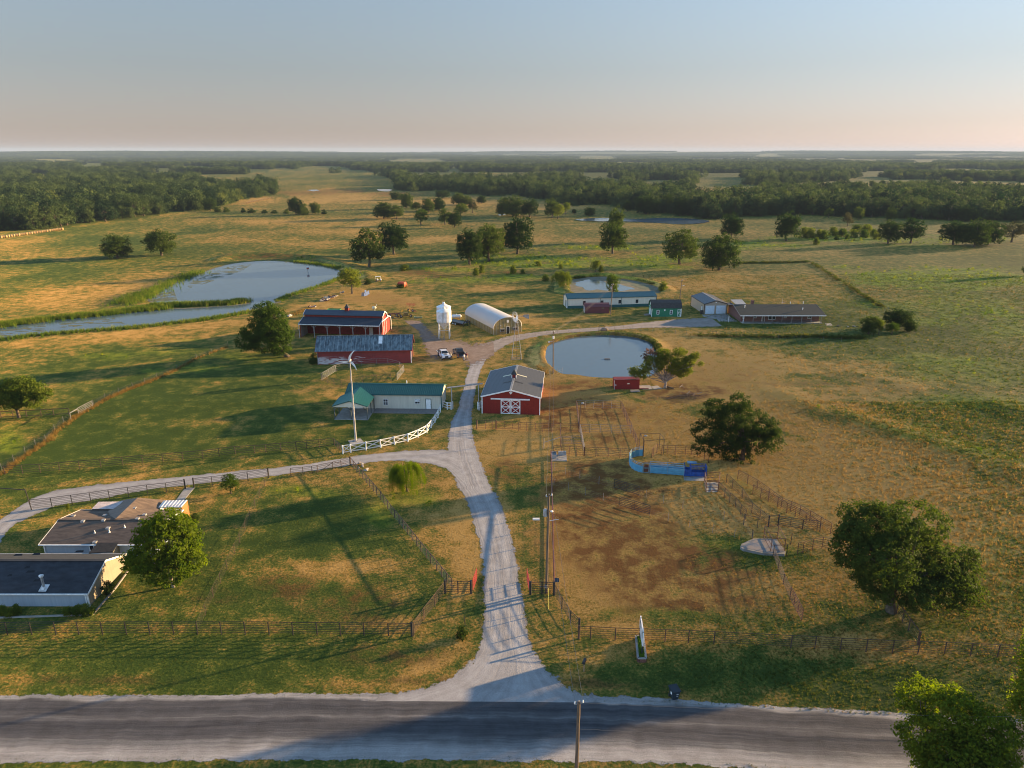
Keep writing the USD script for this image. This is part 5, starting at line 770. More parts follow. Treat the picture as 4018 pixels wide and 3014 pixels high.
door(t, 'f', D * .42, f.loc(1315, 470, 1)[0], f.loc(1375, 470, 1)[0], .05, 2.1, WHITEM, WOODG); part(t, 'lining', box(.16, .22, .2, D * .4, .1, eave - .3), CONC, 'grey panelled inside of the left end wall')
part(t, 'door_track', wb('r', W, D * .18, D * .86, eave + .2, eave + .42, .1), WHITE)
for yq in (D * .36, D * .5, D * .64): part(t, 'door_edge', wb('r', W, yq - .07, yq + .07, .1, eave + .18, .05), WHITE)
part(t, 'gable_lamp', wb('r', W, ym - .12, ym + .12, z2 + .1, z2 + .35, .2), WHITE); cupola(t, f.loc(905, 150, z3)[0], ym, z3 + .1, .9, RED, DKMET, RED)

# -- twin feed bins
def feed_bin(label, base, R, zc, ze, za, lad):
    t = thing('feed_bin', label, 'feed bin', base); part(t, 'bin_wall', lathe([(R, zc)] + [(R + .025 * (i % 2), zc + (ze - zc) * i / 12) for i in range(1, 12)] + [(R, ze)], 28), WHITEM, smooth=40); part(t, 'roof_cone', lathe([(R + .08, ze - .03), (.45, za - .25), (.42, za), (.02, za + .05)], 28), WHITEM, smooth=30); part(t, 'lid', [lathe([(.3, za), (.3, za + .28), (.02, za + .33)], 12), tube((-.3, 0, za), (-.3, 0, za + .5), .03), tube((.3, 0, za), (.3, 0, za + .5), .03)], WHITEM)
    part(t, 'hopper', lathe([(R - .02, zc + .02), (.25, zc - R * .95), (.25, zc - R * .95 - .25), (.02, zc - R * .95 - .26)], 28), WHITEM, smooth=30)
    for k in range(4):
        a = math.pi / 4 + k * math.pi / 2; x, y = math.cos(a) * R * .98, math.sin(a) * R * .98; part(t, 'leg', tube((x * 1.02, y * 1.02, -.05), (x, y, ze - .4), .09, 6), WHITEM)
        x2, y2 = math.cos(a + math.pi / 2) * R * .98, math.sin(a + math.pi / 2) * R * .98; part(t, 'brace', tube((x, y, zc * .52), (x2, y2, zc * .52), .05, 6), WHITEM)
    if lad:
        part(t, 'ladder', [tube((s * .2, -R - .12, .1), (s * .2, -R - .12, ze), .03, 5) for s in (-1, 1)] + [tube((-.2, -R - .12, z), (.2, -R - .12, z), .02, 4) for z in np.arange(.3, ze, .33)], GREYM); part(t, 'auger_tube', tube((R * .85, -R * .5, zc - .1), (.1, -R * .4, zc - 1.9), .12, 8), SKYL)
l0, l1 = g('Z1a', 398, 768), g('Z1a', 590, 770); R = float(np.hypot(*(l1 - l0))) / 2 / .70 * 1.0; ctr = (l0 + l1) / 2 + [0, R * .7]; zc = hz(l0, 'Z1a', 400, 462); ze = hz(l0, 'Z1a', 375, 262); za = hz(ctr, 'Z1a', 490, 178)
feed_bin('front one of two tall white feed bins on legs, with a ladder', (ctr[0], ctr[1], 0), R, zc, ze, za, True); c2_ = g('Z1a', 512, 628); feed_bin('rear white feed bin on legs showing behind its twin', (c2_[0] - .05, c2_[1] - R * .6, 0), R, zc, ze, za, False)

# -- the arched greenhouse
f = Frame('Z1a', (1430, 700), (1960, 652)); q = g('Z1a', 790, 428); d_ = q - f.o; L = float(np.hypot(*d_)); f.yaw = (f.yaw + math.atan2(d_[1], d_[0]) - math.pi / 2) / 2; f.c, f.s = math.cos(f.yaw), math.sin(f.yaw); W = f.W * 1.02; ew = f.h(1425, 582, 0, 0); et = f.h(1690, 357, W / 2, 0)
t = f.thing('greenhouse', 'arched greenhouse with a white film roof and yellowed side panels', 'greenhouse'); an = np.linspace(0, math.pi, 19); arc = np.column_stack([W / 2 - np.cos(an) * (W / 2 + .12), ew + np.sin(an) ** .85 * (et - ew)]); v, fc = [], []
ys = np.linspace(-.25, L + .25, 41)
for j, y in enumerate(ys):
    sag = .05 * (j % 2)
    for a_, b_ in arc: v.append((W / 2 + (a_ - W / 2) * (1 - sag * .35), y, ew + (b_ - ew) * (1 - sag * .35)))
for j in range(40):
    for i in range(18): p = j * 19 + i; fc += [(p, p + 1, p + 20), (p, p + 20, p + 19)]
part(t, 'film_roof', (np.array(v), np.array(fc)), FILM, smooth=True)
for nm, x in (('side_wall', 0), ('side_wall', W)):
    w = part(t, nm, box(x - .03, x + .03, 0, L, .02, ew + .02), POLYC); part(w, 'stud', [box(x - .07, x + .07, y - .04, y + .04, .02, ew + .05) for y in np.linspace(0, L, 19)] + [box(x - .06, x + .06, 0, L, ew - .02, ew + .10)], SKYL, kind='stuff')
ends = [(0.02, .02), (W - .02, .02)] + [(a_ * .985 + W * .0075, b_ - .08) for a_, b_ in arc[::-1]]
for y in (0, L): w = part(t, 'end_wall', prism(ends, y - .03, y + .03), POLYC); part(w, 'stud', [box(x - .04, x + .04, y - .05, y + .05, .02, ew + math.sin(math.acos(max(-1, min(1, (W / 2 - x) / (W / 2))))) ** .85 * (et - ew) - .2) for x in np.linspace(.9, W - .9, 7)], SKYL, kind='stuff')
X = lambda x, y: f.loc(x, y)[0]; u = lambda x: (x - 1430) / 530 * W
door(t, 'f', -.05, u(1672), u(1722), .05, f.h(1700, 540, u(1700), 0), GLASS, WHITE)
for a_, b_, z0_, z1_ in ((1545, 1625, 630, 572), (1790, 1872, 597, 540)): m_ = (a_ + b_) / 2; fan = part(t, 'fan_box', wb('f', -.05, u(a_), u(b_), f.h(m_, z0_, u(m_), 0), f.h(m_, z1_, u(m_), 0), .5), GREYM); part(fan, 'fan_opening', wb('f', -.56, u(a_) + .1, u(b_) - .1, f.h(m_, z0_, u(m_), 0) + .1, f.h(m_, z1_, u(m_), 0) - .15, .01), DARK)
part(t, 'vent', wb('f', -.05, u(1678), u(1716), f.h(1697, 460, u(1697), 0), f.h(1697, 412, u(1697), 0), .08), WHITE); part(t, 'wall_lamp', wb('f', -.05, u(1545), u(1568), ew + .6, ew + .85, .25), GREYM)

# -- long cream building, maroon shed, green barn, garage and brick house at the back
f = Frame('Z1f', (185, 362), (1555, 322)); W = f.W; eave = f.h(190, 207, 0, 0); D = max(6.0, min(9, f.loc(128, 300)[1])); ridge = f.h(160, 130, 0, D / 2)
t = f.thing('long_building', 'very long low cream building with a teal roof in front of the back pond', 'building'); gable(t, W, D, eave, ridge, 'x', CREAM, TEALR, TEALT, oh=.15, pitch=.5); part(t, 'green_base', wb('f', 0, .1, W - .1, 0, eave * .28, .03), TEALT)
X = lambda x: (x - 185) / 1370 * W
for x in (687, 1013): part(t, 'downspout', wb('f', 0, X(x) - .07, X(x) + .07, 0, eave, .08), TEALT)
for x in (440, 712, 985, 1253): window(t, 'f', 0, X(x) - .38, X(x) + .38, eave * .40, eave * .72, DKMET, (0, 1), .04)
part(t, 'end_door', wb('l', 0, D * .28, D * .5, .1, 2.3, .05), TEALT); part(t, 'end_door', wb('l', 0, D * .04, D * .2, .1, 2.3, .05), WHITE)
f = Frame('Z1f', (457, 436), (830, 432)); W = f.W; eave = f.h(455, 342, 0, 0); D = 3.6; ridge = eave + 1.05
t = f.thing('maroon_shed', 'low maroon wooden shed with a rounded roof in front of the long cream building', 'shed'); a_ = [(0, 0), (D, 0), (D, eave), (D * .82, ridge * .92), (D * .5, ridge), (D * .18, ridge * .92), (0, eave)]; part(t, 'wall', moved(prism(a_, -W, 0), (0, 0, 0), math.pi / 2), MAROON)
for (ya, za_), (yb_, zb_) in zip(a_[2:-1], a_[3:]): part(t, 'roof_panel', slab([(-.12, yb_, zb_ + .05), (-.12, ya, za_ + .05), (W + .12, ya, za_ + .05), (W + .12, yb_, zb_ + .05)], .05), MAROON)
part(t, 'end_panel', wb('l', 0, .2, D - .2, .1, eave, .04), GREYM); part(t, 'hatch', wb('f', 0, W * .68, W * .78, eave * .7, eave * .95, .03), WOODP)
f = Frame('Z1f', (1487, 487), (1940, 487)); W = f.W; eave = f.h(1487, 362, 0, 0); ridge = eave + 2.2; D = 5.2; kz, ky = eave + 1.5, .19
t = f.thing('green_barn', 'small bright green barn with a dark gambrel roof and white trimmed doors', 'barn'); a_ = [(0, 0), (D, 0), (D, eave), (D * (1 - ky), kz), (D * .5, ridge), (D * ky, kz), (0, eave)]; part(t, 'wall', moved(prism(a_, -W, 0), (0, 0, 0), math.pi / 2), GRNP)
for (ya, za_), (yb_, zb_) in zip(a_[2:-1], a_[3:]):
    part(t, 'roof_slope', slab([(-.2, yb_, zb_ + .08), (-.2, ya, za_ + .08), (W + .2, ya, za_ + .08), (W + .2, yb_, zb_ + .08)], .08), SHNB if False else SHNG)
    for x in (-.23, W + .23): part(t, 'rake_trim', beam((x, ya, za_), (x, yb_, zb_), .04, .14), DKMET)
X = lambda x: (x - 1487) / 453 * W
for x in (1582, 1786): window(t, 'f', 0, X(x) - .28, X(x) + .28, eave * .36, eave * .80, WHITE, (0, 1), .12)
part(t, 'wall_vent', wb('f', 0, X(1685) - .17, X(1685) + .17, eave * .72, eave * .92, .05), WHITE)
def cross_door(t, face, at_, u0, u1, z0, z1, mat):
    d = part(t, 'door', wb(face, at_, u0, u1, z0, z1, .04), mat); w = .11; zm = (z0 + z1) / 2
    part(d, 'door_trim', [wb(face, at_, u0, u0 + w, z0, z1, .07), wb(face, at_, u1 - w, u1, z0, z1, .07), wb(face, at_, u0 + w, u1 - w, z0, z0 + w, .069), wb(face, at_, u0 + w, u1 - w, z1 - w, z1, .069), wb(face, at_, u0 + w, u1 - w, zm - w / 2, zm + w / 2, .069)] + [beam((u0 + w, at_ - .055, zm), (u1 - w, at_ - .055, z1 - w), .025, .09) if face == 'f' else beam((at_ - .055, u0 + w, zm), (at_ - .055, u1 - w, z1 - w), .025, .09), beam((u0 + w, at_ - .055, zm), (u1 - w, at_ - .055, z0 + w), .025, .09) if face == 'f' else beam((at_ - .055, u0 + w, zm), (at_ - .055, u1 - w, z0 + w), .025, .09)], WHITE)
cross_door(t, 'f', 0, X(1885), X(1937), .15, eave * .92, GRNP); cross_door(t, 'l', 0, D * .3, D * .5, .2, 2.2, DOORB); cross_door(t, 'l', 0, D * .51, D * .71, .2, 2.2, DOORB); part(t, 'loft_door', [wb('l', 0, D * .42, D * .58, eave + .8, eave + 1.7, .04), wb('l', 0, .1, D - .1, eave + .02, eave + .14, .05)], WHITE)
for x in (0, W): part(t, 'corner_trim', box(x - .07, x + .07, -.07, .07, 0, eave - .03), WHITE)
part(t, 'ramp', slab([(-1.8, D * .28, .02), (0, D * .28, .2), (0, D * .72, .2), (-1.8, D * .72, .02)][::-1], .06), WOODG)
f = Frame('Z1g', (300, 416), (630, 411)); W = f.W; eave = f.h(300, 267, 0, 0); ridge = f.h(465, 217, W / 2, 0); D = f.loc(140, 290)[1]
t = f.thing('garage', 'tan metal garage with two pale blue overhead doors beside the brick house', 'garage'); gable(t, W, D, eave - .1, ridge - .1, 'y', TAN, SLATE, DKMET, oh=.12, pitch=.6, capmat=GREYM); X = lambda x: (x - 300) / 330 * W
for a_, b_ in ((317, 447), (472, 610)):
    d = part(t, 'overhead_door', wb('f', 0, X(a_), X(b_), .05, eave * .82, .03), DOORB); part(d, 'door_frame', [wb('f', 0, X(a_) - .14, X(a_), 0, eave * .82 + .14, .06), wb('f', 0, X(b_), X(b_) + .14, 0, eave * .82 + .14, .06), wb('f', 0, X(a_), X(b_), eave * .82, eave * .82 + .14, .058)], TAN)
    part(d, 'panel_joint', [wb('f', 0, X(a_), X(b_), z, z + .03, .045) for z in np.linspace(.7, eave * .82, 4)[:-1]], DOORB)
part(t, 'gable_lamp', wb('f', 0, W / 2 - .2, W / 2 + .2, eave + .3, eave + .5, .15), WHITE); door(t, 'l', 0, 1.6, 2.5, .05, 2.1, WHITE, DKMET)
f = Frame('Z1g', (862, 546), (1985, 546)); W = f.W; eave = 2.35; fe = f.loc(830, 440, eave)[1]; rid = f.loc(740, 275, 4.3)[1]; x0 = f.loc(830, 440, eave)[0]; x1 = f.loc(2060, 434, eave)[0]; ridge = 4.2; ry = max(fe + 4.5, f.loc(1200, 272, ridge)[1]); by = 2 * ry - fe; wy = fe + 2.1
t = f.thing('brick_house', 'long brick ranch house with a dark roof and a front porch behind the round pond', 'house'); part(t, 'wall', [box(x0 + .8, x1 - 1.1, wy, by - .6, 0, eave + .1)], BRICK)
part(t, 'gable_wall', [moved(prism([(wy, eave), (by - .6, eave), (ry, ridge - .15)], -x0 - 1.0, -x0 - .8), (0, 0, 0), math.pi / 2), moved(prism([(wy, eave), (by - .6, eave), (ry, ridge - .15)], -x1 + 1.1, -x1 + 1.3), (0, 0, 0), math.pi / 2)], BRICK)
part(t, 'roof_slope', slab([(x0, fe, eave + .1), (x1, fe, eave + .1), (x1 - .9 if False else x1, ry, ridge), (x0, ry, ridge)], .12), SHNR); part(t, 'roof_slope', slab([(x1, by, eave + .1), (x0, by, eave + .1), (x0, ry, ridge), (x1, ry, ridge)], .12), SHNR); part(t, 'fascia', beam((x0, fe - .03, eave), (x1, fe - .03, eave), .05, .2), WHITE)
for x in (x0 - .03, x1 + .03):
    for y in (fe, by): part(t, 'rake_trim', beam((x, y, eave), (x, ry, ridge - .08), .05, .2), WOODG)
part(t, 'porch_floor', box(x0 + .8, x1 - .8, fe + .2, wy - .01, 0, .15), CONC)
for xq in (862, 1005, 1140, 1280, 1420, 1562, 1705, 1842, 1985): x = (xq - 862) / 1123 * W; part(t, 'porch_post', box(x - .07, x + .07, fe + .3, fe + .44, .15, eave - .08), WHITE if xq == 862 else WOODG)
X = lambda x: (x - 862) / 1123 * W * .99
for a_, b_, z0_, z1_ in ((1258, 1355, .85, 1.9), (876, 902, 1.2, 1.9), (1040, 1075, 1.3, 1.9), (1488, 1520, 1.3, 1.9), (1838, 1890, 1.1, 1.9)): window(t, 'f', wy, X(a_), X(b_), z0_, z1_, WHITE, (1, 0), .09)
part(t, 'railing', [box(X(1390), X(1840), fe + .34, fe + .40, z, z + .06) for z in (.3, .95)] + [box(x - .02, x + .02, fe + .34, fe + .39, .3, .95) for x in np.arange(X(1390), X(1840), .22)], DKMET, kind='stuff'); door(t, 'f', wy, X(1165), X(1200), .15, 2.1, WOODP, WHITE)
part(t, 'chimney', box(X(1100), X(1135), ry + 1.0, ry + 1.9, eave, ridge + .95), BRICK)
for xq, yq, hh2 in ((893, 320, .55), (1548, 290, .35), (1735, 290, .4), (1732, 335, .45)): q = f.loc(xq, yq, 3.7); z_ = eave + .1 + (ridge - eave - .1) * (q[1] - fe) / (ry - fe); part(t, 'roof_vent', [tube((q[0], q[1], z_ - .1), (q[0], q[1], z_ + hh2), .09, 8), moved(lathe([(.2, 0), (.14, .14), (.02, .2)], 8), (q[0], q[1], z_ + hh2))], WHITEM)
part(t, 'aerial', [tube((X(1545), ry + .3, ridge), (X(1545), ry + .3, ridge + 1.6), .03), tube((X(1535), ry + .3, ridge + .5), (X(1585), ry + .3, ridge + .6), .03)], WHITEM)
q0 = f.loc(690, 207, 3.0); q1 = f.loc(850, 205, 3.0); q2 = f.loc(915, 272, 2.8); q3 = f.loc(765, 275, 2.8)
ct = f.thing('carport', 'grey metal carport roof between the garage and the brick house', 'carport'); part(ct, 'roof_panel', slab([(q3[0], q3[1], 2.8), (q2[0], q2[1], 2.8), (q1[0], q1[1], 3.05), (q0[0], q0[1], 3.05)], .1), GREYM)
for q in (q0, q1, q2, q3): part(ct, 'post', box(q[0] - .07, q[0] + .07, q[1] - .07 + (.3 if q is q2 or q is q3 else -.3), q[1] + .07 + (.3 if q is q2 or q is q3 else -.3), 0, 2.75), WOODP)
part(ct, 'canopy', slab([(q3[0] - 2.6, q3[1] + .2, 2.6), (q3[0] - .3, q3[1] - .2, 2.6), (q3[0] - .5, q3[1] + 3.2, 2.7), (q3[0] - 2.8, q3[1] + 3.6, 2.7)], .1), DKBLUE)
obj('patio', extr(gs('Z1g', [(275, 425), (640, 415), (700, 470), (790, 522), (520, 522), (490, 492), (300, 455)]), .0, .035), CONC, 'concrete apron in front of the garage doors', 'paving')
q = at('Z1g', 265, 412); t = thing('trash_bin', 'black wheeled bin at the left corner of the tan garage', 'trash bin', q); part(t, 'bin_body', box(-.35, .35, -.35, .35, 0.05, 1.05), DKMET); part(t, 'lid', box(-.4, .4, -.4, .4, 1.05, 1.15), DKMET); part(t, 'wheel', [tube((-.38, .3, .12), (-.28, .3, .12), .12, 8), tube((.28, .3, .12), (.38, .3, .12), .12, 8)], DKMET)

# -- small red shed by the pond
f = Frame('Z2d', (300, 1172), (778, 1168)); W = f.W; h_ = f.h(540, 985, W / 2, 0); t = f.thing('pump_shed', 'small plain red shed with a flat roof at the edge of the round pond', 'shed'); part(t, 'wall', box(0, W, 0, 2.4, 0, h_ - .06), RED); part(t, 'roof_sheet', slab([(-.08, -.1, h_), (W + .08, -.1, h_), (W + .08, 2.5, h_ - .12), (-.08, 2.5, h_ - .12)], .06), RED); part(t, 'wall_plate', wb('f', 0, W * .50, W * .60, h_ * .55, h_ * .66, .03), CREAM); part(t, 'tap', wb('f', 0, .15, .32, h_ * .4, h_ * .52, .08), WHITEM); part(t, 'trim', wb('l', 0, -.05, .1, 0, h_ - .1, .03), WHITEM)
part(t, 'low_board', box(W + .02, W * 1.38, -.03, .03, 0, .22), RED)
obj('concrete_slab', extr(gs('Z2d', [(780, 1098), (985, 1095), (1035, 1170), (785, 1168)]), 0, .06), CONC, 'cracked concrete slab at the right of the small red shed', 'slab')
obj('concrete_slab', extr(gs('Z2d', [(1005, 1115), (1130, 1100), (1225, 1160), (1060, 1172)]), 0, .05), CONC, 'broken slab piece between the red shed and the half dead tree', 'slab')
obj('plank_pallet', [slab(np.column_stack([gs('Z2d', [(600 + 3 * i, 1190 + 12 * i), (770 + 8 * i, 1185 + 12 * i), (775 + 8 * i, 1194 + 12 * i), (603 + 3 * i, 1199 + 12 * i)]), [.16] * 4])[::-1], .04) for i in range(4)] + [box(*(lambda a: (a[0], a[0] + .15, a[1], a[1] + 1.2))(g('Z2d', 640, 1225)), 0, .12)], WOODG, 'old plank pallet lying in front of the small red shed', 'pallet')

# -- the grey roofed house at the left edge: front wing, main house, porch, pergola
b0 = g('Z2a', 905, 1180); ev = hz(b0, 'Z2a', 885, 1038); D = 7.7; W = 15.5; o = b0 + np.array([-W, .2]); rg_ = 3.36
t = thing('garage_wing', 'grey sided front wing with a dark roof and a stove pipe, at the left edge', 'house', (o[0], o[1], 0)); gable(t, W, D, ev, rg_, 'x', GREYS, SHND, WHITE, oh=.25, pitch=None, corner=False)
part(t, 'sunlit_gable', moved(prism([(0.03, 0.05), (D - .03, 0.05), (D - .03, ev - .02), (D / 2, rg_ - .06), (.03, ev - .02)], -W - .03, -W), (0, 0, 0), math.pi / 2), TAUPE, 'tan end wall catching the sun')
for y in (0, D): part(t, 'corner_trim', box(W - .08, W + .07, y - .07, y + .08, 0, ev - .05), WHITE)
part(t, 'gutter', beam((0, -.36, ev + .0), (W + .25, -.36, ev + .0), .1, .12), WHITE); part(t, 'downspout', box(W - .2, W - .12, -.16, -.08, 0, ev), WHITE)
q = np.array(b0) - o; k = (rg_ - ev) / (D / 2); pb = g('Z2a', 445, 962, ev + .55) - o; pz = ev + .1 + k * pb[1]
sp = part(t, 'stove_pipe', tube((pb[0], pb[1], pz - .2), (pb[0], pb[1], pz + 1.5), .13, 10), GREYM); part(sp, 'pipe_cap', moved(lathe([(.02, .32), (.24, .22), (.24, .06), (.14, 0)], 12), (pb[0], pb[1], pz + 1.45)), WHITEM); part(sp, 'pipe_flashing', [moved(lathe([(.32, 0), (.2, .22), (.14, .26)], 12), (pb[0], pb[1], pz - .02)), slab([(pb[0] - .42, pb[1] - .42, pz - k * .42 + .05), (pb[0] + .42, pb[1] - .42, pz - k * .42 + .05), (pb[0] + .42, pb[1] + .42, pz + k * .42 + .05), (pb[0] - .42, pb[1] + .42, pz + k * .42 + .05)], .02)], WHITEM)
PATCHM = M('roof_patch', (0.012, 0.014, 0.018), 0.9)
for x, y, w in ((210, 740, 90), (395, 735, 85), (835, 718, 90), (320, 845, 90), (390, 900, 100), (105, 868, 50), (290, 818, 60)):
    a_ = g('Z2a', x - w / 2, y, ev + .7) - o; c_ = g('Z2a', x + w / 2, y, ev + .7) - o; zz_ = lambda yy: ev + .1 + k * yy + .012; part(t, 'shingle_patch', slab([(a_[0], a_[1] - .14, zz_(a_[1] - .14)), (c_[0], a_[1] - .10, zz_(a_[1] - .10)), (c_[0] - .1, a_[1] + .16, zz_(a_[1] + .16)), (a_[0] + .15, a_[1] + .13, zz_(a_[1] + .13))], .006), PATCHM)
ev2 = 2.05; c0 = g('Z2a', 420, 540, ev2); c1 = g('Z2a', 1450, 515, ev2); rz2 = 3.0; r0 = g('Z2a', 615, 277, rz2); r1 = g('Z2a', 1490, 255, rz2); e1 = g('Z2a', 1870, 166, ev2); hd = float(r0[1] - c0[1]); x0 = float((c0[0])); x1 = float(e1[0]); DM = 8.9; W2 = x1 - x0
t = thing('grey_roofed_house', 'pale house with a broad brown and grey shingle roof behind the left maple', 'house', (x0, c0[1] + .3, 0)); gable(t, W2, DM - .6, ev2, rz2, 'x', GREYS, SHNB, WHITE, oh=.3, pitch=None, corner=False)
part(t, 'end_wall_sheet', wb('r', W2, 0.02, DM - .65, .05, ev2 - .05, .03), GREYS); part(t, 'blue_wall_sheet', wb('f', 0, .2, W2 * .36, .1, ev2 - .1, .02), GREYS); part(t, 'downspout', box(.1, .2, -.14, -.04, 0, ev2), WHITE); part(t, 'gutter', beam((-.3, -.4, ev2 - .02), (W2 + .3, -.4, ev2 - .02), .1, .12), WHITE)
hx = lambda x, y, z: g('Z2a', x, y, z) - np.array([x0, c0[1] + .3])
w0 = hx(920, 570, 1.5)[0]; window(t, 'f', -.02, w0 - .05, w0 + .4, 1.1, 1.85, WHITE, (0, 0), .09)
k2 = (rz2 - ev2) / ((DM - .6) / 2); zs = lambda y: (ev2 + .1 + k2 * y) if y < (DM - .6) / 2 else (ev2 + .1 + k2 * (DM - .6 - y))
for x, y in ((850, 322), (1062, 315), (1103, 372), (1408, 303), (960, 475), (1073, 247), (748, 255), (1475, 236)):
    q = hx(x, y, 2.75 if y > 270 else 2.7); z_ = zs(q[1]); part(t, 'roof_vent', [box(q[0] - .22, q[0] + .22, q[1] - .2, q[1] + .2, z_ - .05, z_ + .16)], GREYM)
for x, y in ((968, 415), (1117, 410), (1277, 375)): q = hx(x, y, 2.6); z_ = zs(q[1]); part(t, 'vent_pipe', [tube((q[0], q[1], z_ - .1), (q[0], q[1], z_ + .35), .06, 8), moved(lathe([(.15, 0), (.08, .1)], 8), (q[0], q[1], z_ - .02))], WHITEM)
# cross gable at the back with a hipped top, pergola and porch roof
q0 = hx(1222, 252, rz2); q1 = hx(1600, 165, ev2 + .2); qa_ = hx(1385, 98, rz2 + .1); yb = DM - .6; gx0, gx1, ax = q0[0] - .3, q1[0] + .2, qa_[0]
part(t, 'cross_gable_roof', trimesh.Trimesh([(ax, yb / 2 - .2, rz2 + .25), (ax, yb + 1.4, rz2 + .35), (ax - 3.3, yb + 3.0, ev2 + .05), (ax - 3.3, yb - .9, ev2 + .2), (ax + 3.3, yb + 3.0, ev2 + .05), (ax + 3.3, yb - .9, ev2 + .2)], [(0, 1, 2), (0, 2, 3), (0, 4, 1), (0, 5, 4), (1, 4, 2)], process=False), SHNB)
part(t, 'cross_gable_wall', [box(ax - 3.0, ax + 3.0, yb - .1, yb + 2.6, 0, ev2)], GREYS); q = hx(1375, 172, 2.9); part(t, 'roof_vent', box(q[0] - .2, q[0] + .2, q[1] - .2, q[1] + .2, 2.2, 3.1), GREYM)
pp = [hx(*p, 2.2) for p in ((945, 178), (1185, 178), (1305, 112), (1000, 118))]; pa_, pb_ = pp[0], pp[2]
pg = part(t, 'pergola', [beam((p[0], p[1], 2.2), (r[0], r[1], 2.2), .12, .18) for p, r in ((pp[0], pp[1]), (pp[3], pp[2]), (pp[0], pp[3]), (pp[1], pp[2]))] + [box(p[0] - .06, p[0] + .06, p[1] - .06, p[1] + .06, 0, 2.1) for p in pp], WOODP)
ns = 20; SLATW = M('pink_white_slat', (0.62, 0.52, 0.50), 0.6)
for i in range(ns): s = (i + .5) / ns; a_ = pp[0] + (pp[1] - pp[0]) * s; c_ = pp[3] + (pp[2] - pp[3]) * s; part(pg, 'slat', beam((a_[0], a_[1] - .15, 2.33), (c_[0], c_[1] + .15, 2.33), .14, .05), SLATW)
po = [hx(*p, z) for p, z in (((1618, 158), 2.35), ((1850, 155), 2.35), ((1912, 84), 2.5), ((1672, 90), 2.5))]; ORNG = M('orange_wood', (0.42, 0.15, 0.045), 0.6, scale=2.0, col2=(0.30, 0.10, 0.03), stretch=(1, 1, 8))
pr = part(t, 'entry_roof', rib_slope((po[0][0], po[0][1], 2.35), (po[1][0], po[1][1], 2.35), (po[2][0], po[2][1], 2.5), (po[3][0], po[3][1], 2.5), .08, .4, .04), WHITEM); part(pr, 'entry_wall', slab([(po[1][0] + .05, po[1][1] + .1, .05), (po[2][0] + .05, po[2][1] - .1, .05), (po[2][0] + .05, po[2][1] - .1, 2.38), (po[1][0] + .05, po[1][1] + .1, 2.25)], .1), ORNG)
for p in (po[2], po[3]): part(pr, 'post', box(p[0] - .06, p[0] + .06, p[1] - .2, p[1] - .08, 0, 2.42), ORNG)
la = [g('Z2a', *p) for p in ((1000, 520), (1215, 518))]; lo_ = np.array([x0, c0[1] + .3]); l0 = g('Z2a', 1000, 522, ev2 + .1) - lo_; l1 = g('Z2a', 1213, 520, ev2 + .1) - lo_; l2 = g('Z2a', 1155, 607, 1.9) - lo_; l3 = g('Z2a', 905, 625, 1.9) - lo_
lr = part(t, 'breezeway_roof', slab([(l3[0], l3[1], 1.9), (l2[0], l2[1], 1.9), (l1[0], l1[1], ev2 + .12), (l0[0], l0[1], ev2 + .12)], .1), SHNG); part(lr, 'breezeway_wall', slab([(l2[0] - .05, l2[1] + .1, 0), (l1[0] - .05, l1[1], 0), (l1[0] - .05, l1[1], ev2), (l2[0] - .05, l2[1] + .1, 1.85)], .1), TAUPE)
obj('front_walk', extr(gs('A3', [(1350, 512), (1412, 512), (1490, 420), (1420, 418)]), 0, .05), CONC, 'straight concrete walk from the house to the gap in the pipe fence', 'path')
for i, (pts, lb) in enumerate([([(950, 1258), (1185, 985), (1305, 820)], 'weathered timber edging of the bed along the tan end wall'), ([(-60, 1298), (0, 1290), (340, 1280), (690, 1268), (950, 1258)], 'pale edging of the flower bed along the front wing')]): w = gs('Z2a', pts); obj('bed_edging', [beam((*w[j], .08), (*w[j + 1], .08), .14, .18) for j in range(len(w) - 1)], WOODG if i == 0 else CONC, lb, 'edging')
def shrub(label, c, x, y, top, w, mat=LEAF, seed=1, name='shrub'):
    b = at(c, x, y); h = hz(b[:2], c, x, top); r = scl(c, b, w) / 2; rg = np.random.default_rng(seed); (v, f_), _ = crown([(0, 0, h * .5, r, r * .9, h * .5)], 90, 14, .14, .22, rg, shell=(.6, 1)); v[:, 2] = np.maximum(v[:, 2], .02)
    t = thing(name, label, 'shrub', b); part(t, 'foliage', (v, f_), mat); part(t, 'stem', [tube((0, 0, -.05), (rg.uniform(-.3, .3) * r, rg.uniform(-.3, .3) * r, h * .6), .03, 5, .01) for _ in range(5)], BARK)
shrub('dark rounded shrub against the tan end wall of the front wing', 'Z2a', 1110, 1040, 915, 120, seed=3); shrub('dark shrub at the far corner by the orange entry wall', 'Z2a', 1998, 300, 225, 80, seed=4)
for i, (x, y, tp, w) in enumerate(((45, 1265, 1160, 70), (110, 1275, 1200, 90), (185, 1262, 1150, 60), (700, 1262, 1178, 80), (800, 1262, 1165, 110), (880, 1258, 1150, 100), (935, 1250, 1185, 60))): shrub(('leafy plant in the bed along the front wing, ' + ('leftmost', 'second from the left', 'third from the left', 'fourth from the left', 'tall one near the corner', 'at the corner', 'last beyond the corner')[i]), 'Z2a', x, y, tp, w, LEAFB, 10 + i)

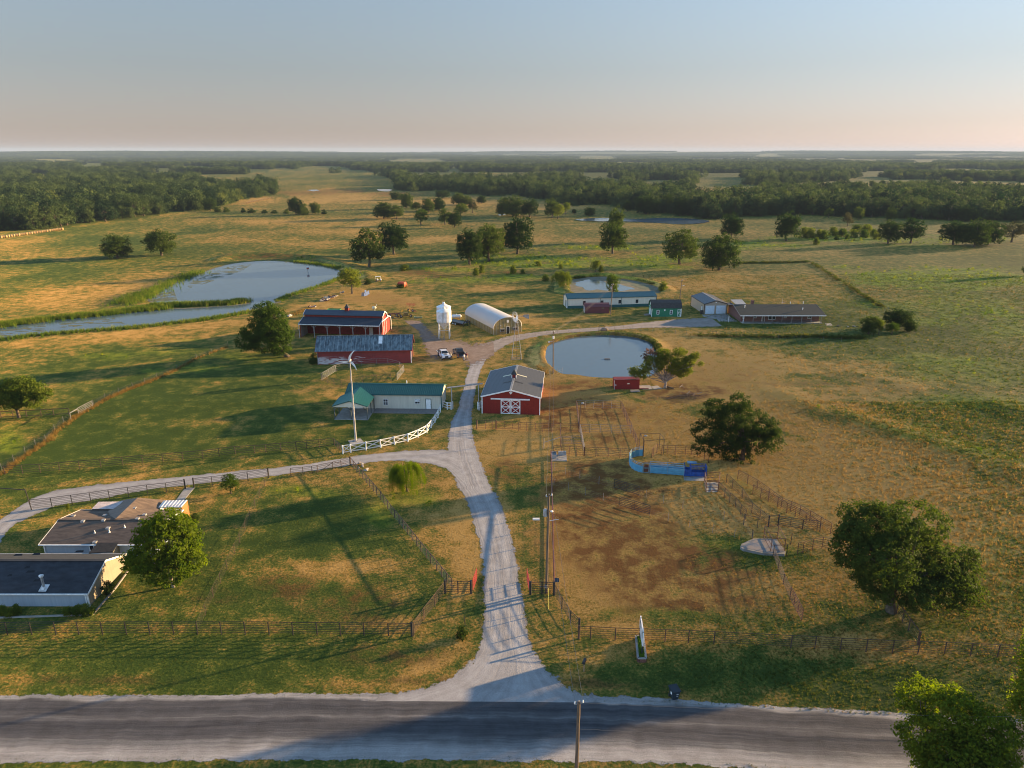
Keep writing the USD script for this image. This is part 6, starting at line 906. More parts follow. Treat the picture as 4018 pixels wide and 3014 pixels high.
# ---------------------------------------------------------------- fences
RUST = M('rusty_pipe', (0.115, 0.050, 0.032), 0.7, 0.25, 2.5); BLKP = M('black_pipe', (0.022, 0.020, 0.019), 0.55, 0.2); BRNP = M('brown_pipe', (0.070, 0.042, 0.030), 0.6, 0.25); SILV = M('galvanised_rail', (0.27, 0.27, 0.26), 0.4, 0.15); REDP = M('red_pipe', (0.33, 0.035, 0.025), 0.5, 0.15); WIREM = M('fence_wire', (0.20, 0.19, 0.18), 0.5); LINEW = M('power_cable', (0.16, 0.15, 0.14), 0.5); GREYP = M('grey_pipe', (0.19, 0.165, 0.15), 0.6, 0.2)
def ground3(c, pts): return [at(c, *p) for p in pts]
def fence(name, label, P, mat, h=1.5, rails=5, pr=.055, rr_=.028, low=.25, top=True, every=None, group=None, thick=(), cat='fence', post_h=None, railmat=None, wires=0, toprad=None):
    """posts at P (or every so many metres between them), rails from post to post"""
    P = [np.asarray(p, float) for p in P]
    if every:
        Q = [P[0]]
        for a, b in zip(P[:-1], P[1:]):
            n = max(1, round(np.linalg.norm(b - a) / every)); Q += [a + (b - a) * (i + 1) / n for i in range(n)]
        P = Q
    o = P[0]; t = thing(name, label, cat, o, 0, group); n = len(P)
    for i, p in enumerate(P): q = p - o; big = i in thick or (i - n) in thick; part(t, 'post', tube(q + [0, 0, -.1], q + [0, 0, (post_h or h) + (.12 if big else 0)], pr * (2.1 if big else 1), 6), mat)
    for r in range(rails):
        z = low + (h - low) * r / max(1, rails - 1) if rails > 1 else h
        rad = (toprad or rr_ * 1.6) if (r == rails - 1 and top) else rr_
        part(t, 'rail', pipe([p - o + [0, 0, z] for p in P], rad, 5), railmat or mat)
    if wires: part(t, 'wire', [pipe([p - o + [0, 0, .15 + (h - .2) * w / wires] for p in P], .007, 3) for w in range(wires)], WIREM, kind='stuff')
    return t
roadL = [(60, 1545), (245, 1542), (430, 1541), (605, 1541), (787, 1541), (970, 1541), (1150, 1541), (1332, 1541), (1515, 1541), (1697, 1541), (1880, 1541), (2063, 1541)]
P1 = ground3('A3', roadL); P1 = [P1[0] + (P1[0] - P1[1]) * k for k in (2, 1)] + P1 + ground3('A4', [(277, 1460), (452, 1460), (621, 1462), (791, 1463), (968, 1464), (1138, 1467)])
fence('pipe_fence', 'long black pipe fence along the road in front of the left lawns', P1, BLKP, 1.55, 7, .065, .022, thick=(-1,))
fence('pipe_fence', 'black pipe fence slanting from the road fence to the left gate wing', ground3('A4', [(1150, 1463), (1225, 1352), (1303, 1252), (1374, 1158)]), BRNP, 1.55, 7, .055, .022, railmat=BRNP)
fence('gate_wing', 'short black fence wing left of the drive holding the left red gate', ground3('A4', [(1378, 1156), (1470, 1158), (1565, 1160)]), BLKP, 1.6, 6, .07, .024, thick=(0, 2)); fence('gate_wing', 'short black fence wing right of the drive at the foot of the power pole', ground3('Z1h', [(124, 1215), (260, 1212), (404, 1222)]), BLKP, 1.6, 6, .07, .024, thick=(0, 2))
def gate(label, a, b, mat, h=1.45, bars=6, name='gate', uprights=3, rad=.03):
    a, b = np.asarray(a, float), np.asarray(b, float); t = thing(name, label, 'gate', a); d = b - a
    for i in range(bars): z = .2 + (h - .2) * i / (bars - 1); part(t, 'bar', tube([0, 0, z], d + [0, 0, z], rad * (1.3 if i in (0, bars - 1) else 1), 5), mat)
    for i in range(uprights): s = i / (uprights - 1); part(t, 'upright', tube(d * s + [0, 0, .18], d * s + [0, 0, h + .02], rad * 1.3, 5), mat)
    return t
gate('red pipe gate swung open along the left side of the drive', at('A4', 1577, 1145), at('A4', 1606, 1062), REDP, 1.55); gate('red pipe gate swung open along the right side of the drive', at('A4', 1984, 1148), at('A4', 1967, 1062), REDP, 1.55)
fence('lawn_fence', 'single railed pipe and wire fence slanting across the lawn beside the drive', ground3('A4', [(1427, 1128), (1390, 1085), (1352, 1037), (1315, 992), (1273, 942), (1242, 903), (1203, 856), (1173, 817), (1140, 775), (1107, 732), (1074, 692), (1045, 656), (1012, 613), (987, 585), (961, 547), (936, 515), (911, 482), (883, 450), (858, 420), (833, 390), (808, 360), (783, 333), (759, 307), (737, 282), (715, 256), (692, 230)]), BRNP, 1.35, 1, .06, .045, wires=6, toprad=.055, thick=(-1,))
fence('pipe_fence', 'low pipe fence panels with a slanting brace by the left side drive', ground3('A4', [(262, 308), (350, 300), (415, 293), (455, 287), (565, 263), (625, 247), (688, 230)]), BRNP, 1.3, 5, .05, .022)
obj('fence_brace', [tube(at('A4', 470, 280) + [0, 0, .1], at('A4', 570, 263) + [0, 0, 1.3], .04, 5), tube(at('A4', 575, 262) + [0, 0, 1.3], at('A4', 672, 236) + [0, 0, .3], .04, 5)], BRNP, 'pair of slanting braces on the fence by the side drive', 'brace')
fence('yard_fence', 'tan wire fence running down the lawn right of the grey roofed house', ground3('A3', [(2058, 340), (2030, 410), (1992, 490), (1955, 575), (1916, 660), (1878, 748), (1838, 842), (1800, 925), (1740, 1045), (1690, 1150), (1635, 1260), (1575, 1395), (1515, 1535)]), BRNP, 1.35, 5, .035, .008, railmat=BRNP)
fence('drive_fence', 'black pipe fence between the side drive and the house lawn', ground3('A3', [(240, 585), (400, 568), (555, 547), (697, 528), (840, 505), (987, 487), (1133, 467), (1277, 452), (1420, 427)]), BLKP, 1.5, 6, .055, .022, thick=(-1,)); fence('drive_fence', 'black pipe fence between the walk and the corner of the house lawn', ground3('A3', [(1487, 417), (1627, 402), (1762, 386), (1900, 365), (2058, 340)]), BLKP, 1.5, 6, .055, .022, thick=(0, -1))
for a_, b_, lb in (((240, 585), (400, 568), ''),):
    pass
b = at('A3', 243, 588); ah = hz(b[:2], 'A3', 205, 434); a2 = b + np.array([-9.0, 1.2, 0]); t = thing('drive_arch', 'tall black pipe arch over the side drive at the left edge', 'arch', b); part(t, 'arch_post', tube((0, 0, -.1), (-.25, 0, ah), .07, 6), BLKP); part(t, 'arch_post', tube(a2 - b, a2 - b + [0, 0, ah], .07, 6), BLKP); part(t, 'crossbar', tube((-.25, 0, ah), a2 - b + [0, 0, ah], .07, 6), BLKP)
LF = [(40, 318), (175, 310), (310, 302), (460, 290), (612, 277), (775, 262), (942, 247), (1095, 234), (1250, 222), (1402, 208), (1555, 195), (1680, 180), (1803, 163)]; PL = ground3('A3', LF) + ground3('A4', [(0, 147), (80, 140), (190, 130), (300, 120), (375, 112), (467, 104), (575, 94)])
fence('pipe_fence', 'long rusty pipe fence along the upper edge of the side drive', PL, BRNP, 1.45, 5, .055, .03, every=2.4); fence('board_fence', 'short dark fence joining the rusty pipe fence to the white fence', ground3('A4', [(577, 94), (596, 110), (616, 128), (634, 145)]), BRNP, 1.3, 5, .05, .03)
# white crossed rail fence
def white_fence(label, P, h=1.45, cross=True):
    P = [np.asarray(p, float) for p in P]; o = P[0]; t = thing('white_fence', label, 'fence', o)
    for p in P: q = p - o; part(t, 'post', box(q[0] - .09, q[0] + .09, q[1] - .09, q[1] + .09, -.1, h + .12), WHITE)
    for i, (a, b) in enumerate(zip(P[:-1], P[1:])):
        a, b = a - o, b - o
        for z in ((.3, h) if cross else (.35, .85, h)): part(t, 'rail', beam(a + [0, 0, z], b + [0, 0, z], .05, .15), WHITE)
        if cross:
            d = b - a; n_ = np.array([-d[1], d[0], 0]) / np.linalg.norm(d) * .03
            part(t, 'cross_rail', beam(a + [0, 0, .36] + n_, b + [0, 0, h - .06] + n_, .04, .12), WHITE); part(t, 'cross_rail', beam(a + [0, 0, h - .06] - n_, b + [0, 0, .36] - n_, .04, .12), WHITE)
white_fence('white fence with crossed rails curving along the junction of the drives', ground3('A1', [(495, 1370), (556, 1360), (677, 1341), (792, 1322), (902, 1298), (1008, 1274), (1088, 1241), (1157, 1205), (1192, 1165), (1222, 1123), (1245, 1085), (1264, 1042)]))
white_fence('short white rail fence between the cream building and the drive', ground3('Z1c', [(1940, 850), (2022, 882), (2085, 884), (2113, 865)]), 1.4, False); white_fence('short white rail fence at the left corner of the red barn', ground3('Z1d', [(352, 1045), (310, 1088), (283, 1068)]), 1.4, False)
a_ = at('Z1c', 2100, 878); c_ = at('Z1d', 303, 1000); hh_ = (hz(a_[:2], 'Z1c', 2095, 480) + hz(c_[:2], 'Z1d', 290, 592)) / 2; t = thing('ranch_arch', 'tall grey arch spanning the drive between the cream building and the red barn', 'arch', a_); d = c_ - a_; e = d / np.linalg.norm(d)
part(t, 'arch_post', tube((0, 0, -.1), (0, 0, hh_ * .98), .11, 8), PALEM); part(t, 'arch_post', tube(d + [0, 0, -.1], d + [0, 0, hh_ * .98], .11, 8), PALEM); part(t, 'crossbeam', tube(-e * .9 + [0, 0, hh_], d + e * .9 + [0, 0, hh_], .13, 8), PALEM)
fence('pipe_fence', 'black pipe fence slanting from the right gate wing to the road fence', ground3('Z1h', [(404, 1222), (497, 1385), (598, 1555), (700, 1650)]), BLKP, 1.5, 7, .055, .02, thick=(-1,))
PR = ground3('A7', [(1142, 352), (1220, 352), (1385, 361), (1550, 367), (1717, 372), (1873, 378), (2043, 386)]) + ground3('A6', [(305, 1572), (447, 1578), (597, 1588), (750, 1595), (905, 1603), (1057, 1607), (1213, 1612), (1367, 1620), (1527, 1628)]); PR += [PR[-1] + (PR[-1] - PR[-2]) * k for k in (1, 2)]
fence('pipe_fence', 'long brown pipe fence along the road below the right paddock', PR, BRNP, 1.5, 6, .06, .019, thick=(0,))
fence('pipe_fence', 'short brown fence from the huge oak down to the road fence', ground3('A6', [(930, 1370), (965, 1420), (1000, 1472), (1058, 1552)]), BRNP, 1.5, 1, .06, .035, wires=5, thick=(-1,))
fence('pipe_fence', 'dark red pipe fence running away beside the power poles', ground3('A5', [(322, 1535), (318, 1400), (315, 1270), (312, 1150), (310, 1040), (308, 950), (306, 870), (304, 800), (303, 735), (302, 680), (300, 632), (298, 590), (297, 555)]), M('dark_red_pipe', (0.085, 0.022, 0.022), 0.6, 0.2), 1.5, 2, .06, .05, wires=5)
# corral
CO = 'pipe fences of the cattle pens'
def pens(label, c, pts, h=1.6, rails=5, mat=None, **kw): return fence('corral_fence', label, ground3(c, pts), mat or GREYP, h, rails, .048, .023, group=None, **kw)
pens('rusty pipe fence right in front of the red barn', 'Z1d', [(265, 1465), (440, 1468), (580, 1470), (655, 1474)], mat=RUST, thick=(0, -1)); gate('rusty pipe gate in front of the red barn doors', at('Z1d', 668, 1474), at('Z1d', 1145, 1488), RUST, 1.55, 6, uprights=4, rad=.028)
pens('long pipe fence from the barn gate past the lamp post', 'Z2c', [(-310, 772), (-160, 775), (0, 782), (140, 790), (310, 797), (475, 800), (657, 797), (815, 795)], mat=RUST); pens('pipe fence between the two dirt pens', 'Z2c', [(850, 808), (1030, 813), (1225, 813), (1435, 820), (1610, 823), (1800, 826)])
pens('back fence of the upper dirt pen', 'Z2c', [(775, 345), (940, 348), (1103, 350), (1275, 351), (1437, 352), (1612, 358)], rails=4); pens('left side fence of the upper dirt pen', 'Z2c', [(775, 345), (790, 430), (800, 520), (812, 630), (820, 790)], mat=RUST); pens('curving right side fence of the dirt pens', 'Z2c', [(1612, 358), (1638, 400), (1665, 450), (1690, 515), (1715, 580), (1740, 645), (1770, 715), (1812, 800), (1850, 905), (1890, 990), (1920, 1080), (1960, 1110)], mat=RUST)
pens('fence on the right of the small middle pen', 'Z2c', [(838, 800), (862, 890), (880, 980), (900, 1090), (930, 1245)], mat=GREYP); pens('lower fence of the lower dirt pen', 'Z2c', [(930, 1245), (1145, 1256), (1375, 1267), (1598, 1275), (1770, 1285)], mat=RUST); gate('grey pipe gate of the small middle pen', at('Z2c', 492, 1042), at('Z2c', 868, 1027), GREYP, 1.6, 6, uprights=3); pens('fence along the bottom of the small middle pen', 'Z2c', [(350, 1215), (500, 1228), (640, 1232), (780, 1240), (920, 1246)], mat=RUST); pens('fence post row on the left of the small middle pen', 'Z2c', [(477, 800), (480, 930), (478, 1075)], mat=RUST, h=1.75)
b0_, b1_ = at('Z2c', 163, 1110), at('Z2c', 478, 1070); t = thing('leaning_rail', 'leaning pipe frame over the water trough corner', 'pipe frame', b0_); part(t, 'frame_post', tube((0, 0, 0), (0, 0, 1.9), .05, 6), SILV); part(t, 'frame_post', tube(b1_ - b0_, b1_ - b0_ + [0, 0, 1.9], .06, 6), BRNP); part(t, 'frame_bar', tube((0, 0, 1.15), b1_ - b0_ + [0, 0, 1.75], .04, 6), SILV)
obj('trough_slab', extr(gs('Z2c', [(312, 1345), (598, 1347), (590, 1228), (330, 1230)]), 0, .12), CONC, 'concrete slab under the water trough by the pole', 'slab'); b = at('Z2c', 340, 1290); t = thing('water_trough', 'pale concrete trough on the slab beside the red fence', 'trough', b + [0, 0, .12]); part(t, 'trough_body', [box(-.35, .55, -.35, 1.15, 0, .08), box(-.35, -.27, -.35, 1.15, .08, .6), box(.47, .55, -.35, 1.15, .08, .6), box(-.27, .47, -.35, -.27, .08, .6), box(-.27, .47, 1.07, 1.15, .08, .6)], CONC); part(t, 'water', box(-.27, .47, -.27, 1.07, .3, .45), WATER); part(t, 'pump_box', box(.9, 2.2, 1.0, 1.5, 0, .55), GREYM)
RG2 = [('outer pipe fence of the alley from the tree to the far corner', [(843, 400), (970, 465), (1095, 535), (1250, 650), (1410, 770), (1530, 820), (1650, 872), (1780, 945), (1915, 1030), (2050, 1110)], RUST), ('second pipe fence of the alley behind the chute', [(1038, 600), (1140, 650), (1240, 695), (1360, 765), (1478, 840), (1590, 890), (1730, 980), (1875, 1072)], RUST), ('long inner pipe fence of the alley starting at the chute', [(695, 450), (772, 522), (900, 650), (1025, 840), (1130, 930), (1242, 1020)], BRNP), ('near pipe fence of the alley right of the red chute gate', [(592, 560), (672, 640), (735, 705), (812, 768), (880, 860), (945, 930)], BRNP)]
for lb, pts, mt in RG2: pens(lb, 'Z2b', pts, 1.55, 6, mt)
pens('cross fence closing the near end of the alley', 'Z2b', [(1242, 1020), (1368, 1008)], 1.6, 4, BLKP, thick=(0, 1)); gate('long dark gate across the near end of the alley', at('Z2b', 1370, 1008), at('Z2b', 1680, 1056), BLKP, 1.5, 6, uprights=3); pens('fence piece joining the alley gate to the outer fence', 'Z2b', [(1690, 1056), (1875, 1073), (1912, 1090)], 1.5, 5, BRNP); pens('two posts and a low bar left of the alley gate', 'Z2b', [(922, 995), (1098, 1032)], 1.55, 1, BLKP)
pens('rusty fence panel between the loading pad and the huge oak', 'Z2b', [(1620, 1372), (1690, 1362), (1815, 1322), (1940, 1300), (2065, 1325)], 1.6, 6, RUST); pens('pipe fence running down from the loading pad', 'Z2f', [(668, 520), (745, 720), (822, 935), (920, 1165)], 1.4, 6, BRNP, toprad=.03) ; gate('dark red pipe panel at the foot of the pad fence', at('Z2f', 922, 1165), at('Z2f', 1100, 1503), M('maroon_pipe', (0.10, 0.030, 0.030), 0.6), 1.6, 6, uprights=4)
pens('back fence of the sweep pen beneath the tree', 'Z1e', [(745, 690), (770, 660), (840, 600), (930, 625), (1030, 632), (1180, 635), (1370, 640), (1478, 640), (1600, 660), (1720, 720), (1800, 790)], 1.6, 5, RUST)
TP = M('t_post_steel', (0.16, 0.15, 0.14), 0.6)
def wire_fence(label, P, h=1.3, every=None, wires=4, mat=TP): return fence('wire_fence', label, P, mat, h, 0, .032, .02, every=every, wires=wires)
wire_fence('thin wire fence on steel posts across the right paddock, upper line left half', ground3('A5', [(322, 640), (403, 667), (507, 695), (645, 737), (755, 767)])); gate('dark pipe gate in the upper wire fence of the right paddock', at('A5', 755, 767), at('A5', 935, 822), BLKP, 1.5, 6); wire_fence('thin wire fence across the right paddock, upper line right half', ground3('A5', [(935, 822), (985, 838), (1110, 877), (1250, 917), (1393, 952), (1548, 993), (1690, 1030), (1755, 1142)]))
wire_fence('thin wire fence across the right paddock, lower line left half', ground3('A5', [(320, 745), (425, 782), (548, 817), (677, 860), (793, 897)])); gate('dark pipe gate in the lower wire fence of the right paddock', at('A5', 793, 897), at('A5', 1012, 963), BLKP, 1.5, 6); wire_fence('thin wire fence across the right paddock, lower line right half', ground3('A5', [(1012, 963), (1145, 1005), (1300, 1050), (1467, 1090), (1625, 1122), (1750, 1145)]))
wire_fence('thin wire fence along the lane above the round pond', ground3('A2', [(0, 590), (80, 578), (160, 568), (240, 560), (320, 552), (400, 548), (460, 546), (500, 546), (570, 545), (640, 544), (700, 546), (765, 548), (850, 556), (935, 566), (1015, 574), (1095, 582), (1180, 588), (1280, 590), (1310, 590), (1450, 596), (1600, 600), (1760, 606), (1920, 614), (2080, 624), (2212, 632)]), wires=3)
fence('pipe_rail', 'small pipe frame in the wire fence above the pond', ground3('A2', [(461, 549), (500, 549)]), BLKP, 1.4, 3, .05, .03); fence('pipe_rail', 'small pipe frame in the wire fence right of the pond', ground3('A2', [(1280, 590), (1310, 590)]), BLKP, 1.4, 2, .05, .03)
wire_fence('row of thin posts between the red barn and the round pond', ground3('Z1d', [(1590, 372), (1650, 372), (1740, 385), (1910, 372), (1995, 345)]), 1.5, wires=3)
wire_fence('wire fence with pale posts climbing the left pasture edge', ground3('B7', [(2200, 145), (2040, 210), (1895, 265), (1705, 368), (1515, 452), (1397, 502), (1280, 545), (1147, 598), (1015, 655), (905, 720)])); gate('silver pipe gate in the left pasture fence', at('B7', 760, 808), at('B7', 898, 735), SILV, 1.4, 5); wire_fence('lower end of the left pasture wire fence', ground3('B7', [(685, 852), (615, 880), (530, 960), (443, 1062), (345, 1105), (245, 1175), (135, 1260), (20, 1345)]), mat=TP); fence('pipe_fence', 'short grey rail beside the silver gate', ground3('B7', [(685, 852), (760, 808)]), SILV, 1.3, 1, .06, .04)
fence('wood_fence', 'dark wooden fence behind the left edge tree', ground3('B7', [(-80, 845), (15, 838), (130, 832), (260, 826), (400, 820), (520, 812), (670, 806)]), BRNP, 1.3, 2, .07, .045, wires=3)
SP = 'round pen panels'
gate('silver round pen panel, left', at('A1', 325, 792), at('A1', 437, 722), SILV, 1.6, 6, 'pen_panel'); gate('silver round pen panel by the opening on the right', at('A1', 922, 792), at('A1', 977, 722), SILV, 1.6, 6, 'pen_panel'); pens('low dark pen panels curving round behind the cream building', 'A1', [(328, 795), (372, 812), (425, 830), (482, 842), (560, 838), (650, 815), (760, 800), (872, 795)], 1.5, 6, BRNP); pens('far side panels of the round pen below the old barn', 'A1', [(440, 720), (540, 690), (640, 676), (760, 668), (850, 668), (940, 690), (972, 724)], 1.5, 4, GREYP)
wire_fence('brushy wire fence running down from the far corner to the house clump', ground3('B6', [(190, 440), (290, 500), (400, 570), (520, 640), (640, 710), (760, 785), (880, 850), (930, 880)]), wires=3); wire_fence('wire fence along the far side of the mown field', ground3('B6', [(-700, 430), (-500, 432), (-300, 434), (-100, 436), (0, 440), (190, 440), (420, 455), (700, 462), (1050, 478)]), wires=2)

# ---------------------------------------------------------------- cattle handling gear
LBLUE = M('pale_blue_paint', (0.10, 0.32, 0.46), 0.5, scale=1.6, col2=(0.075, 0.25, 0.37)); DBLUE = M('deep_blue_paint', (0.008, 0.062, 0.26), 0.45, 0.2); PIPEB = M('blue_grey_pipe', (0.22, 0.33, 0.40), 0.5, 0.15); RUSTP = M('rust_patch', (0.14, 0.040, 0.022), 0.8, 0.3)
B0 = at('Z1e', 570, 975); hp = hz(B0[:2], 'Z1e', 575, 800); arc_ = [at('Z1e', *p) for p in ((570, 975), (500, 960), (430, 932), (372, 892), (335, 835), (325, 770), (360, 712), (430, 680), (510, 665), (588, 662))]
t = thing('sweep_tub', 'curved pale blue cattle crowding tub of solid panels by the pens', 'cattle tub', B0)
for i, (a, b) in enumerate(zip(arc_[:-1], arc_[1:])):
    a, b = a - B0, b - B0; part(t, 'tub_panel', slab([a + [0, 0, .1], b + [0, 0, .1], b + [0, 0, 1.15], a + [0, 0, 1.15]], .05), LBLUE)
    for z in (.08, 1.18, 1.42, 1.66): part(t, 'tub_rail', tube(a + [0, 0, z], b + [0, 0, z], .035, 5), PIPEB)
    part(t, 'tub_post', tube(a, a + [0, 0, 1.68], .05, 6), PIPEB)
for k, (i, s, z) in enumerate(((0, .3, .25), (1, .6, .2), (2, .4, .3))): a, b = arc_[i] - B0, arc_[i + 1] - B0; n_ = np.cross(b - a, [0, 0, 1.0]); n_ /= np.linalg.norm(n_); p = a + (b - a) * s + n_ * .03 * (1 if n_[1] < 0 else -1); q = p + (b - a) * .35; part(t, 'rust_patch', slab([p + [0, 0, z - .1], q + [0, 0, z - .06], q + [0, 0, z + .1], p + [0, 0, z + .06]], .012), RUSTP)
a, b = at('Z1e', 590, 975), at('Z1e', 688, 978); t = thing('chute_door', 'pale framed gate with rusty panels between the blue tub and the blue alley', 'gate', a); d = b - a
part(t, 'door_frame', [tube([0, 0, z], d + [0, 0, z], .04, 5) for z in (.1, .85, 1.7)] + [tube(d * s + [0, 0, .05], d * s + [0, 0, 1.72], .045, 5) for s in (0, 1)], PIPEB)
for z in (.25, .95): part(t, 'rust_panel', slab([d * .1 + [0, 0, z], d * .9 + [0, 0, z], d * .9 + [0, 0, z + .45], d * .1 + [0, 0, z + .45]], .03), RUSTP)
PT = [at('Z1e', *p) for p in ((712, 988), (1035, 1012), (1342, 1036))]; t = thing('alley_panel', 'pale blue solid alley panels with open rails on top', 'cattle alley', PT[0]); bk = np.array([.1, .85, 0])
for off in (np.zeros(3), bk):
    for a, b in zip(PT[:-1], PT[1:]):
        a, b = a - PT[0] + off, b - PT[0] + off; part(t, 'panel', slab([a + [0, 0, .12], b + [0, 0, .12], b + [0, 0, 1.12], a + [0, 0, 1.12]], .05), LBLUE); part(t, 'panel_ridge', [tube(a + [0, -.03, z], b + [0, -.03, z], .03, 4) for z in (.42, .78)], LBLUE)
        for z in (1.15, 1.42, 1.7): part(t, 'rail', tube(a + [0, 0, z], b + [0, 0, z], .035, 5), PIPEB)
    for p in PT: part(t, 'post', tube(p - PT[0] + off, p - PT[0] + off + [0, 0, 1.72], .055, 6), PIPEB)
a, b, c = at('Z1e', 1352, 1038), at('Z1e', 1462, 1047), at('Z1e', 1752, 1057); t = thing('squeeze_chute', 'bright blue squeeze chute with a barred side at the end of the blue alley', 'squeeze chute', a); b, c = b - a, c - a; dp = np.array([.1, 1.0, 0])
for p, q, hh_ in ((np.zeros(3), b, 1.15), (b, c, .75)):
    for off in (np.zeros(3), dp): part(t, 'side_panel', slab([p + off + [0, 0, .08], q + off + [0, 0, .08], q + off + [0, 0, hh_], p + off + [0, 0, hh_]], .05), DBLUE)
for off in (np.zeros(3), dp):
    for s in np.linspace(.06, .94, 11): p = b + (c - b) * s + off; part(t, 'side_bar', tube(p + [0, 0, .75], p + [0, 0, 1.5], .025, 5), DBLUE)
    for z in (.78, 1.52, 1.78): part(t, 'chute_rail', tube(b + off + [0, 0, z], c + off + [0, 0, z], .045, 5), DBLUE)
    for p in (np.zeros(3), b, c): part(t, 'chute_post', box(p[0] + off[0] - .06, p[0] + off[0] + .06, p[1] + off[1] - .06, p[1] + off[1] + .06, p[2], p[2] + 1.85), DBLUE)
for p in (b, c): part(t, 'top_beam', tube(p + [0, 0, 1.82], p + dp + [0, 0, 1.82], .05, 5), DBLUE)
part(t, 'head_plate', slab([c + dp * .1 + [.04, 0, .2], c + dp * .9 + [.04, 0, .2], c + dp * .9 + [.04, 0, 1.7], c + dp * .1 + [.04, 0, 1.7]], .05), DBLUE); part(t, 'canopy', slab([b * .6 + dp + [0, .1, 1.75], b + (c - b) * .45 + dp + [0, .1, 1.75], b + (c - b) * .45 + dp + [0, .7, 1.9], b * .6 + dp + [0, .7, 1.9]], .05), PIPEB)
obj('chute_slab', extr(gs('Z1e', [(1340, 1075), (1350, 1115), (1720, 1130), (1740, 1060), (1350, 1050)]), 0, .06), CONC, 'pale concrete strip in front of the bright blue chute', 'slab')
def frame_box(name, label, cat, base, h, mat, mids=(), r=.05):
    o = base[0]; t = thing(name, label, cat, o); bs = [p - o for p in base]
    for p in bs: part(t, 'post', tube(p + [0, 0, -.05], p + [0, 0, h], r, 6), mat)
    for i in range(4):
        for z in (h,) + tuple(mids): part(t, 'bar', tube(bs[i] + [0, 0, z], bs[(i + 1) % 4] + [0, 0, z], r * .8, 5), mat)
    return t
bs = [at('Z1e', *p) for p in ((588, 668), (960, 632), (882, 522), (514, 522))]; frame_box('pipe_gantry', 'tall open pipe frame standing over the sweep pen', 'pipe frame', bs, (hz(bs[0][:2], 'Z1e', 597, 382) + hz(bs[3][:2], 'Z1e', 525, 242)) / 2, BLKP)
bs = [at('Z1e', *p) for p in ((1752, 1335), (1972, 1332), (2000, 1150), (1720, 1150))]; frame_box('chute_gate', 'rusty red pipe stall in front of the squeeze chute', 'cattle stall', bs, 1.7, RUST, (.3, .75, 1.2)); obj('stall_slab', extr([p[:2] for p in bs], 0, .05), CONC, 'concrete floor under the rusty red stall', 'slab')
def lamp_post(label, c, x, y, tx, ty, arm=(.5, 0)):
    b = at(c, x, y); h = hz(b[:2], c, tx, ty); a = CR[c]; dxm = ((a[0] + tx * a[2] - CX) / F) * (b[1] * math.cos(PITCH) + (H - h) * math.sin(PITCH)) - b[0]; t = thing('lamp_post', label, 'lamp post', b); part(t, 'pole', tube((0, 0, -.1), (dxm, 0, h), .09, 8, .06), BRNP); part(t, 'lamp_arm', tube((dxm, 0, h), (dxm + arm[0], arm[1], h + .1), .03, 5), BRNP); part(t, 'lamp_head', trimesh.Trimesh(trimesh.creation.icosphere(1, 1.0).vertices * [.28, .2, .13] + [dxm + arm[0], arm[1], h + .08], trimesh.creation.icosphere(1, 1.0).faces), GREYM)
lamp_post('tall dark lamp post leaning over the dirt pens', 'Z2c', 815, 792, 868, 258, (.25, 0)); lamp_post('dark lamp post inside the blue tub', 'Z1e', 588, 664, 600, 292, (.3, 0))
po_ = gs('Z2f', [(168, 405), (190, 358), (370, 278), (710, 278), (852, 472), (842, 515), (505, 498), (215, 436)]); obj('loading_pad', extr(po_, 0, .34), CONCD, 'raised concrete pad with clipped corners in the right paddock', 'concrete pad'); pin = Polygon(po_).buffer(-.35); obj('wet_patch', sheet(pin, .352), M('wet_concrete', (0.14, 0.145, 0.155), 0.3, scale=.5, col2=(0.24, 0.19, 0.145), lo=.45, hi=.55), 'damp stained surface of the raised concrete pad', 'stain')
bs = [at('Z2f', *p) + [0, 0, .34] for p in ((628, 470), (835, 470), (728, 272), (522, 270))]; frame_box('pad_frame', 'rusty pipe cage standing on the raised concrete pad', 'pipe cage', bs, 1.75, RUST, (.15, .85)); 
for k, (x, y, tp) in enumerate(((345, 275, 110), (935, 333, 150), (868, 515, 330), (668, 520, 330))): b = at('Z2f', x, y); obj('steel_post', tube(b + [0, 0, -.1], b + [0, 0, 1.7], .05, 6), BLKP, 'single dark post ' + ('behind the left part of the concrete pad', 'behind the concrete pad toward the rusty panel', 'at the right corner of the concrete pad', 'in front of the cage on the concrete pad')[k], 'post')

# ---------------------------------------------------------------- poles and cables
def pole(label, base, h, r=.15, lean=0, extras=None):
    t = thing('utility_pole', label, 'utility pole', base); part(t, 'pole_shaft', tube((0, 0, -.2), (lean, 0, h), r, 10, r * .68), WOODP)
    part(t, 'top_bracket', [tube((lean - .3, 0, h - .25), (lean + .3, 0, h - .1), .03, 5), tube((lean, 0, h - .1), (lean, 0, h + .12), .04, 6)], GREYM)
    for s in (-.3, .3): part(t, 'insulator', moved(lathe([(.02, 0), (.07, .02), (.05, .08), (.07, .12), (.04, .2), (.01, .24)], 8), (lean + s, 0, h - .2 + .12 * (s > 0))), WHITE)
    if extras: extras(t, lean, h)
    return np.array([base[0] + lean, base[1], base[2] + h])
def can(side, z): return lambda t, l, h: (part(t, 'transformer', moved(lathe([(.02, 0), (.24, .02), (.24, .75), (.2, .82), (.02, .84)], 12), (l + side * .38, 0, z)), GREYM), part(t, 'street_lamp', [tube((l, 0, z - .6), (l - side * -1.1 * -1, -.1, z - .35), .03, 5), box(l - 1.75, l - 1.0, -.2, .1, z - .42, z - .28)], WHITEM), part(t, 'meter_disc', moved(lathe([(.02, 0), (.17, .02), (.17, .1), (.02, .14)], 10), (l + .33, -.05, z + .55)), WHITE))
T1 = pole('weathered utility pole at the bottom edge in front of the road', (4.87, 41.9, 0), 10.0, .17)
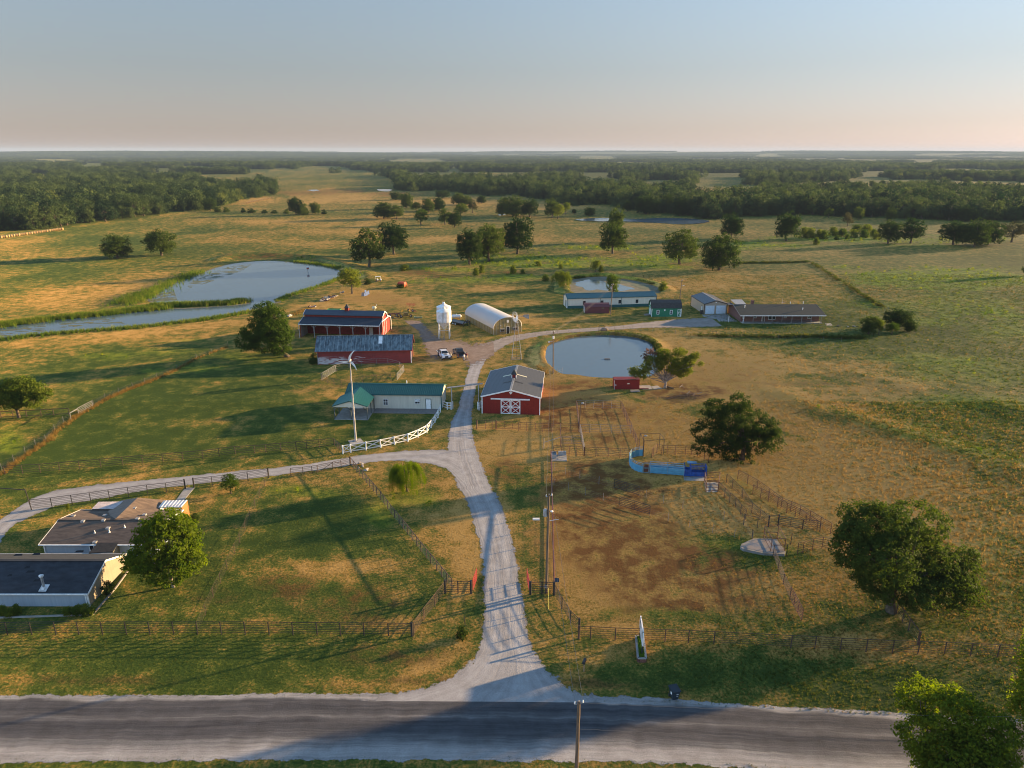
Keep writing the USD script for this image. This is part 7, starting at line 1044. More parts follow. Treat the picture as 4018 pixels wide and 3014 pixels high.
b = at('P', 1180, 1281); h2 = hz(b[:2], 'A4', 2125, 445); T2 = pole('utility pole with a grey transformer rising behind the right gate wing', b, h2, .16, .12, can(-1, h2 - 2.6))
b = at('P', 1195, 808); h3 = hz(b[:2], 'A2', 128, 555); T3 = pole('utility pole with a small lamp on the left bank of the round pond', b, h3, .15, -.15, lambda t, l, h: (part(t, 'meter_can', moved(lathe([(.02, 0), (.2, .02), (.2, .6), (.02, .65)], 10), (l * .8, -.3, h - 1.6)), WHITEM), part(t, 'street_lamp', [tube((l, 0, h - 2.2), (l - .8, -.1, h - 2.3), .03, 5), box(l - 1.1, l - .7, -.2, .1, h - 2.5, h - 2.3)], WHITEM)))
b = at('A2', 543, 433); h4 = hz(b[:2], 'A2', 555, 212); T4 = pole('pale utility pole in front of the long teal roofed building', b, h4, .17, .35, lambda t, l, h: part(t, 'transformer', moved(lathe([(.02, 0), (.26, .02), (.26, .8), (.02, .84)], 10), (l - .35, 0, h - 1.6)), GREYM))
b = at('A2', 1046, 316); h5 = hz(b[:2], 'A2', 1056, 182); T5 = pole('utility pole with a white lamp behind the green barn', b, h5, .15, .3, lambda t, l, h: part(t, 'street_lamp', [tube((l * .7, 0, h - 2), (l * .7 + .8, -.1, h - 1.8), .03, 5), box(l * .7 + .6, l * .7 + 1.0, -.2, .1, h - 1.95, h - 1.8)], WHITEM))
def cable(label, a, b, offs, sag, r=.014):
    out = []
    for o in offs:
        s = np.linspace(0, 1, 17)[:, None]; p = np.array(a) + (np.array(b) - np.array(a)) * s + np.array(o); p[:, 2] -= (sag * 4 * s * (1 - s))[:, 0]; out.append(pipe(p, r, 4))
    obj('power_line', out, LINEW, label, 'power line')
cable('pair of cables from the roadside pole to the transformer pole', T1, T2, ((-.3, 0, 0), (.3, 0, .1)), .5); cable('pair of cables from the transformer pole to the pond pole', T2, T3, ((-.3, 0, 0), (.3, 0, .1)), 1.3); cable('pair of cables from the pond pole to the pale pole', T3, T4, ((-.3, 0, 0), (.3, 0, .1)), 1.2); cable('cable from the pale pole to the pole behind the green barn', T4, T5, ((0, 0, 0),), .8); cable('cables running right from the roadside pole over the corner tree', T1, (64, 40.5, 10.0), ((0, -.2, .1), (0, -.5, -2.0)), .6, .007)
a = at('Z1h', 338, 1392); obj('guy_marker', tube(a, a + (np.array([T2[0], T2[1], 7.0]) - a) * .30, .035, 6), M('yellow_sleeve', (0.62, 0.52, 0.10), 0.5, .1), 'thin yellow guy wire sleeve below the transformer pole', 'guy wire'); cable('guy wire from the yellow sleeve up to the transformer pole', a, (T2[0], T2[1], 7.0), ((0, 0, 0),), 0, .01)

# ---------------------------------------------------------------- by the road
b = at('Z2g', 1215, 938); t = thing('wheeled_bin', 'dark wheeled trash bin standing on the verge right of the driveway mouth', 'trash bin', b, .25); BIN = M('bin_plastic', (0.012, 0.022, 0.032), 0.45, .15)
bod = trimesh.convex.convex_hull(np.array([(x * w, y * w2, z) for w, w2, z in ((.27, .30, .06), (.37, .42, 1.0)) for x in (-1, 1) for y in (-1, 1)])); part(t, 'bin_body', bod, BIN); part(t, 'rim', [box(-.41, .41, -.46, -.38, .97, 1.04), box(-.41, .41, .38, .46, .97, 1.04), box(-.41, -.34, -.38, .38, .97, 1.04), box(.34, .41, -.38, .38, .97, 1.04)], BIN)
part(t, 'lid', slab([(-.42, -.48, 1.06), (.42, -.48, 1.06), (.42, .48, 1.13), (-.42, .48, 1.13)], .05), BIN); part(t, 'handle', tube((-.34, .5, 1.0), (.34, .5, 1.0), .025, 6), BIN)
for s in (-1, 1): part(t, 'wheel', tube((s * .30, .33, .13), (s * .38, .33, .13), .13, 12), DKMET)
part(t, 'sticker', [box(.02, .22, -.415, -.385, .66, .70), box(.02, .2, -.40, -.37, .44, .47), box(-.385, -.36, -.2, 0, .6, .85)], WHITE)
b = at('Z2g', 291, 665); t = thing('mailbox', 'black mailbox on a wooden post beside the driveway mouth', 'mailbox', b, -.35); part(t, 'post', box(-.05, .05, -.05, .05, -.1, 1.05), M('post_wood', (0.33, 0.22, 0.13), .8)); bx_ = [(math.cos(a) * .14, .14 + math.sin(a) * .13) for a in np.linspace(0, math.pi, 9)] + [(-.14, 0), (.14, 0)]; part(t, 'mailbox_body', moved(prism(bx_, -.35, .35), (0, 0, 1.07)), DKMET); part(t, 'mailbox_door', moved(prism([(p[0] * .96, p[1] * .96 + .005) for p in bx_], -.37, -.35), (0, 0, 1.07)), BLKP); part(t, 'flag', box(.145, .16, -.1, .1, 1.2, 1.28), REDP)
pc = gs('Z2g', [(845, 572), (925, 572), (897, 338), (822, 338)]); o = np.append(pc[0], 0); t = thing('brick_planter', 'long narrow brick planter full of grass under the roadside sign', 'planter', o); L4 = [np.append(p, 0) - o for p in pc]; RB = M('red_brick', (0.20, 0.085, 0.06), .9, .25, 6)
cap = []
for i in range(4):
    a, b = L4[i], L4[(i + 1) % 4]; d = b - a; Ln = np.linalg.norm(d); nb = max(2, int(Ln / .42)); part(t, 'cap_stone', beam(a + [0, 0, .47], b + [0, 0, .47], .22, .07), WOODG if False else CONC)
    for row in range(3):
        for k in range(nb): s0, s1 = (k + (row % 2) * .5) / nb, (k + (row % 2) * .5 + 1) / nb - .03 / Ln; s1 = min(s1, 1); part(t, 'brick', beam(a + d * s0 + [0, 0, .075 + .145 * row], a + d * s1 + [0, 0, .075 + .145 * row], .16, .13), RB)
rg = np.random.default_rng(4); ins = Polygon([p[:2] for p in L4]).buffer(-.12); n_ = 900; x0, y0, x1, y1 = ins.bounds; P_ = rg.uniform([x0, y0], [x1, y1], (n_, 2)); P_ = P_[contains_xy(ins, P_[:, 0], P_[:, 1])]; LEAFG = leafmat('planter_green', (0.05, 0.13, 0.01), (0.10, 0.20, 0.02)) if 'leafmat' in globals() else LEAF
part(t, 'soil', extr(ins, 0, .38), M('planter_soil', (0.05, 0.06, 0.02), .9)); part(t, 'grass', leaves(np.column_stack([P_, rg.uniform(.4, .62, len(P_))]), rg.normal(size=(len(P_), 3)), .22, rg, .3), LEAFG, kind='stuff')
fb_ = at('Z2g', 884, 525); bb_ = np.array([*g('Z2g', 862, 372), 0]); top_ = hz(fb_[:2], 'Z2g', 890, 268); top_ = min(max(top_, 2.6), 4.2); t = thing('roadside_sign', 'white framed teal sign board seen edge on above the brick planter', 'sign', fb_); d = bb_ - fb_
for s in (0, 1): part(t, 'sign_post', box((d * s)[0] - .06, (d * s)[0] + .06, (d * s)[1] - .06, (d * s)[1] + .06, 0, top_ + .05), DKMET)
part(t, 'sign_board', slab([d * -.02 + [.03, 0, top_ - 1.5], d * 1.15 + [.03, 0, top_ - 1.5], d * 1.15 + [.03, 0, top_ - .05], d * -.02 + [.03, 0, top_ - .05]], .06), M('sign_teal', (0.03, 0.13, 0.15), .5, .1)); part(t, 'sign_frame', [beam(d * -.03 + [0, 0, z], d * 1.16 + [0, 0, z], .12, .08) for z in (top_ - 1.52, top_)] + [beam(d * s + [0, 0, top_ - 1.5], d * s + [0, .001, top_], .12, .08) for s in (-.03, 1.16)], WHITE); part(t, 'pale_panel', [slab([d * .1 + [-.04, 0, top_ - 1.3], d * 1.0 + [-.04, 0, top_ - 1.3], d * 1.0 + [-.04, 0, top_ - .95], d * .1 + [-.04, 0, top_ - .95]], .01), slab([d * .25 + [-.04, 0, top_ - .7], d * .9 + [-.04, 0, top_ - .7], d * .9 + [-.04, 0, top_ - .3], d * .25 + [-.04, 0, top_ - .3]], .01)], WHITE)
b = at('A4', 1522, 1390); obj('steel_post', tube(b, b + [-.1, 0, 1.1], .045, 6), BLKP, 'lone short dark post near the drive and the lone weed clump', 'post')
b = at('Z1h', 404, 1222); t = thing('solar_panel', 'small tilted solar panel on top of the right gate post', 'solar panel', b + [.1, 0, 1.75]); part(t, 'panel', slab([(-.05, -.22, .15), (.42, -.22, .1), (.42, .15, .38), (-.05, .15, .42)], .03), GLASS); part(t, 'bracket', tube((0, 0, -.1), (.15, 0, .25), .025, 5), BLKP)
for lb, a_, s in (('gate opener arm on the right gate wing', ('Z1h', 240, 1205), 1),): b = at(*a_); obj('gate_opener', [tube(b + [-.1, 0, .95], b + [.55, .05, .85], .035, 6), box(b[0] + .5, b[0] + .8, b[1] - .1, b[1] + .15, .75, 1.15)], GREYM, lb, 'gate opener')

# ---------------------------------------------------------------- windmill
w0, w1 = at('Z1a', 1770, 1167), at('Z1a', 1955, 1167); s_ = np.linalg.norm(w1 - w0); c_ = (w0 + w1) / 2 + [0, s_ / 2, 0]; hub = hz(c_[:2], 'Z1a', 1856, 345); t = thing('windmill', 'old steel water pumping windmill on a lattice tower beside the lane', 'windmill', c_); tw_ = hub - .6; legs = []
for sx in (-1, 1):
    for sy in (-1, 1): legs.append((sx, sy)); part(t, 'leg', tube((sx * s_ / 2, sy * s_ / 2, 0), (sx * .14, sy * .14, tw_), .055, 5), GREYM)
for z in (.35, .28 * tw_, .5 * tw_, .72 * tw_, .9 * tw_):
    k = s_ / 2 + (.14 - s_ / 2) * z / tw_; part(t, 'girt', [tube((a * k, b * k, z), (c * k, d * k, z), .03, 4) for a, b, c, d in ((-1, -1, 1, -1), (1, -1, 1, 1), (1, 1, -1, 1), (-1, 1, -1, -1))], GREYM)
part(t, 'pump_rod', tube((0, 0, 0), (0, 0, tw_), .03, 5), RUST); part(t, 'base_ring', [tube((a * s_ / 2, b * s_ / 2, .02), (c * s_ / 2, d * s_ / 2, .02), .05, 4) for a, b, c, d in ((-1, -1, 1, -1), (1, -1, 1, 1), (1, 1, -1, 1), (-1, 1, -1, -1))], GREYM); part(t, 'platform', box(-.45, .45, -.45, .45, tw_ - .9, tw_ - .84), GREYM)
ax = np.array([-.82, -.57, 0]); ax /= np.linalg.norm(ax); sd = np.array([-ax[1], ax[0], 0]); hc = np.array([0, 0, hub]) + ax * .5; Rw = 1.25; part(t, 'gearbox', tube(np.array([0, 0, hub]) - ax * .3, hc, .16, 8), RUST)
for k in range(18):
    a = k / 18 * 2 * math.pi; r_ = sd * math.cos(a) + np.array([0, 0, math.sin(a)]); tg = -sd * math.sin(a) + np.array([0, 0, math.cos(a)]); i0, i1 = hc + r_ * .45, hc + r_ * Rw; part(t, 'blade', slab([i0 - tg * .06 + ax * .05, i1 - tg * .19 + ax * .10, i1 + tg * .19 - ax * .10, i0 + tg * .06 - ax * .05], .012), WHITEM)
    part(t, 'wheel_rim', [tube(hc + (sd * math.cos(a) + np.array([0, 0, math.sin(a)])) * q, hc + (sd * math.cos(a + .35) + np.array([0, 0, math.sin(a + .35)])) * q, .015, 4) for q in (.6, 1.12)], GREYM) if k % 1 == 0 else None
tl = np.array([.97, .1, 0]); part(t, 'tail_boom', [tube([0, 0, hub + .12], tl * 2.1 + [0, 0, hub + .05], .03, 5), tube([0, 0, hub - .15], tl * 2.1 + [0, 0, hub - .1], .03, 5)], GREYM); part(t, 'tail_vane', slab([tl * 1.55 + [0, 0, hub - .12], tl * 3.05 + [0, 0, hub - .75], tl * 3.05 + [0, 0, hub + .42], tl * 1.7 + [0, 0, hub + .38]], .02), SILV)

# ---------------------------------------------------------------- vehicles and people in the yard
CHROME = M('chrome', (0.5, 0.5, 0.52), .25, .05, metallic=.8); TYRE = M('tyre', (0.018, 0.017, 0.017), .8); RIM = M('wheel_rim', (0.35, 0.35, 0.36), .4, .1); LAMPW = M('headlamp', (0.8, 0.8, 0.78), .2, .02); LAMPR = M('tail_lamp', (0.35, 0.012, 0.012), .3, .02)
def pickup(name, label, pos, yaw, paint, flat=False, tail_open=False):
    """x forward, y to the left; origin on the ground under the middle"""
    t = thing(name, label, 'pickup truck', pos, yaw); hw = .98
    lower = [(-2.9 if not flat else -.6, .55), (2.75, .50), (2.9, .75), (2.88, 1.12), (1.35, 1.22), (1.2, 1.25), (-.75, 1.25), (-.8, 1.25), (-.8 if flat else -.8, 1.25)]
    side = [(-.80, .5), (2.8, .5), (2.92, .72), (2.88, 1.12), (1.42, 1.25), (-.80, 1.25)]
    part(t, 'body', prism(side, -hw, hw), paint); part(t, 'hood', trimesh.convex.convex_hull(np.array([(x, y * s, z) for x, s, z in ((1.38, .9, 1.25), (2.78, .84, 1.13), (2.7, .6, 1.24), (1.4, .6, 1.34)) for y in (-1, 1)])), paint)
    cab = [(-.78, 1.251, .93), (1.40, 1.251, .93), (.62, 1.88, .76), (-.62, 1.90, .76)]; part(t, 'cab', trimesh.convex.convex_hull(np.array([(x, y * s, z) for x, z, s in cab for y in (-1, 1)] + [(.4, y * .7, 1.94) for y in (-1, 1)] + [(-.5, y * .7, 1.95) for y in (-1, 1)])), paint)
    part(t, 'windscreen', slab([(1.31, -.82, 1.34), (1.31, .82, 1.34), (.72, .68, 1.83), (.72, -.68, 1.83)], .03), GLASS); part(t, 'rear_window', slab([(-.80, .7, 1.4), (-.80, -.7, 1.4), (-.67, -.62, 1.82), (-.67, .62, 1.82)], .03), GLASS)
    for s in (-1, 1):
        for u0, u1, v0, v1 in ((.22, 1.10, .30, .62), (-.62, .12, -.52, .18)):
            q = [(u0, s * .925, 1.33), (u1, s * .925, 1.33), (v1, s * .795, 1.82), (v0, s * .795, 1.82)]; part(t, 'side_window', slab(q if s < 0 else q[::-1], .03), GLASS)
        part(t, 'mirror', box(1.02, 1.16, s * 1.0 if s > 0 else -1.22, s * 1.22 if s > 0 else -1.0, 1.32, 1.55), DKMET); part(t, 'headlight', box(2.78, 2.91, s * .62 - .2, s * .62 + .2, .86, 1.06), LAMPW)
        part(t, 'door_handle', box(.15, .3, s * .985 - .015, s * .985 + .015, 1.1, 1.14), CHROME)
        for x in (1.95, -1.75):
            w = part(t, 'wheel', tube((x, s * .72, .40), (x, s * 1.0, .40), .40, 16), TYRE); part(w, 'rim', tube((x, s * .985, .40), (x, s * 1.012, .40), .23, 12), RIM)
            part(t, 'wheel_arch', [tube((x + math.cos(a) * .47, s * .985, .42 + math.sin(a) * .47), (x + math.cos(a + .32) * .47, s * .985, .42 + math.sin(a + .32) * .47), .035, 4) for a in np.linspace(.05, 2.75, 9)], DKMET) if x > 0 or not flat else None
    part(t, 'grille', box(2.86, 2.93, -.42, .42, .72, 1.06), DKMET); part(t, 'bumper', box(2.84, 3.05, -.96, .96, .45, .68), CHROME if not flat else DKMET)
    if flat:
        part(t, 'flat_bed', box(-3.0, -.88, -1.12, 1.12, .95, 1.08), DKMET); part(t, 'chassis', box(-2.9, -.8, -.5, .5, .5, .94), DKMET); part(t, 'headache_rack', [box(-1.0, -.92, -1.05, 1.05, 1.9, 2.02), box(-1.0, -.92, -1.05, -.93, 1.08, 1.9), box(-1.0, -.92, .93, 1.05, 1.08, 1.9), box(-.99, -.93, -.93, .93, 1.45, 1.52)], DKMET); part(t, 'bed_side', [box(-2.9, -1.05, s * 1.1 - .04, s * 1.1 + .04, 1.08, 1.2) for s in (-1, 1)], WHITEM); part(t, 'hood_scoop', box(1.7, 2.3, -.3, .3, 1.30, 1.37), DKMET)
    else:
        for s in (-1, 1): part(t, 'bed_side', prism([(-2.9, .55), (-.82, .55), (-.82, 1.24), (-2.9, 1.24)], min(s * .86, s * .98), max(s * .86, s * .98)), paint); part(t, 'tail_lamp', box(-2.93, -2.88, s * .92 - .06, s * .92 + .06, .85, 1.2), LAMPR)
        part(t, 'bed_floor', box(-2.88, -.82, -.86, .86, .62, .72), DKMET); part(t, 'rear_bumper', box(-3.1, -2.92, -.95, .95, .45, .62), CHROME); part(t, 'tailgate', box(-3.45, -2.9, -.84, .84, .68, .75) if tail_open else box(-2.92, -2.86, -.84, .84, .72, 1.24), paint); part(t, 'roof_rack', box(-.5, .4, -.6, .6, 1.94, 1.96), DKMET)
    return t
MWHITE = usdkit.material(stage, LK + 'white_car_paint', {'p': ('principled_bsdf', {'base_color': (0.66, 0.66, 0.68), 'roughness': 0.25, 'coat_weight': 0.6})}, [], surface='p.BSDF'); MBROWN = usdkit.material(stage, LK + 'brown_car_paint', {'p': ('principled_bsdf', {'base_color': (0.045, 0.032, 0.026), 'roughness': 0.25, 'coat_weight': 0.7})}, [], surface='p.BSDF')
fl_, fr_, rl_ = g('Z1a', 447, 1160), g('Z1a', 600, 1150), g('Z1a', 378, 1087); mid = (fl_ + fr_) / 2; hd_ = math.atan2(*((fl_ - rl_)[::-1])); dirv = np.array([math.cos(hd_), math.sin(hd_)]); pickup('pickup_truck', 'white pickup with a dark flat bed and rack, facing the camera in the yard', (*(mid - dirv * 1.95), 0.0), hd_, MWHITE, flat=True)
rl_, rr2, fl_ = g('Z1a', 748, 1125), g('Z1a', 880, 1118), g('Z1a', 682, 1058); mid = (rl_ + rr2) / 2; hd_ = math.atan2(*((fl_ - rl_)[::-1])); dirv = np.array([math.cos(hd_), math.sin(hd_)]); pickup('pickup_truck', 'dark brown pickup with its tailgate down beside the white pickup', (*(mid + dirv * 1.75), 0.0), hd_, MBROWN, tail_open=True)
SKIN = M('skin', (0.36, 0.20, 0.13), .6, .05); JEAN = M('blue_jeans', (0.045, 0.065, 0.115), .8, .2); 
def hull_chain(bones):
    out = []
    for (a, ra), (b, rb) in bones:
        s1 = m3.Manifold.sphere(ra, 14).translate(list(map(float, a))); s2 = m3.Manifold.sphere(rb, 14).translate(list(map(float, b))); out.append(m3.Manifold.batch_hull([s1, s2]))
    return m3.Manifold.batch_boolean(out, m3.OpType.Add)
def person(label, pos, yaw, shirt, trousers, hat=None, lean=0.0, arm_l=(.1, .05, -.3), arm_r=(.1, -.05, -.3), step=.1, hair=None):
    """x forward; one body, with clothes and hair over it"""
    t = thing('person', label, 'person', pos, yaw); L = lean; hip = np.array([-.0, 0, .92]); ch = np.array([L * .6, 0, 1.33]); nk = np.array([L, 0, 1.50]); hdp = np.array([L * 1.15 + .02, 0, 1.65])
    shl = [ch + [0, s * .17, .09] for s in (1, -1)]; kn = [np.array([step * s * .7 + .03, s * .10, .50]) for s in (1, -1)]; an = [np.array([step * s - .02, s * .11, .08]) for s in (1, -1)]
    el, wr, b = [], [], []
    for s, am, sh in zip((1, -1), (arm_l, arm_r), shl): e = sh + np.array([am[0] * .5 - .02, s * .06, -.27]); w_ = sh + np.array([am[0] * 2.0, s * (.06 + am[1]), am[2] - .20]); el.append(e); wr.append(w_)
    b += [((hip, .145), (ch, .155)), ((ch, .15), (nk, .06)), ((nk, .058), (hdp, .07)), ((hdp, .098), (hdp + [.01, 0, .06], .09)), ((hdp + [.085, 0, -.005], .022), (hdp + [.1, 0, -.03], .018)), ((hdp + [.04, 0, -.075], .05), (hdp + [.05, 0, -.085], .045))]
    for s, k in ((1, 0), (-1, 1)):
        b += [((hip + [0, s * .09, -.03], .10), (kn[k], .065)), ((kn[k], .062), (an[k], .042)), ((an[k] + [-.04, 0, -.035], .045), (an[k] + [.15, 0, -.045], .036)), ((shl[k], .06), (el[k], .046)), ((el[k], .043), (wr[k], .03)), ((hdp + [0, s * .095, 0], .018), (hdp + [-.01, s * .10, -.03], .014))]
        d = wr[k] - el[k]; d /= np.linalg.norm(d); side = np.cross(d, [1.0, 0, 0]); side /= np.linalg.norm(side); pm = wr[k] + d * .07; b.append(((wr[k], .028), (pm, .036)))
        for f_ in range(4): q0 = pm + side * (f_ - 1.5) * .019 + d * .02; q1 = q0 + d * (.05 + .008 * (f_ in (1, 2))) ; q2 = q1 + d * .03 + np.array([.012, 0, 0]); b += [((q0, .0095), (q1, .0085)), ((q1, .0085), (q2, .0075))]
        th = wr[k] + d * .03 + side * .035; b.append(((th, .011), (th + side * .03 + d * .045, .009)))
    part(t, 'body', hull_chain(b), SKIN, smooth=True)
    sh = [((hip + [0, 0, .02], .16), (ch, .172)), ((ch, .165), (nk - [0, 0, .03], .075))]; tr = [((hip + [0, 0, .05], .162), (hip - [0, 0, .03], .15))]
    for k, s in ((0, 1), (1, -1)): sh += [((shl[k], .072), (el[k], .058)), ((el[k], .055), (el[k] + (wr[k] - el[k]) * .75, .043))]; tr += [((hip + [0, s * .09, -.03], .112), (kn[k], .078)), ((kn[k], .076), (an[k] + [0, 0, .02], .062))]
    part(t, 'shirt', hull_chain(sh), shirt, smooth=True); part(t, 'trousers', hull_chain(tr), trousers, smooth=True)
    part(t, 'boots', hull_chain([x for k in (0, 1) for x in (((an[k] + [-.05, 0, -.03], .056), (an[k] + [.15, 0, -.04], .046)), ((an[k] + [-.02, 0, 0], .056), (an[k] + [-.02, 0, .1], .056)))]), DKMET, smooth=True)
    part(t, 'eyes', cat_([moved(trimesh.creation.icosphere(1, .011), hdp + [.088, s * .035, .02]) for s in (1, -1)]), DKMET); part(t, 'hair', hull_chain([((hdp + [-.02, 0, .03], .102), (hdp + [-.02, 0, .08], .088))]), hair or M('brown_hair', (.04, .025, .015), .8), smooth=True)
    if hat: part(t, 'hat', [moved(lathe([(.19, .0), (.20, .012), (.115, .02), (.105, .10), (.06, .125), (.01, .12)], 16), hdp + [0, 0, .085])], hat)
    return t
q = at('Z1a', 632, 1160); person('person in a pale shirt and hat leaning on the front of the white pickup', q, math.pi * .9, M('pale_shirt', (.45, .43, .36), .8, .1), JEAN, M('straw_hat', (.42, .34, .22), .8), .16, (.22, .0, -.15), (.2, 0, -.2), .14)
q = at('Z1a', 872, 1180); person('person in a white shirt and jeans standing behind the open tailgate', q, math.pi * .62, M('white_shirt', (.66, .64, .62), .8, .05), M('light_jeans', (.20, .25, .32), .8, .1), None, .03, (.06, .02, -.3), (.06, -.0, -.3), .05)
q = at('Z1a', 925, 1155); person('person in a dark red shirt and pale trousers right of the tailgate', q, math.pi * .8, M('maroon_shirt', (.16, .03, .04), .8, .2), M('khaki', (.36, .29, .21), .8, .1), None, .05, (.2, .0, -.1), (.18, 0, -.15), .1)
a, b = g('Z1a', 635, 470), g('Z1a', 990, 555); mid = (a + b) / 2; t = thing('flatbed_trailer', 'dark gooseneck flatbed trailer parked beside the greenhouse', 'trailer', (*mid, 0), math.atan2((b - a)[1], (b - a)[0])); Lh = float(np.hypot(*(b - a))) / 2
part(t, 'deck', box(-Lh, Lh * .45, -1.15, 1.15, .82, .95), WOODG); part(t, 'deck_frame', [box(-Lh, Lh * .5, s * 1.17 - .04, s * 1.17 + .04, .72, .98) for s in (-1, 1)] + [box(-Lh - .06, -Lh, -1.2, 1.2, .7, .98)], DKMET); part(t, 'gooseneck', [beam((Lh * .4, s * .55, .8), (Lh * .6, s * .4, 1.75), .16, .2) for s in (-1, 1)] + [beam((Lh * .6, s * .4, 1.75), (Lh * .95, 0, 1.75), .16, .2) for s in (-1, 1)] + [box(Lh * .9, Lh * .98, -.1, .1, .9, 1.75)], DKMET); part(t, 'jack_leg', [box(Lh * .5 - .06, Lh * .5 + .06, s * .8 - .06, s * .8 + .06, 0, 1.2) for s in (-1, 1)], DKMET)
for x in (-Lh * .55, -Lh * .3):
    for s in (-1, 1): w = part(t, 'wheel', tube((x, s * .86, .38), (x, s * 1.12, .38), .38, 14), TYRE); part(w, 'rim', tube((x, s * 1.1, .38), (x, s * 1.13, .38), .2, 10), WHITE)
b = at('Z1a', 728, 392); t = thing('gas_tank', 'white gas tank on short legs at the far corner of the greenhouse', 'gas tank', b, .1); pr_ = [(.01, -1.5), (.3, -1.42), (.5, -1.15), (.52, 0), (.5, 1.15), (.3, 1.42), (.01, 1.5)]; v, f_ = lathe(pr_, 16); part(t, 'tank', (np.column_stack([v[:, 2], v[:, 0], v[:, 1] + .85]), f_), WHITE, smooth=40); part(t, 'leg', [box(x - .1, x + .1, -.35, .35, 0, .42) for x in (-.9, .9)], GREYM); part(t, 'valve_cap', tube((0, 0, 1.3), (0, 0, 1.55), .14, 8), WHITE)
# old farm machines
YEL = M('machine_yellow', (0.52, 0.28, 0.03), .5, .2); ORR = M('machine_red', (0.30, 0.045, 0.025), .6, .25); GRM = M('machine_green', (0.015, 0.16, 0.035), .5, .2); GRL = M('faded_green', (0.16, 0.24, 0.16), .6, .2)
def wheels(t, pts, r, w=.22):
    for x, y in pts: q = part(t, 'wheel', tube((x, y - w / 2, r), (x, y + w / 2, r), r, 12), TYRE); part(q, 'rim', tube((x, y - w / 2 - .01, r), (x, y + w / 2 + .01, r), r * .45, 8), RIM)
b = at('Z2e', 1680, 1550); t = thing('hay_machine', 'yellow farm machine with two tall curved arms behind the red shed', 'farm machine', b, .2); wheels(t, [(-1.4, 0), (1.45, 0)], .5, .3); part(t, 'frame', [box(-1.2, 1.25, -.5, .5, .5, .8), box(-.6, .7, -.6, .6, .8, 1.5)], M('olive_frame', (.16, .11, .03), .7))
for s in (-1, 1): part(t, 'curved_arm', [beam(p, q, .16, .34) for p, q in zip([(s * .95, -.4, .6), (s * 1.25, -.4, 1.2), (s * 1.25, -.3, 1.9)], [(s * 1.25, -.4, 1.2), (s * 1.25, -.3, 1.9), (s * .95, -.2, 2.4)])], YEL)
part(t, 'front_bar', beam((-.3, -1.1, .35), (1.1, -.9, .65), .25, .18), YEL)
b = at('Z2e', 1850, 1370); t = thing('hay_rake', 'red hay rake with a folded wheel rack behind the yellow machine', 'hay rake', b, -.3); wheels(t, [(-.9, 0), (.6, -.2)], .42); part(t, 'rake_frame', [tube((-1.2, 0, .6), (1.8, -.3, .5), .08, 6), tube((.8, -.2, .5), (2.0, -.9, .25), .09, 6), tube((-.4, 0, .6), (-.8, .2, 2.3), .06, 6), tube((.5, -.1, .6), (.6, .3, 2.4), .06, 6)], ORR)
for k in range(5): x = -1.4 + k * .6; part(t, 'rake_wheel', [tube((x + math.cos(a) * .42, .25, 2.3 + math.sin(a) * .42), (x + math.cos(a + .79) * .42, .25, 2.3 + math.sin(a + .79) * .42), .03, 4) for a in np.arange(8) * math.pi / 4] + [tube((x, .25, 2.3), (x + math.cos(a) * .42, .25, 2.3 + math.sin(a) * .42), .02, 4) for a in np.arange(8) * math.pi / 4], ORR)
b = at('Z2e', 1290, 1490); t = thing('field_frame', 'low dark red implement frame at the corner of the red shed', 'farm implement', b, .15); part(t, 'frame_bar', [beam((-2.2, y, .55), (2.2, y, .55), .1, .12) for y in (-.6, 0, .6)] + [beam((x, -.7, .62), (x, .7, .62), .1, .1) for x in (-2, -.7, .7, 2)], M('dull_red', (.12, .03, .03), .7)); part(t, 'tine', [tube((x, y, .5), (x - .1, y - .15, .02), .03, 4) for x in np.linspace(-2, 2, 9) for y in (-.6, .6)], RUST); wheels(t, [(-1.0, -.9), (1.0, -.9)], .35)
b = at('Z2e', 2060, 1575); t = thing('green_implement', 'faded green implement lying right of the yellow machine', 'farm implement', b, -.1); part(t, 'frame_bar', [beam((-1.3, y, .4), (1.3, y * .6, .42), .1, .1) for y in (-.4, .4)] + [beam((x, -.5, .45), (x, .5, .45), .12, .1) for x in (-1.2, 0, 1.1)], GRL); part(t, 'disc', [tube((x, -.06, .25), (x, .06, .25), .26, 12) for x in (-1, -.5, 0, .5, 1)], GRL)
b = at('Z2e', 1350, 1560); t = thing('dark_implement', 'dark scrap implement in the grass below the red frame', 'farm implement', b, .3); part(t, 'frame_bar', [beam((-1, 0, .3), (1.2, .2, .35), .12, .12), beam((-.6, -.4, .25), (-.6, .5, .3), .1, .1), beam((.5, -.4, .25), (.6, .5, .3), .1, .1)], DKMET); wheels(t, [(-.8, -.3), (.9, .3)], .28)
b = at('Z2e', 705, 1395); t = thing('white_drum', 'small white round implement behind the red shed roof', 'farm implement', b, .4); part(t, 'drum', moved(lathe([(.02, .1), (.5, .15), (.75, .5), (.5, .95), (.02, 1.05)], 14), (0, 0, 1.0)), SKYL); part(t, 'spout', tube((.5, 0, 1.8), (.9, 0, 2.6), .06, 6), WHITE); part(t, 'stand', [tube((.5 * math.cos(a), .5 * math.sin(a), 0), (.4 * math.cos(a), .4 * math.sin(a), 1.2), .05, 5) for a in np.arange(4) * 1.57], GREYM)
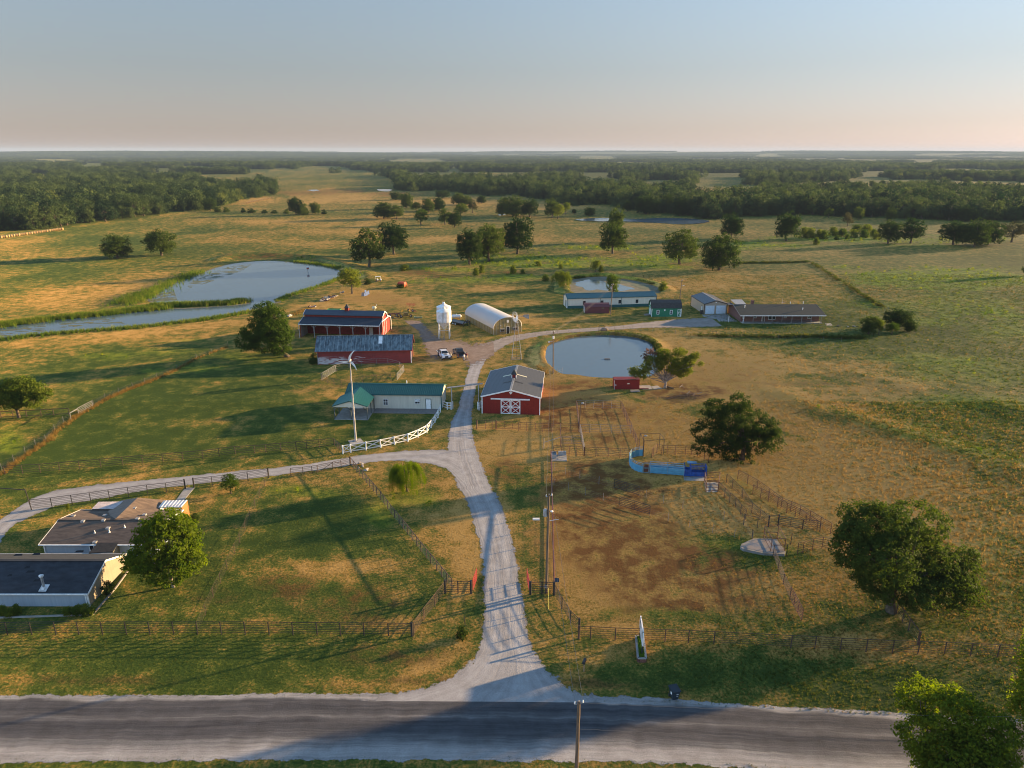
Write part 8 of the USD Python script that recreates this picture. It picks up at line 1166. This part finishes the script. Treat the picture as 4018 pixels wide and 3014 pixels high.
b = at('Z1b', 735, 205); b[2] = 0; hg = hz(b[:2], 'Z1b', 735, 97); t = thing('green_wagon', 'green grain wagon showing over the roof of the red shed', 'wagon', b, -.05); part(t, 'wagon_box', trimesh.convex.convex_hull(np.array([(x * a, y * c, z) for a, c, z in ((1.0, .6, .9), (1.9, 1.0, hg * .6), (1.9, 1.0, hg - .1)) for x in (-1, 1) for y in (-1, 1)])), GRM); part(t, 'rim', [box(-1.95, 1.95, y - .05, y + .05, hg - .12, hg) for y in (-1.02, 1.02)] + [box(x - .05, x + .05, -.97, .97, hg - .12, hg) for x in (-1.93, 1.93)], GRM); wheels(t, [(-1.2, -.8), (1.2, -.8), (-1.2, .8), (1.2, .8)], .42)
b = at('Z2e', 830, 425); t = thing('golf_cart', 'small cart with a white canopy parked by the dam track', 'golf cart', b, .1); part(t, 'cart_body', [box(-1.2, 1.1, -.55, .55, .28, .5), box(-1.2, -.55, -.55, .55, .5, .85)], YEL); part(t, 'front_cowl', box(.7, 1.15, -.55, .55, .5, .9), WHITE); part(t, 'seat', [box(-.5, .1, -.5, .5, .5, .7), box(-.55, -.42, -.5, .5, .7, 1.15)], WHITE); part(t, 'canopy', box(-1.15, .9, -.62, .62, 1.78, 1.86), WHITE); part(t, 'canopy_post', [tube((x, y, .6), (x, y, 1.78), .03, 5) for x in (-1.0, .8) for y in (-.5, .5)], WHITE); wheels(t, [(-.8, -.55), (.8, -.55), (-.8, .55), (.8, .55)], .24, .18)
b = at('Z2e', 1570, 610); t = thing('red_hopper', 'faded red hopper half sunk in weeds on the slope', 'hopper', b, -.35); part(t, 'hopper_body', trimesh.convex.convex_hull(np.array([(x * a, y * c, z) for a, c, z in ((1.1, .8, .2), (1.35, 1.0, .9), (1.2, .9, 2.0)) for x in (-1, 1) for y in (-1, 1)])), M('faded_red', (.42, .07, .03), .7, .2)); part(t, 'corner_leg', [box(x - .1, x + .1, y - .1, y + .1, -.1, 1.7) for x in (-1.35, 1.35) for y in (-1.0, 1.0)], M('orange_leg', (.48, .13, .05), .7))
rg = np.random.default_rng(8); (v, f_), _ = crown([(0, -1.0, .6, 2.2, 1.0, .7)], 60, 12, .3, .4, rg) if 'crown' in globals() else ((np.zeros((3, 3)), np.array([[0, 1, 2]])), 0); wt = thing('weed_bush', 'tall weeds growing round the faded red hopper', 'bush', b); part(wt, 'foliage', (v, f_), LEAFB)
b = at('Z2e', 470, 885); t = thing('board_stack', 'stack of leaning white and grey boards near the small bushy tree', 'boards', b, .35); 
for k, (x, z0, z1, m_) in enumerate(((-.6, 0, 1.0, WHITE), (0, .15, 1.35, WHITE), (.6, .5, 1.7, WHITE), (-.35, 1.0, 2.0, WHITE))): part(t, 'board', slab([(x - .28, 0, z0), (x + .28, .0, z0 + .12), (x + .28, .35, z1 + .12), (x - .28, .35, z1)], .05), m_)
part(t, 'grey_board', slab([(-1.9, .3, 0), (-.8, .1, 0), (-.5, .6, 1.3), (-1.6, .8, 1.2)], .06), WOODG)
def rubble(label, c, pts, n, s, mats, seed, name='rubble_pile', cat='rubble'):
    rg = np.random.default_rng(seed); w = [at(c, *p) for p in pts]; o = w[0]; t = thing(name, label, cat, o)
    for k in range(n):
        i = rg.integers(0, len(w) - 1); p = w[i] + (w[i + 1] - w[i]) * rg.uniform() - o + rg.normal(size=3) * [.7, .7, 0]; h = trimesh.convex.convex_hull(rg.normal(size=(9, 3)) * s * rg.uniform(.5, 1.2) * [1, 1, .6]); h.apply_translation(p + [0, 0, s * .35]); part(t, 'chunk', h, mats[k % len(mats)])
rubble('line of broken concrete chunks on the slope left of the red shed', 'A1', [(325, 170), (370, 150), (435, 130)], 26, .55, [CONC, WOODG, RUST], 1); rubble('small heap of pale rocks on the slope above the red shed', 'A1', [(240, 212), (275, 208)], 9, .5, [CONC, RUST], 2); rubble('few pale stones left of the red shed', 'A1', [(35, 290), (75, 286)], 5, .5, [WHITEM, CONC], 3); rubble('two pale rocks under the small bushy tree', 'A1', [(480, 100), (505, 97)], 4, .5, [CONC], 5); rubble('small pile of stones by the gate end of the lawn fence', 'A4', [(740, 232), (775, 236)], 6, .3, [CONC, WOODG], 6)
rg = np.random.default_rng(9); b = at('Z2d', 1800, 1300); STK = M('dry_sticks', (.15, .09, .055), .9, .3); bt = thing('brush_pile', 'heap of dry brown branches on the bare ground right of the half dead tree', 'brush pile', b); part(bt, 'branches', [tube(p, p + rg.normal(size=3) * [1.2, .8, .25] + [0, 0, .25], .035, 4, .012) for p in rg.normal(size=(90, 3)) * [1.3, .8, 0] + [0, 0, .15]], STK, kind='stuff'); part(bt, 'pale_limb', [tube((-1.2, -.2, .5), (-.5, .2, 1.0), .08, 5), tube((1.0, .1, .5), (2.0, .3, .7), .07, 5), tube((0, -.8, .1), (.3, -.3, .8), .05, 5)], BARKL)
b = at('Z2d', 1560, 1340); bt = thing('brush_pile', 'low dark spread of fallen twigs in front of the half dead tree', 'brush pile', b); part(bt, 'branches', [tube(p, p + rg.normal(size=3) * [1.4, .6, .1] + [0, 0, .1], .03, 4, .01) for p in rg.normal(size=(90, 3)) * [2.6, .8, 0] + [0, 0, .08]], STK, kind='stuff')
a, b = at('Z2d', 1300, 1125), at('Z2d', 1448, 1165); obj('fallen_log', tube(a + [0, 0, .15], b + [0, 0, .12], .17, 8, .12), BARK, 'fallen log right of the half dead tree', 'log'); a, b = at('Z2d', 1555, 1140), at('Z2d', 1610, 1110); obj('fallen_log', [tube(a + [0, 0, .1], b + [0, 0, .35], .07, 6), tube((a + b) / 2 + [0, 0, .2], (a + b) / 2 + [.6, -.5, .1], .05, 5)], BARKL, 'pale fallen limb on the bare soil', 'log')
b = at('Z2d', 160, 602); t = thing('pond_float', 'small dark float in the middle of the round pond', 'float', (b[0], b[1], .04)); part(t, 'float_deck', box(-.65, .65, -.4, .4, 0, .16), DKMET); part(t, 'float_drum', [tube((-.6, y, .05), (.6, y, .05), .12, 8) for y in (-.3, .3)], WOODG)
b = g('A8', 1910, 898); t = thing('duck_box', 'little red and white box on a post in the large pond', 'nest box', (b[0], b[1], 0)); part(t, 'post', tube((0, 0, -.3), (0, 0, 1.3), .06, 6), DKMET); part(t, 'nest_box', box(-.4, .4, -.35, .35, 1.3, 2.1), ORR); part(t, 'lid', slab([(-.5, -.45, 2.1), (.5, -.45, 2.1), (.5, .45, 2.3), (-.5, .45, 2.3)], .06), WHITE)
rubble('row of pale stones on the lawn right of the brick house', 'B6', [(500, 1035), (555, 1030), (620, 1036)], 6, .35, [CONC, DKMET], 7, 'garden_stones', 'stones'); obj('bare_pad', extr(gs('B6', [(330, 1012), (385, 1010), (402, 1030), (345, 1032)]), 0, .05), CONC, 'small pale pad on the lawn right of the brick house', 'pad')
b = at('A2', 1398, 487); obj('white_stake', tube(b, b + [0, 0, 1.9], .07, 6), WHITE, 'white post on the lawn edge left of the brick house', 'post'); b = at('A2', 500, 550); obj('boulder', trimesh.Trimesh(trimesh.creation.icosphere(2, 1.0).vertices * [1.1, .7, .6] + b + [0, 0, .3], trimesh.creation.icosphere(2, 1.0).faces), M('boulder_stone', (.20, .14, .10), .9, .3), 'brown boulder by the pipe frame above the round pond', 'boulder', smooth=True)
# hay bales
STRAW = M('straw_bale', (0.46, 0.31, 0.13), .95, scale=3, col2=(0.32, 0.20, 0.08), bump=.03)
def bale_form(p):
    v, f_ = lathe([(.02, -.62), (.70, -.62), (.78, -.55), (.80, 0), (.78, .55), (.70, .62), (.02, .62)], 18); part(p, 'bale', (np.column_stack([v[:, 2], v[:, 0], v[:, 1] + .78]), f_), STRAW, smooth=40); part(p, 'twine', [cat_([tube((x, math.cos(a) * .81, .78 + math.sin(a) * .81), (x, math.cos(a + .35) * .81, .78 + math.sin(a + .35) * .81), .012, 3) for a in np.arange(18) * .349]) for x in (-.3, 0, .3)], WIREM)
PB_ = stage.CreateClassPrim('/World/kind_bale'); bale_form(PB_); PB_ = PB_.GetPath()
rg = np.random.default_rng(12)
for c, p0, p1, n, gp in (('A8', (6, 688), (386, 636), 25, 'nearest the left edge'), ('B1', (1530, 393), (1686, 361), 16, 'at the far field')):
    for k in range(n):
        s = k / (n - 1); b = at(c, p0[0] + (p1[0] - p0[0]) * s, p0[1] + (p1[1] - p0[1]) * s); copy_of(PB_, 'hay_bale', 'round hay bale in the row along the edge of the left wood' if gp[0] == 'n' else 'round hay bale in the row at the edge of the far tan field', 'hay bale', b, rg.uniform(-.3, .3) + .4, None, 'hay bales along the left wood' if gp[0] == 'n' else 'hay bales of the far field')

# ---------------------------------------------------------------- grass, weeds and reeds
def tuftmat(name, ramp): return usdkit.material(stage, LK + name, {'o': ('object_info', {}), 'r': ('rgb_ramp', {'ramp': ramp}), 'd': ('diffuse_bsdf', {}), 't': ('translucent_bsdf', {}), 'x': ('mix_closure', {'fac': 0.45})}, [('o.random', 'r.fac'), ('r.color', 'd.color'), ('r.color', 't.color'), ('d.BSDF', 'x.closure1'), ('t.BSDF', 'x.closure2')], surface='x.closure')
TG = tuftmat('grass_green', [(0, (0.045, 0.085, 0.012)), (0.6, (0.095, 0.125, 0.020)), (1, (0.17, 0.15, 0.03))]); TD = tuftmat('grass_dry', [(0, (0.17, 0.115, 0.030)), (0.6, (0.27, 0.175, 0.046)), (1, (0.38, 0.25, 0.08))]); TL = tuftmat('weed_green', [(0, (0.09, 0.17, 0.010)), (0.5, (0.20, 0.28, 0.014)), (1, (0.36, 0.38, 0.03))])
TR = tuftmat('reed_green', [(0, (0.07, 0.14, 0.012)), (0.6, (0.14, 0.21, 0.02)), (1, (0.26, 0.26, 0.05))])
def tuft(seed, n, w, spread, lean=0.5):
    r = np.random.default_rng(seed); v, f = [], []
    for k in range(n):
        a = r.uniform(0, 6.28); d = np.array([math.cos(a), math.sin(a), 0]); s = np.array([-d[1], d[0], 0]); b = d * r.uniform(0, spread * .6); h = r.uniform(.55, 1.0); tip = b + d * lean * r.uniform(.3, 1) * spread + [0, 0, h]; i = len(v)
        v += [b - s * w / 2, b + s * w / 2, tip]; f.append((i, i + 1, i + 2))
    return (np.array(v), np.array(f))
def weed(seed, n=34):
    r = np.random.default_rng(seed); C = r.normal(size=(n, 3)) * [.28, .28, 0] + np.column_stack([np.zeros(n), np.zeros(n), r.uniform(.05, 1, n) * 1.0]); C[:, :2] *= (1.15 - .6 * C[:, 2:3]); return leaves(C, r.normal(size=(n, 3)) * .6 + [0, 0, .5], .3, r, .6)
def spoly(D, c='P'): return Polygon(np.vstack([gs(c, [(a, b) for a, b, _, _ in D]), gs(c, [(p, q) for _, _, p, q in D])[::-1]])).buffer(0)
NOGO = [spoly(D1).buffer(-.25), spoly(D2).buffer(-.2), spoly(D3), spoly(D4).buffer(-1.2), Polygon(np.vstack([gs('P', [(-900, 1508), (0, 1505), (1106, 1502), (1600, 1523), (2212, 1556), (2900, 1588)]), gs('P', [(2900, 1735), (2212, 1698), (1600, 1657), (1106, 1641), (0, 1645), (-900, 1650)])])).buffer(-.3)] + WET + [Polygon(q) for q in (gs('Z1c', [(100, 1075), (700, 1075), (760, 955), (1930, 965), (2030, 690), (280, 700)]), gs('Z1d', [(360, 1185), (1560, 1210), (1580, 500), (330, 480)]), gs('Z2f', [(150, 440), (360, 265), (720, 265), (865, 480), (845, 525), (500, 505)]), gs('Z2a', [(-100, 1240), (910, 1190), (1260, 800), (1320, 560), (1900, 300), (1900, 110), (900, 110), (200, 620), (-100, 700)]), gs('A3', [(1350, 515), (1412, 515), (1495, 418), (1418, 416)]), gs('Z1c', [(355, 1410), (570, 1365), (645, 1442), (430, 1485)]), gs('Z2c', [(300, 1360), (610, 1360), (600, 1220), (310, 1220)]), gs('Z2d', [(280, 1185), (1240, 1180), (1130, 1090), (780, 1060), (280, 1060)]), gs('Z1e', [(1330, 1135), (1760, 1140), (1760, 1030), (1340, 1040)]), gs('Z1b', [(440, 1030), (2040, 1000), (2170, 860), (1700, 440), (1660, 430), (140, 590)]))]
NOGO = [q if q.is_valid else q.buffer(0) for q in NOGO]
for q in NOGO: prepare(q)
def free(x, y):
    k = np.ones(len(x), bool)
    for q in NOGO: k &= ~contains_xy(q, x, y)
    return k
rg = np.random.default_rng(31)
def field(n, y0, y1, xm=.9): yy = np.sqrt(rg.uniform(y0 ** 2, y1 ** 2, n)); return rg.uniform(-1, 1, n) * (xm * yy), yy
GP, GI, GS = [], [], []
for n, y0, y1, hs in ((85000, 38, 78, .13), (75000, 78, 135, .16), (60000, 135, 290, .16)):
    x, y = field(n, y0, y1, 1.08 if y1 < 90 else .95 if y1 < 140 else .86); k = free(x, y); x, y = x[k], y[k]; mk = masks(x, y); d = mk[0] + rg.normal(size=len(x)) * .20 - .35 * mk[2]
    keep = rg.uniform(size=len(x)) > np.maximum(.8 * mk[1], .7 * mk[3]); rough = sm(8, 30, x) * .75 + sm(40, 70, x) * .9 + sm(110, 160, y) * .25; x, y, d, rough, mk = x[keep], y[keep], d[keep], rough[keep], mk[:, keep]
    h = hs * rg.uniform(.5, 1.35, len(x)) * (.55 + rough * .8); GP.append(np.column_stack([x, y, land(x, y)])); GI.append(np.where(d > .56, 2, 0) + rg.integers(0, 2, len(x))); wv = h * rg.uniform(1.2, 2.2, len(x)); GS.append(np.column_stack([wv, wv, h]))
GP, GI, GS = np.vstack(GP), np.concatenate(GI), np.vstack(GS); print('tufts', len(GP))
instancer('grass_tufts', 'short green and dry grass tufts over the lawns and paddocks', [(tuft(1, 8, .13, .5), TG), (tuft(2, 9, .12, .6), TG), (tuft(3, 8, .11, .5), TD), (tuft(4, 9, .10, .6), TD)], GI, GP, rg.uniform(0, 6.28, len(GP)), GS)
x, y = field(125000, 85, 620, .86); k = free(x, y); x, y = x[k], y[k]; mk = masks(x, y); p_ = np.clip(mk[2] - .22, 0, 1) * 1.2 * (fb(x, y, 4.5, 61, 3) > .42); k = rg.uniform(size=len(x)) < p_ * .8 * (.35 + .35 * sm(150, 230, y) - .4 * sm(40, 90, x) * sm(150, 230, y)); x, y = x[k], y[k]; h = rg.uniform(.35, 1.0, len(x)) * (.5 + .9 * fb(x, y, 7, 62, 2)) * (.7 + .5 * sm(200, 400, y)); w_ = h * rg.uniform(1.0, 1.8, len(x)); print('weeds', len(x))
instancer('weeds', 'lush green weeds growing in clumps over the damp ground', [(weed(i), TL) for i in range(3)], rg.integers(0, 3, len(x)), np.column_stack([x, y, land(x, y)]), rg.uniform(0, 6.28, len(x)), np.column_stack([w_, w_, h]))
def along(c, pts, n, spread): w = catmull(gs(c, pts), 6); i = rg.uniform(0, len(w) - 1.001, n); j = i.astype(int); return w[j] + (w[j + 1] - w[j]) * (i - j)[:, None] + rg.normal(size=(n, 2)) * spread
RD = [(along('P', [(-20, 708), (60, 698), (130, 690), (200, 683), (280, 674), (350, 667)], 3200, 1.7), 1.8), (along('P', [(330, 664), (380, 661), (430, 660), (500, 656), (536, 651)], 2200, 1.0), 1.9), (along('P', [(270, 655), (310, 640), (340, 630), (385, 609), (440, 588)], 1900, 2.8), 1.6), (along('P', [(0, 734), (100, 723), (200, 715), (300, 707), (400, 696), (470, 687), (540, 673)], 1300, 1.2), 1.2), (along('P', [(595, 652), (640, 634), (700, 615), (735, 600)], 700, .9), 1.3), (along('P', [(640, 566), (690, 572), (735, 581)], 500, 1.0), 1.3)]
pt = np.vstack([a for a, _ in RD]); hs = np.concatenate([rg.uniform(.5, 1.1, len(a)) * h for a, h in RD]); k = ~contains_xy(POLYA.buffer(-.6), pt[:, 0], pt[:, 1]) | (rg.uniform(size=len(pt)) < .15); pt, hs = pt[k], hs[k]
instancer('reeds', 'green reeds and rushes lining the large pond and its channel', [(tuft(10 + i, 14, .05, .45, .5), TR) for i in range(3)], rg.integers(0, 3, len(pt)), np.column_stack([pt, land(pt[:, 0], pt[:, 1])]), rg.uniform(0, 6.28, len(pt)), np.column_stack([hs * .9, hs * .9, hs]))
BK = [along('A2', [(520, 572), (640, 580), (740, 594), (820, 618), (870, 650), (890, 690)], 900, .35), along('B5', [(380, 622), (520, 640), (640, 658), (740, 680), (830, 708)], 500, .6), along('B5', [(100, 650), (170, 640), (260, 628), (380, 622)], 260, .7), along('B6', [(-900, 1130), (-500, 1135), (-100, 1140), (200, 1142), (420, 1150), (680, 1150)], 380, .7), along('B6', [(210, 450), (290, 505), (400, 572), (520, 642), (640, 712), (760, 786), (880, 850)], 330, .5), along('B5', [(1500, 520), (1700, 512), (1900, 515), (2150, 512)], 260, .8)]
pt = np.vstack(BK); hs = rg.uniform(.35, .85, len(pt)); instancer('bank_weeds', 'dark green weeds along the pond banks and fence lines', [(weed(20 + i), TG) for i in range(3)], rg.integers(0, 3, len(pt)), np.column_stack([pt, land(pt[:, 0], pt[:, 1]) + .1]), rg.uniform(0, 6.28, len(pt)), np.column_stack([hs * 1.5, hs * 1.5, hs]))
pt = np.vstack([along('B7', [(2200, 150), (1895, 268), (1705, 372), (1515, 456), (1397, 506), (1280, 550), (1147, 604), (1015, 662), (870, 752), (740, 818), (690, 862), (530, 985), (443, 1070), (300, 1170), (135, 1285), (20, 1385)], 1500, .35), along('Z1d', [(1600, 372), (1640, 330), (1605, 240), (1590, 150)], 260, .6), along('A8', [(1820, 1165), (1860, 1145), (1900, 1125)], 200, .8)]); hs = rg.uniform(.3, .75, len(pt)); instancer('tall_dry_grass', 'uncut golden grass standing along the left wire fence and pond edge', [(tuft(30 + i, 12, .06, .5, .7), TD) for i in range(2)], rg.integers(0, 2, len(pt)), np.column_stack([pt, land(pt[:, 0], pt[:, 1])]), rg.uniform(0, 6.28, len(pt)), np.column_stack([hs, hs, hs]))
HAZE = usdkit.material(stage, LK + 'haze', {'v': ('principled_volume', {'color': (0.40, 0.54, 0.74), 'density': 0.00005, 'anisotropy': 0.0})}, volume='v.volume')
hb = trimesh.creation.box((40000, 40000, 130)); hb.apply_translation((0, 0, 61))
obj('haze', hb, HAZE, 'thin blue evening haze over the countryside', 'haze', kind='stuff')
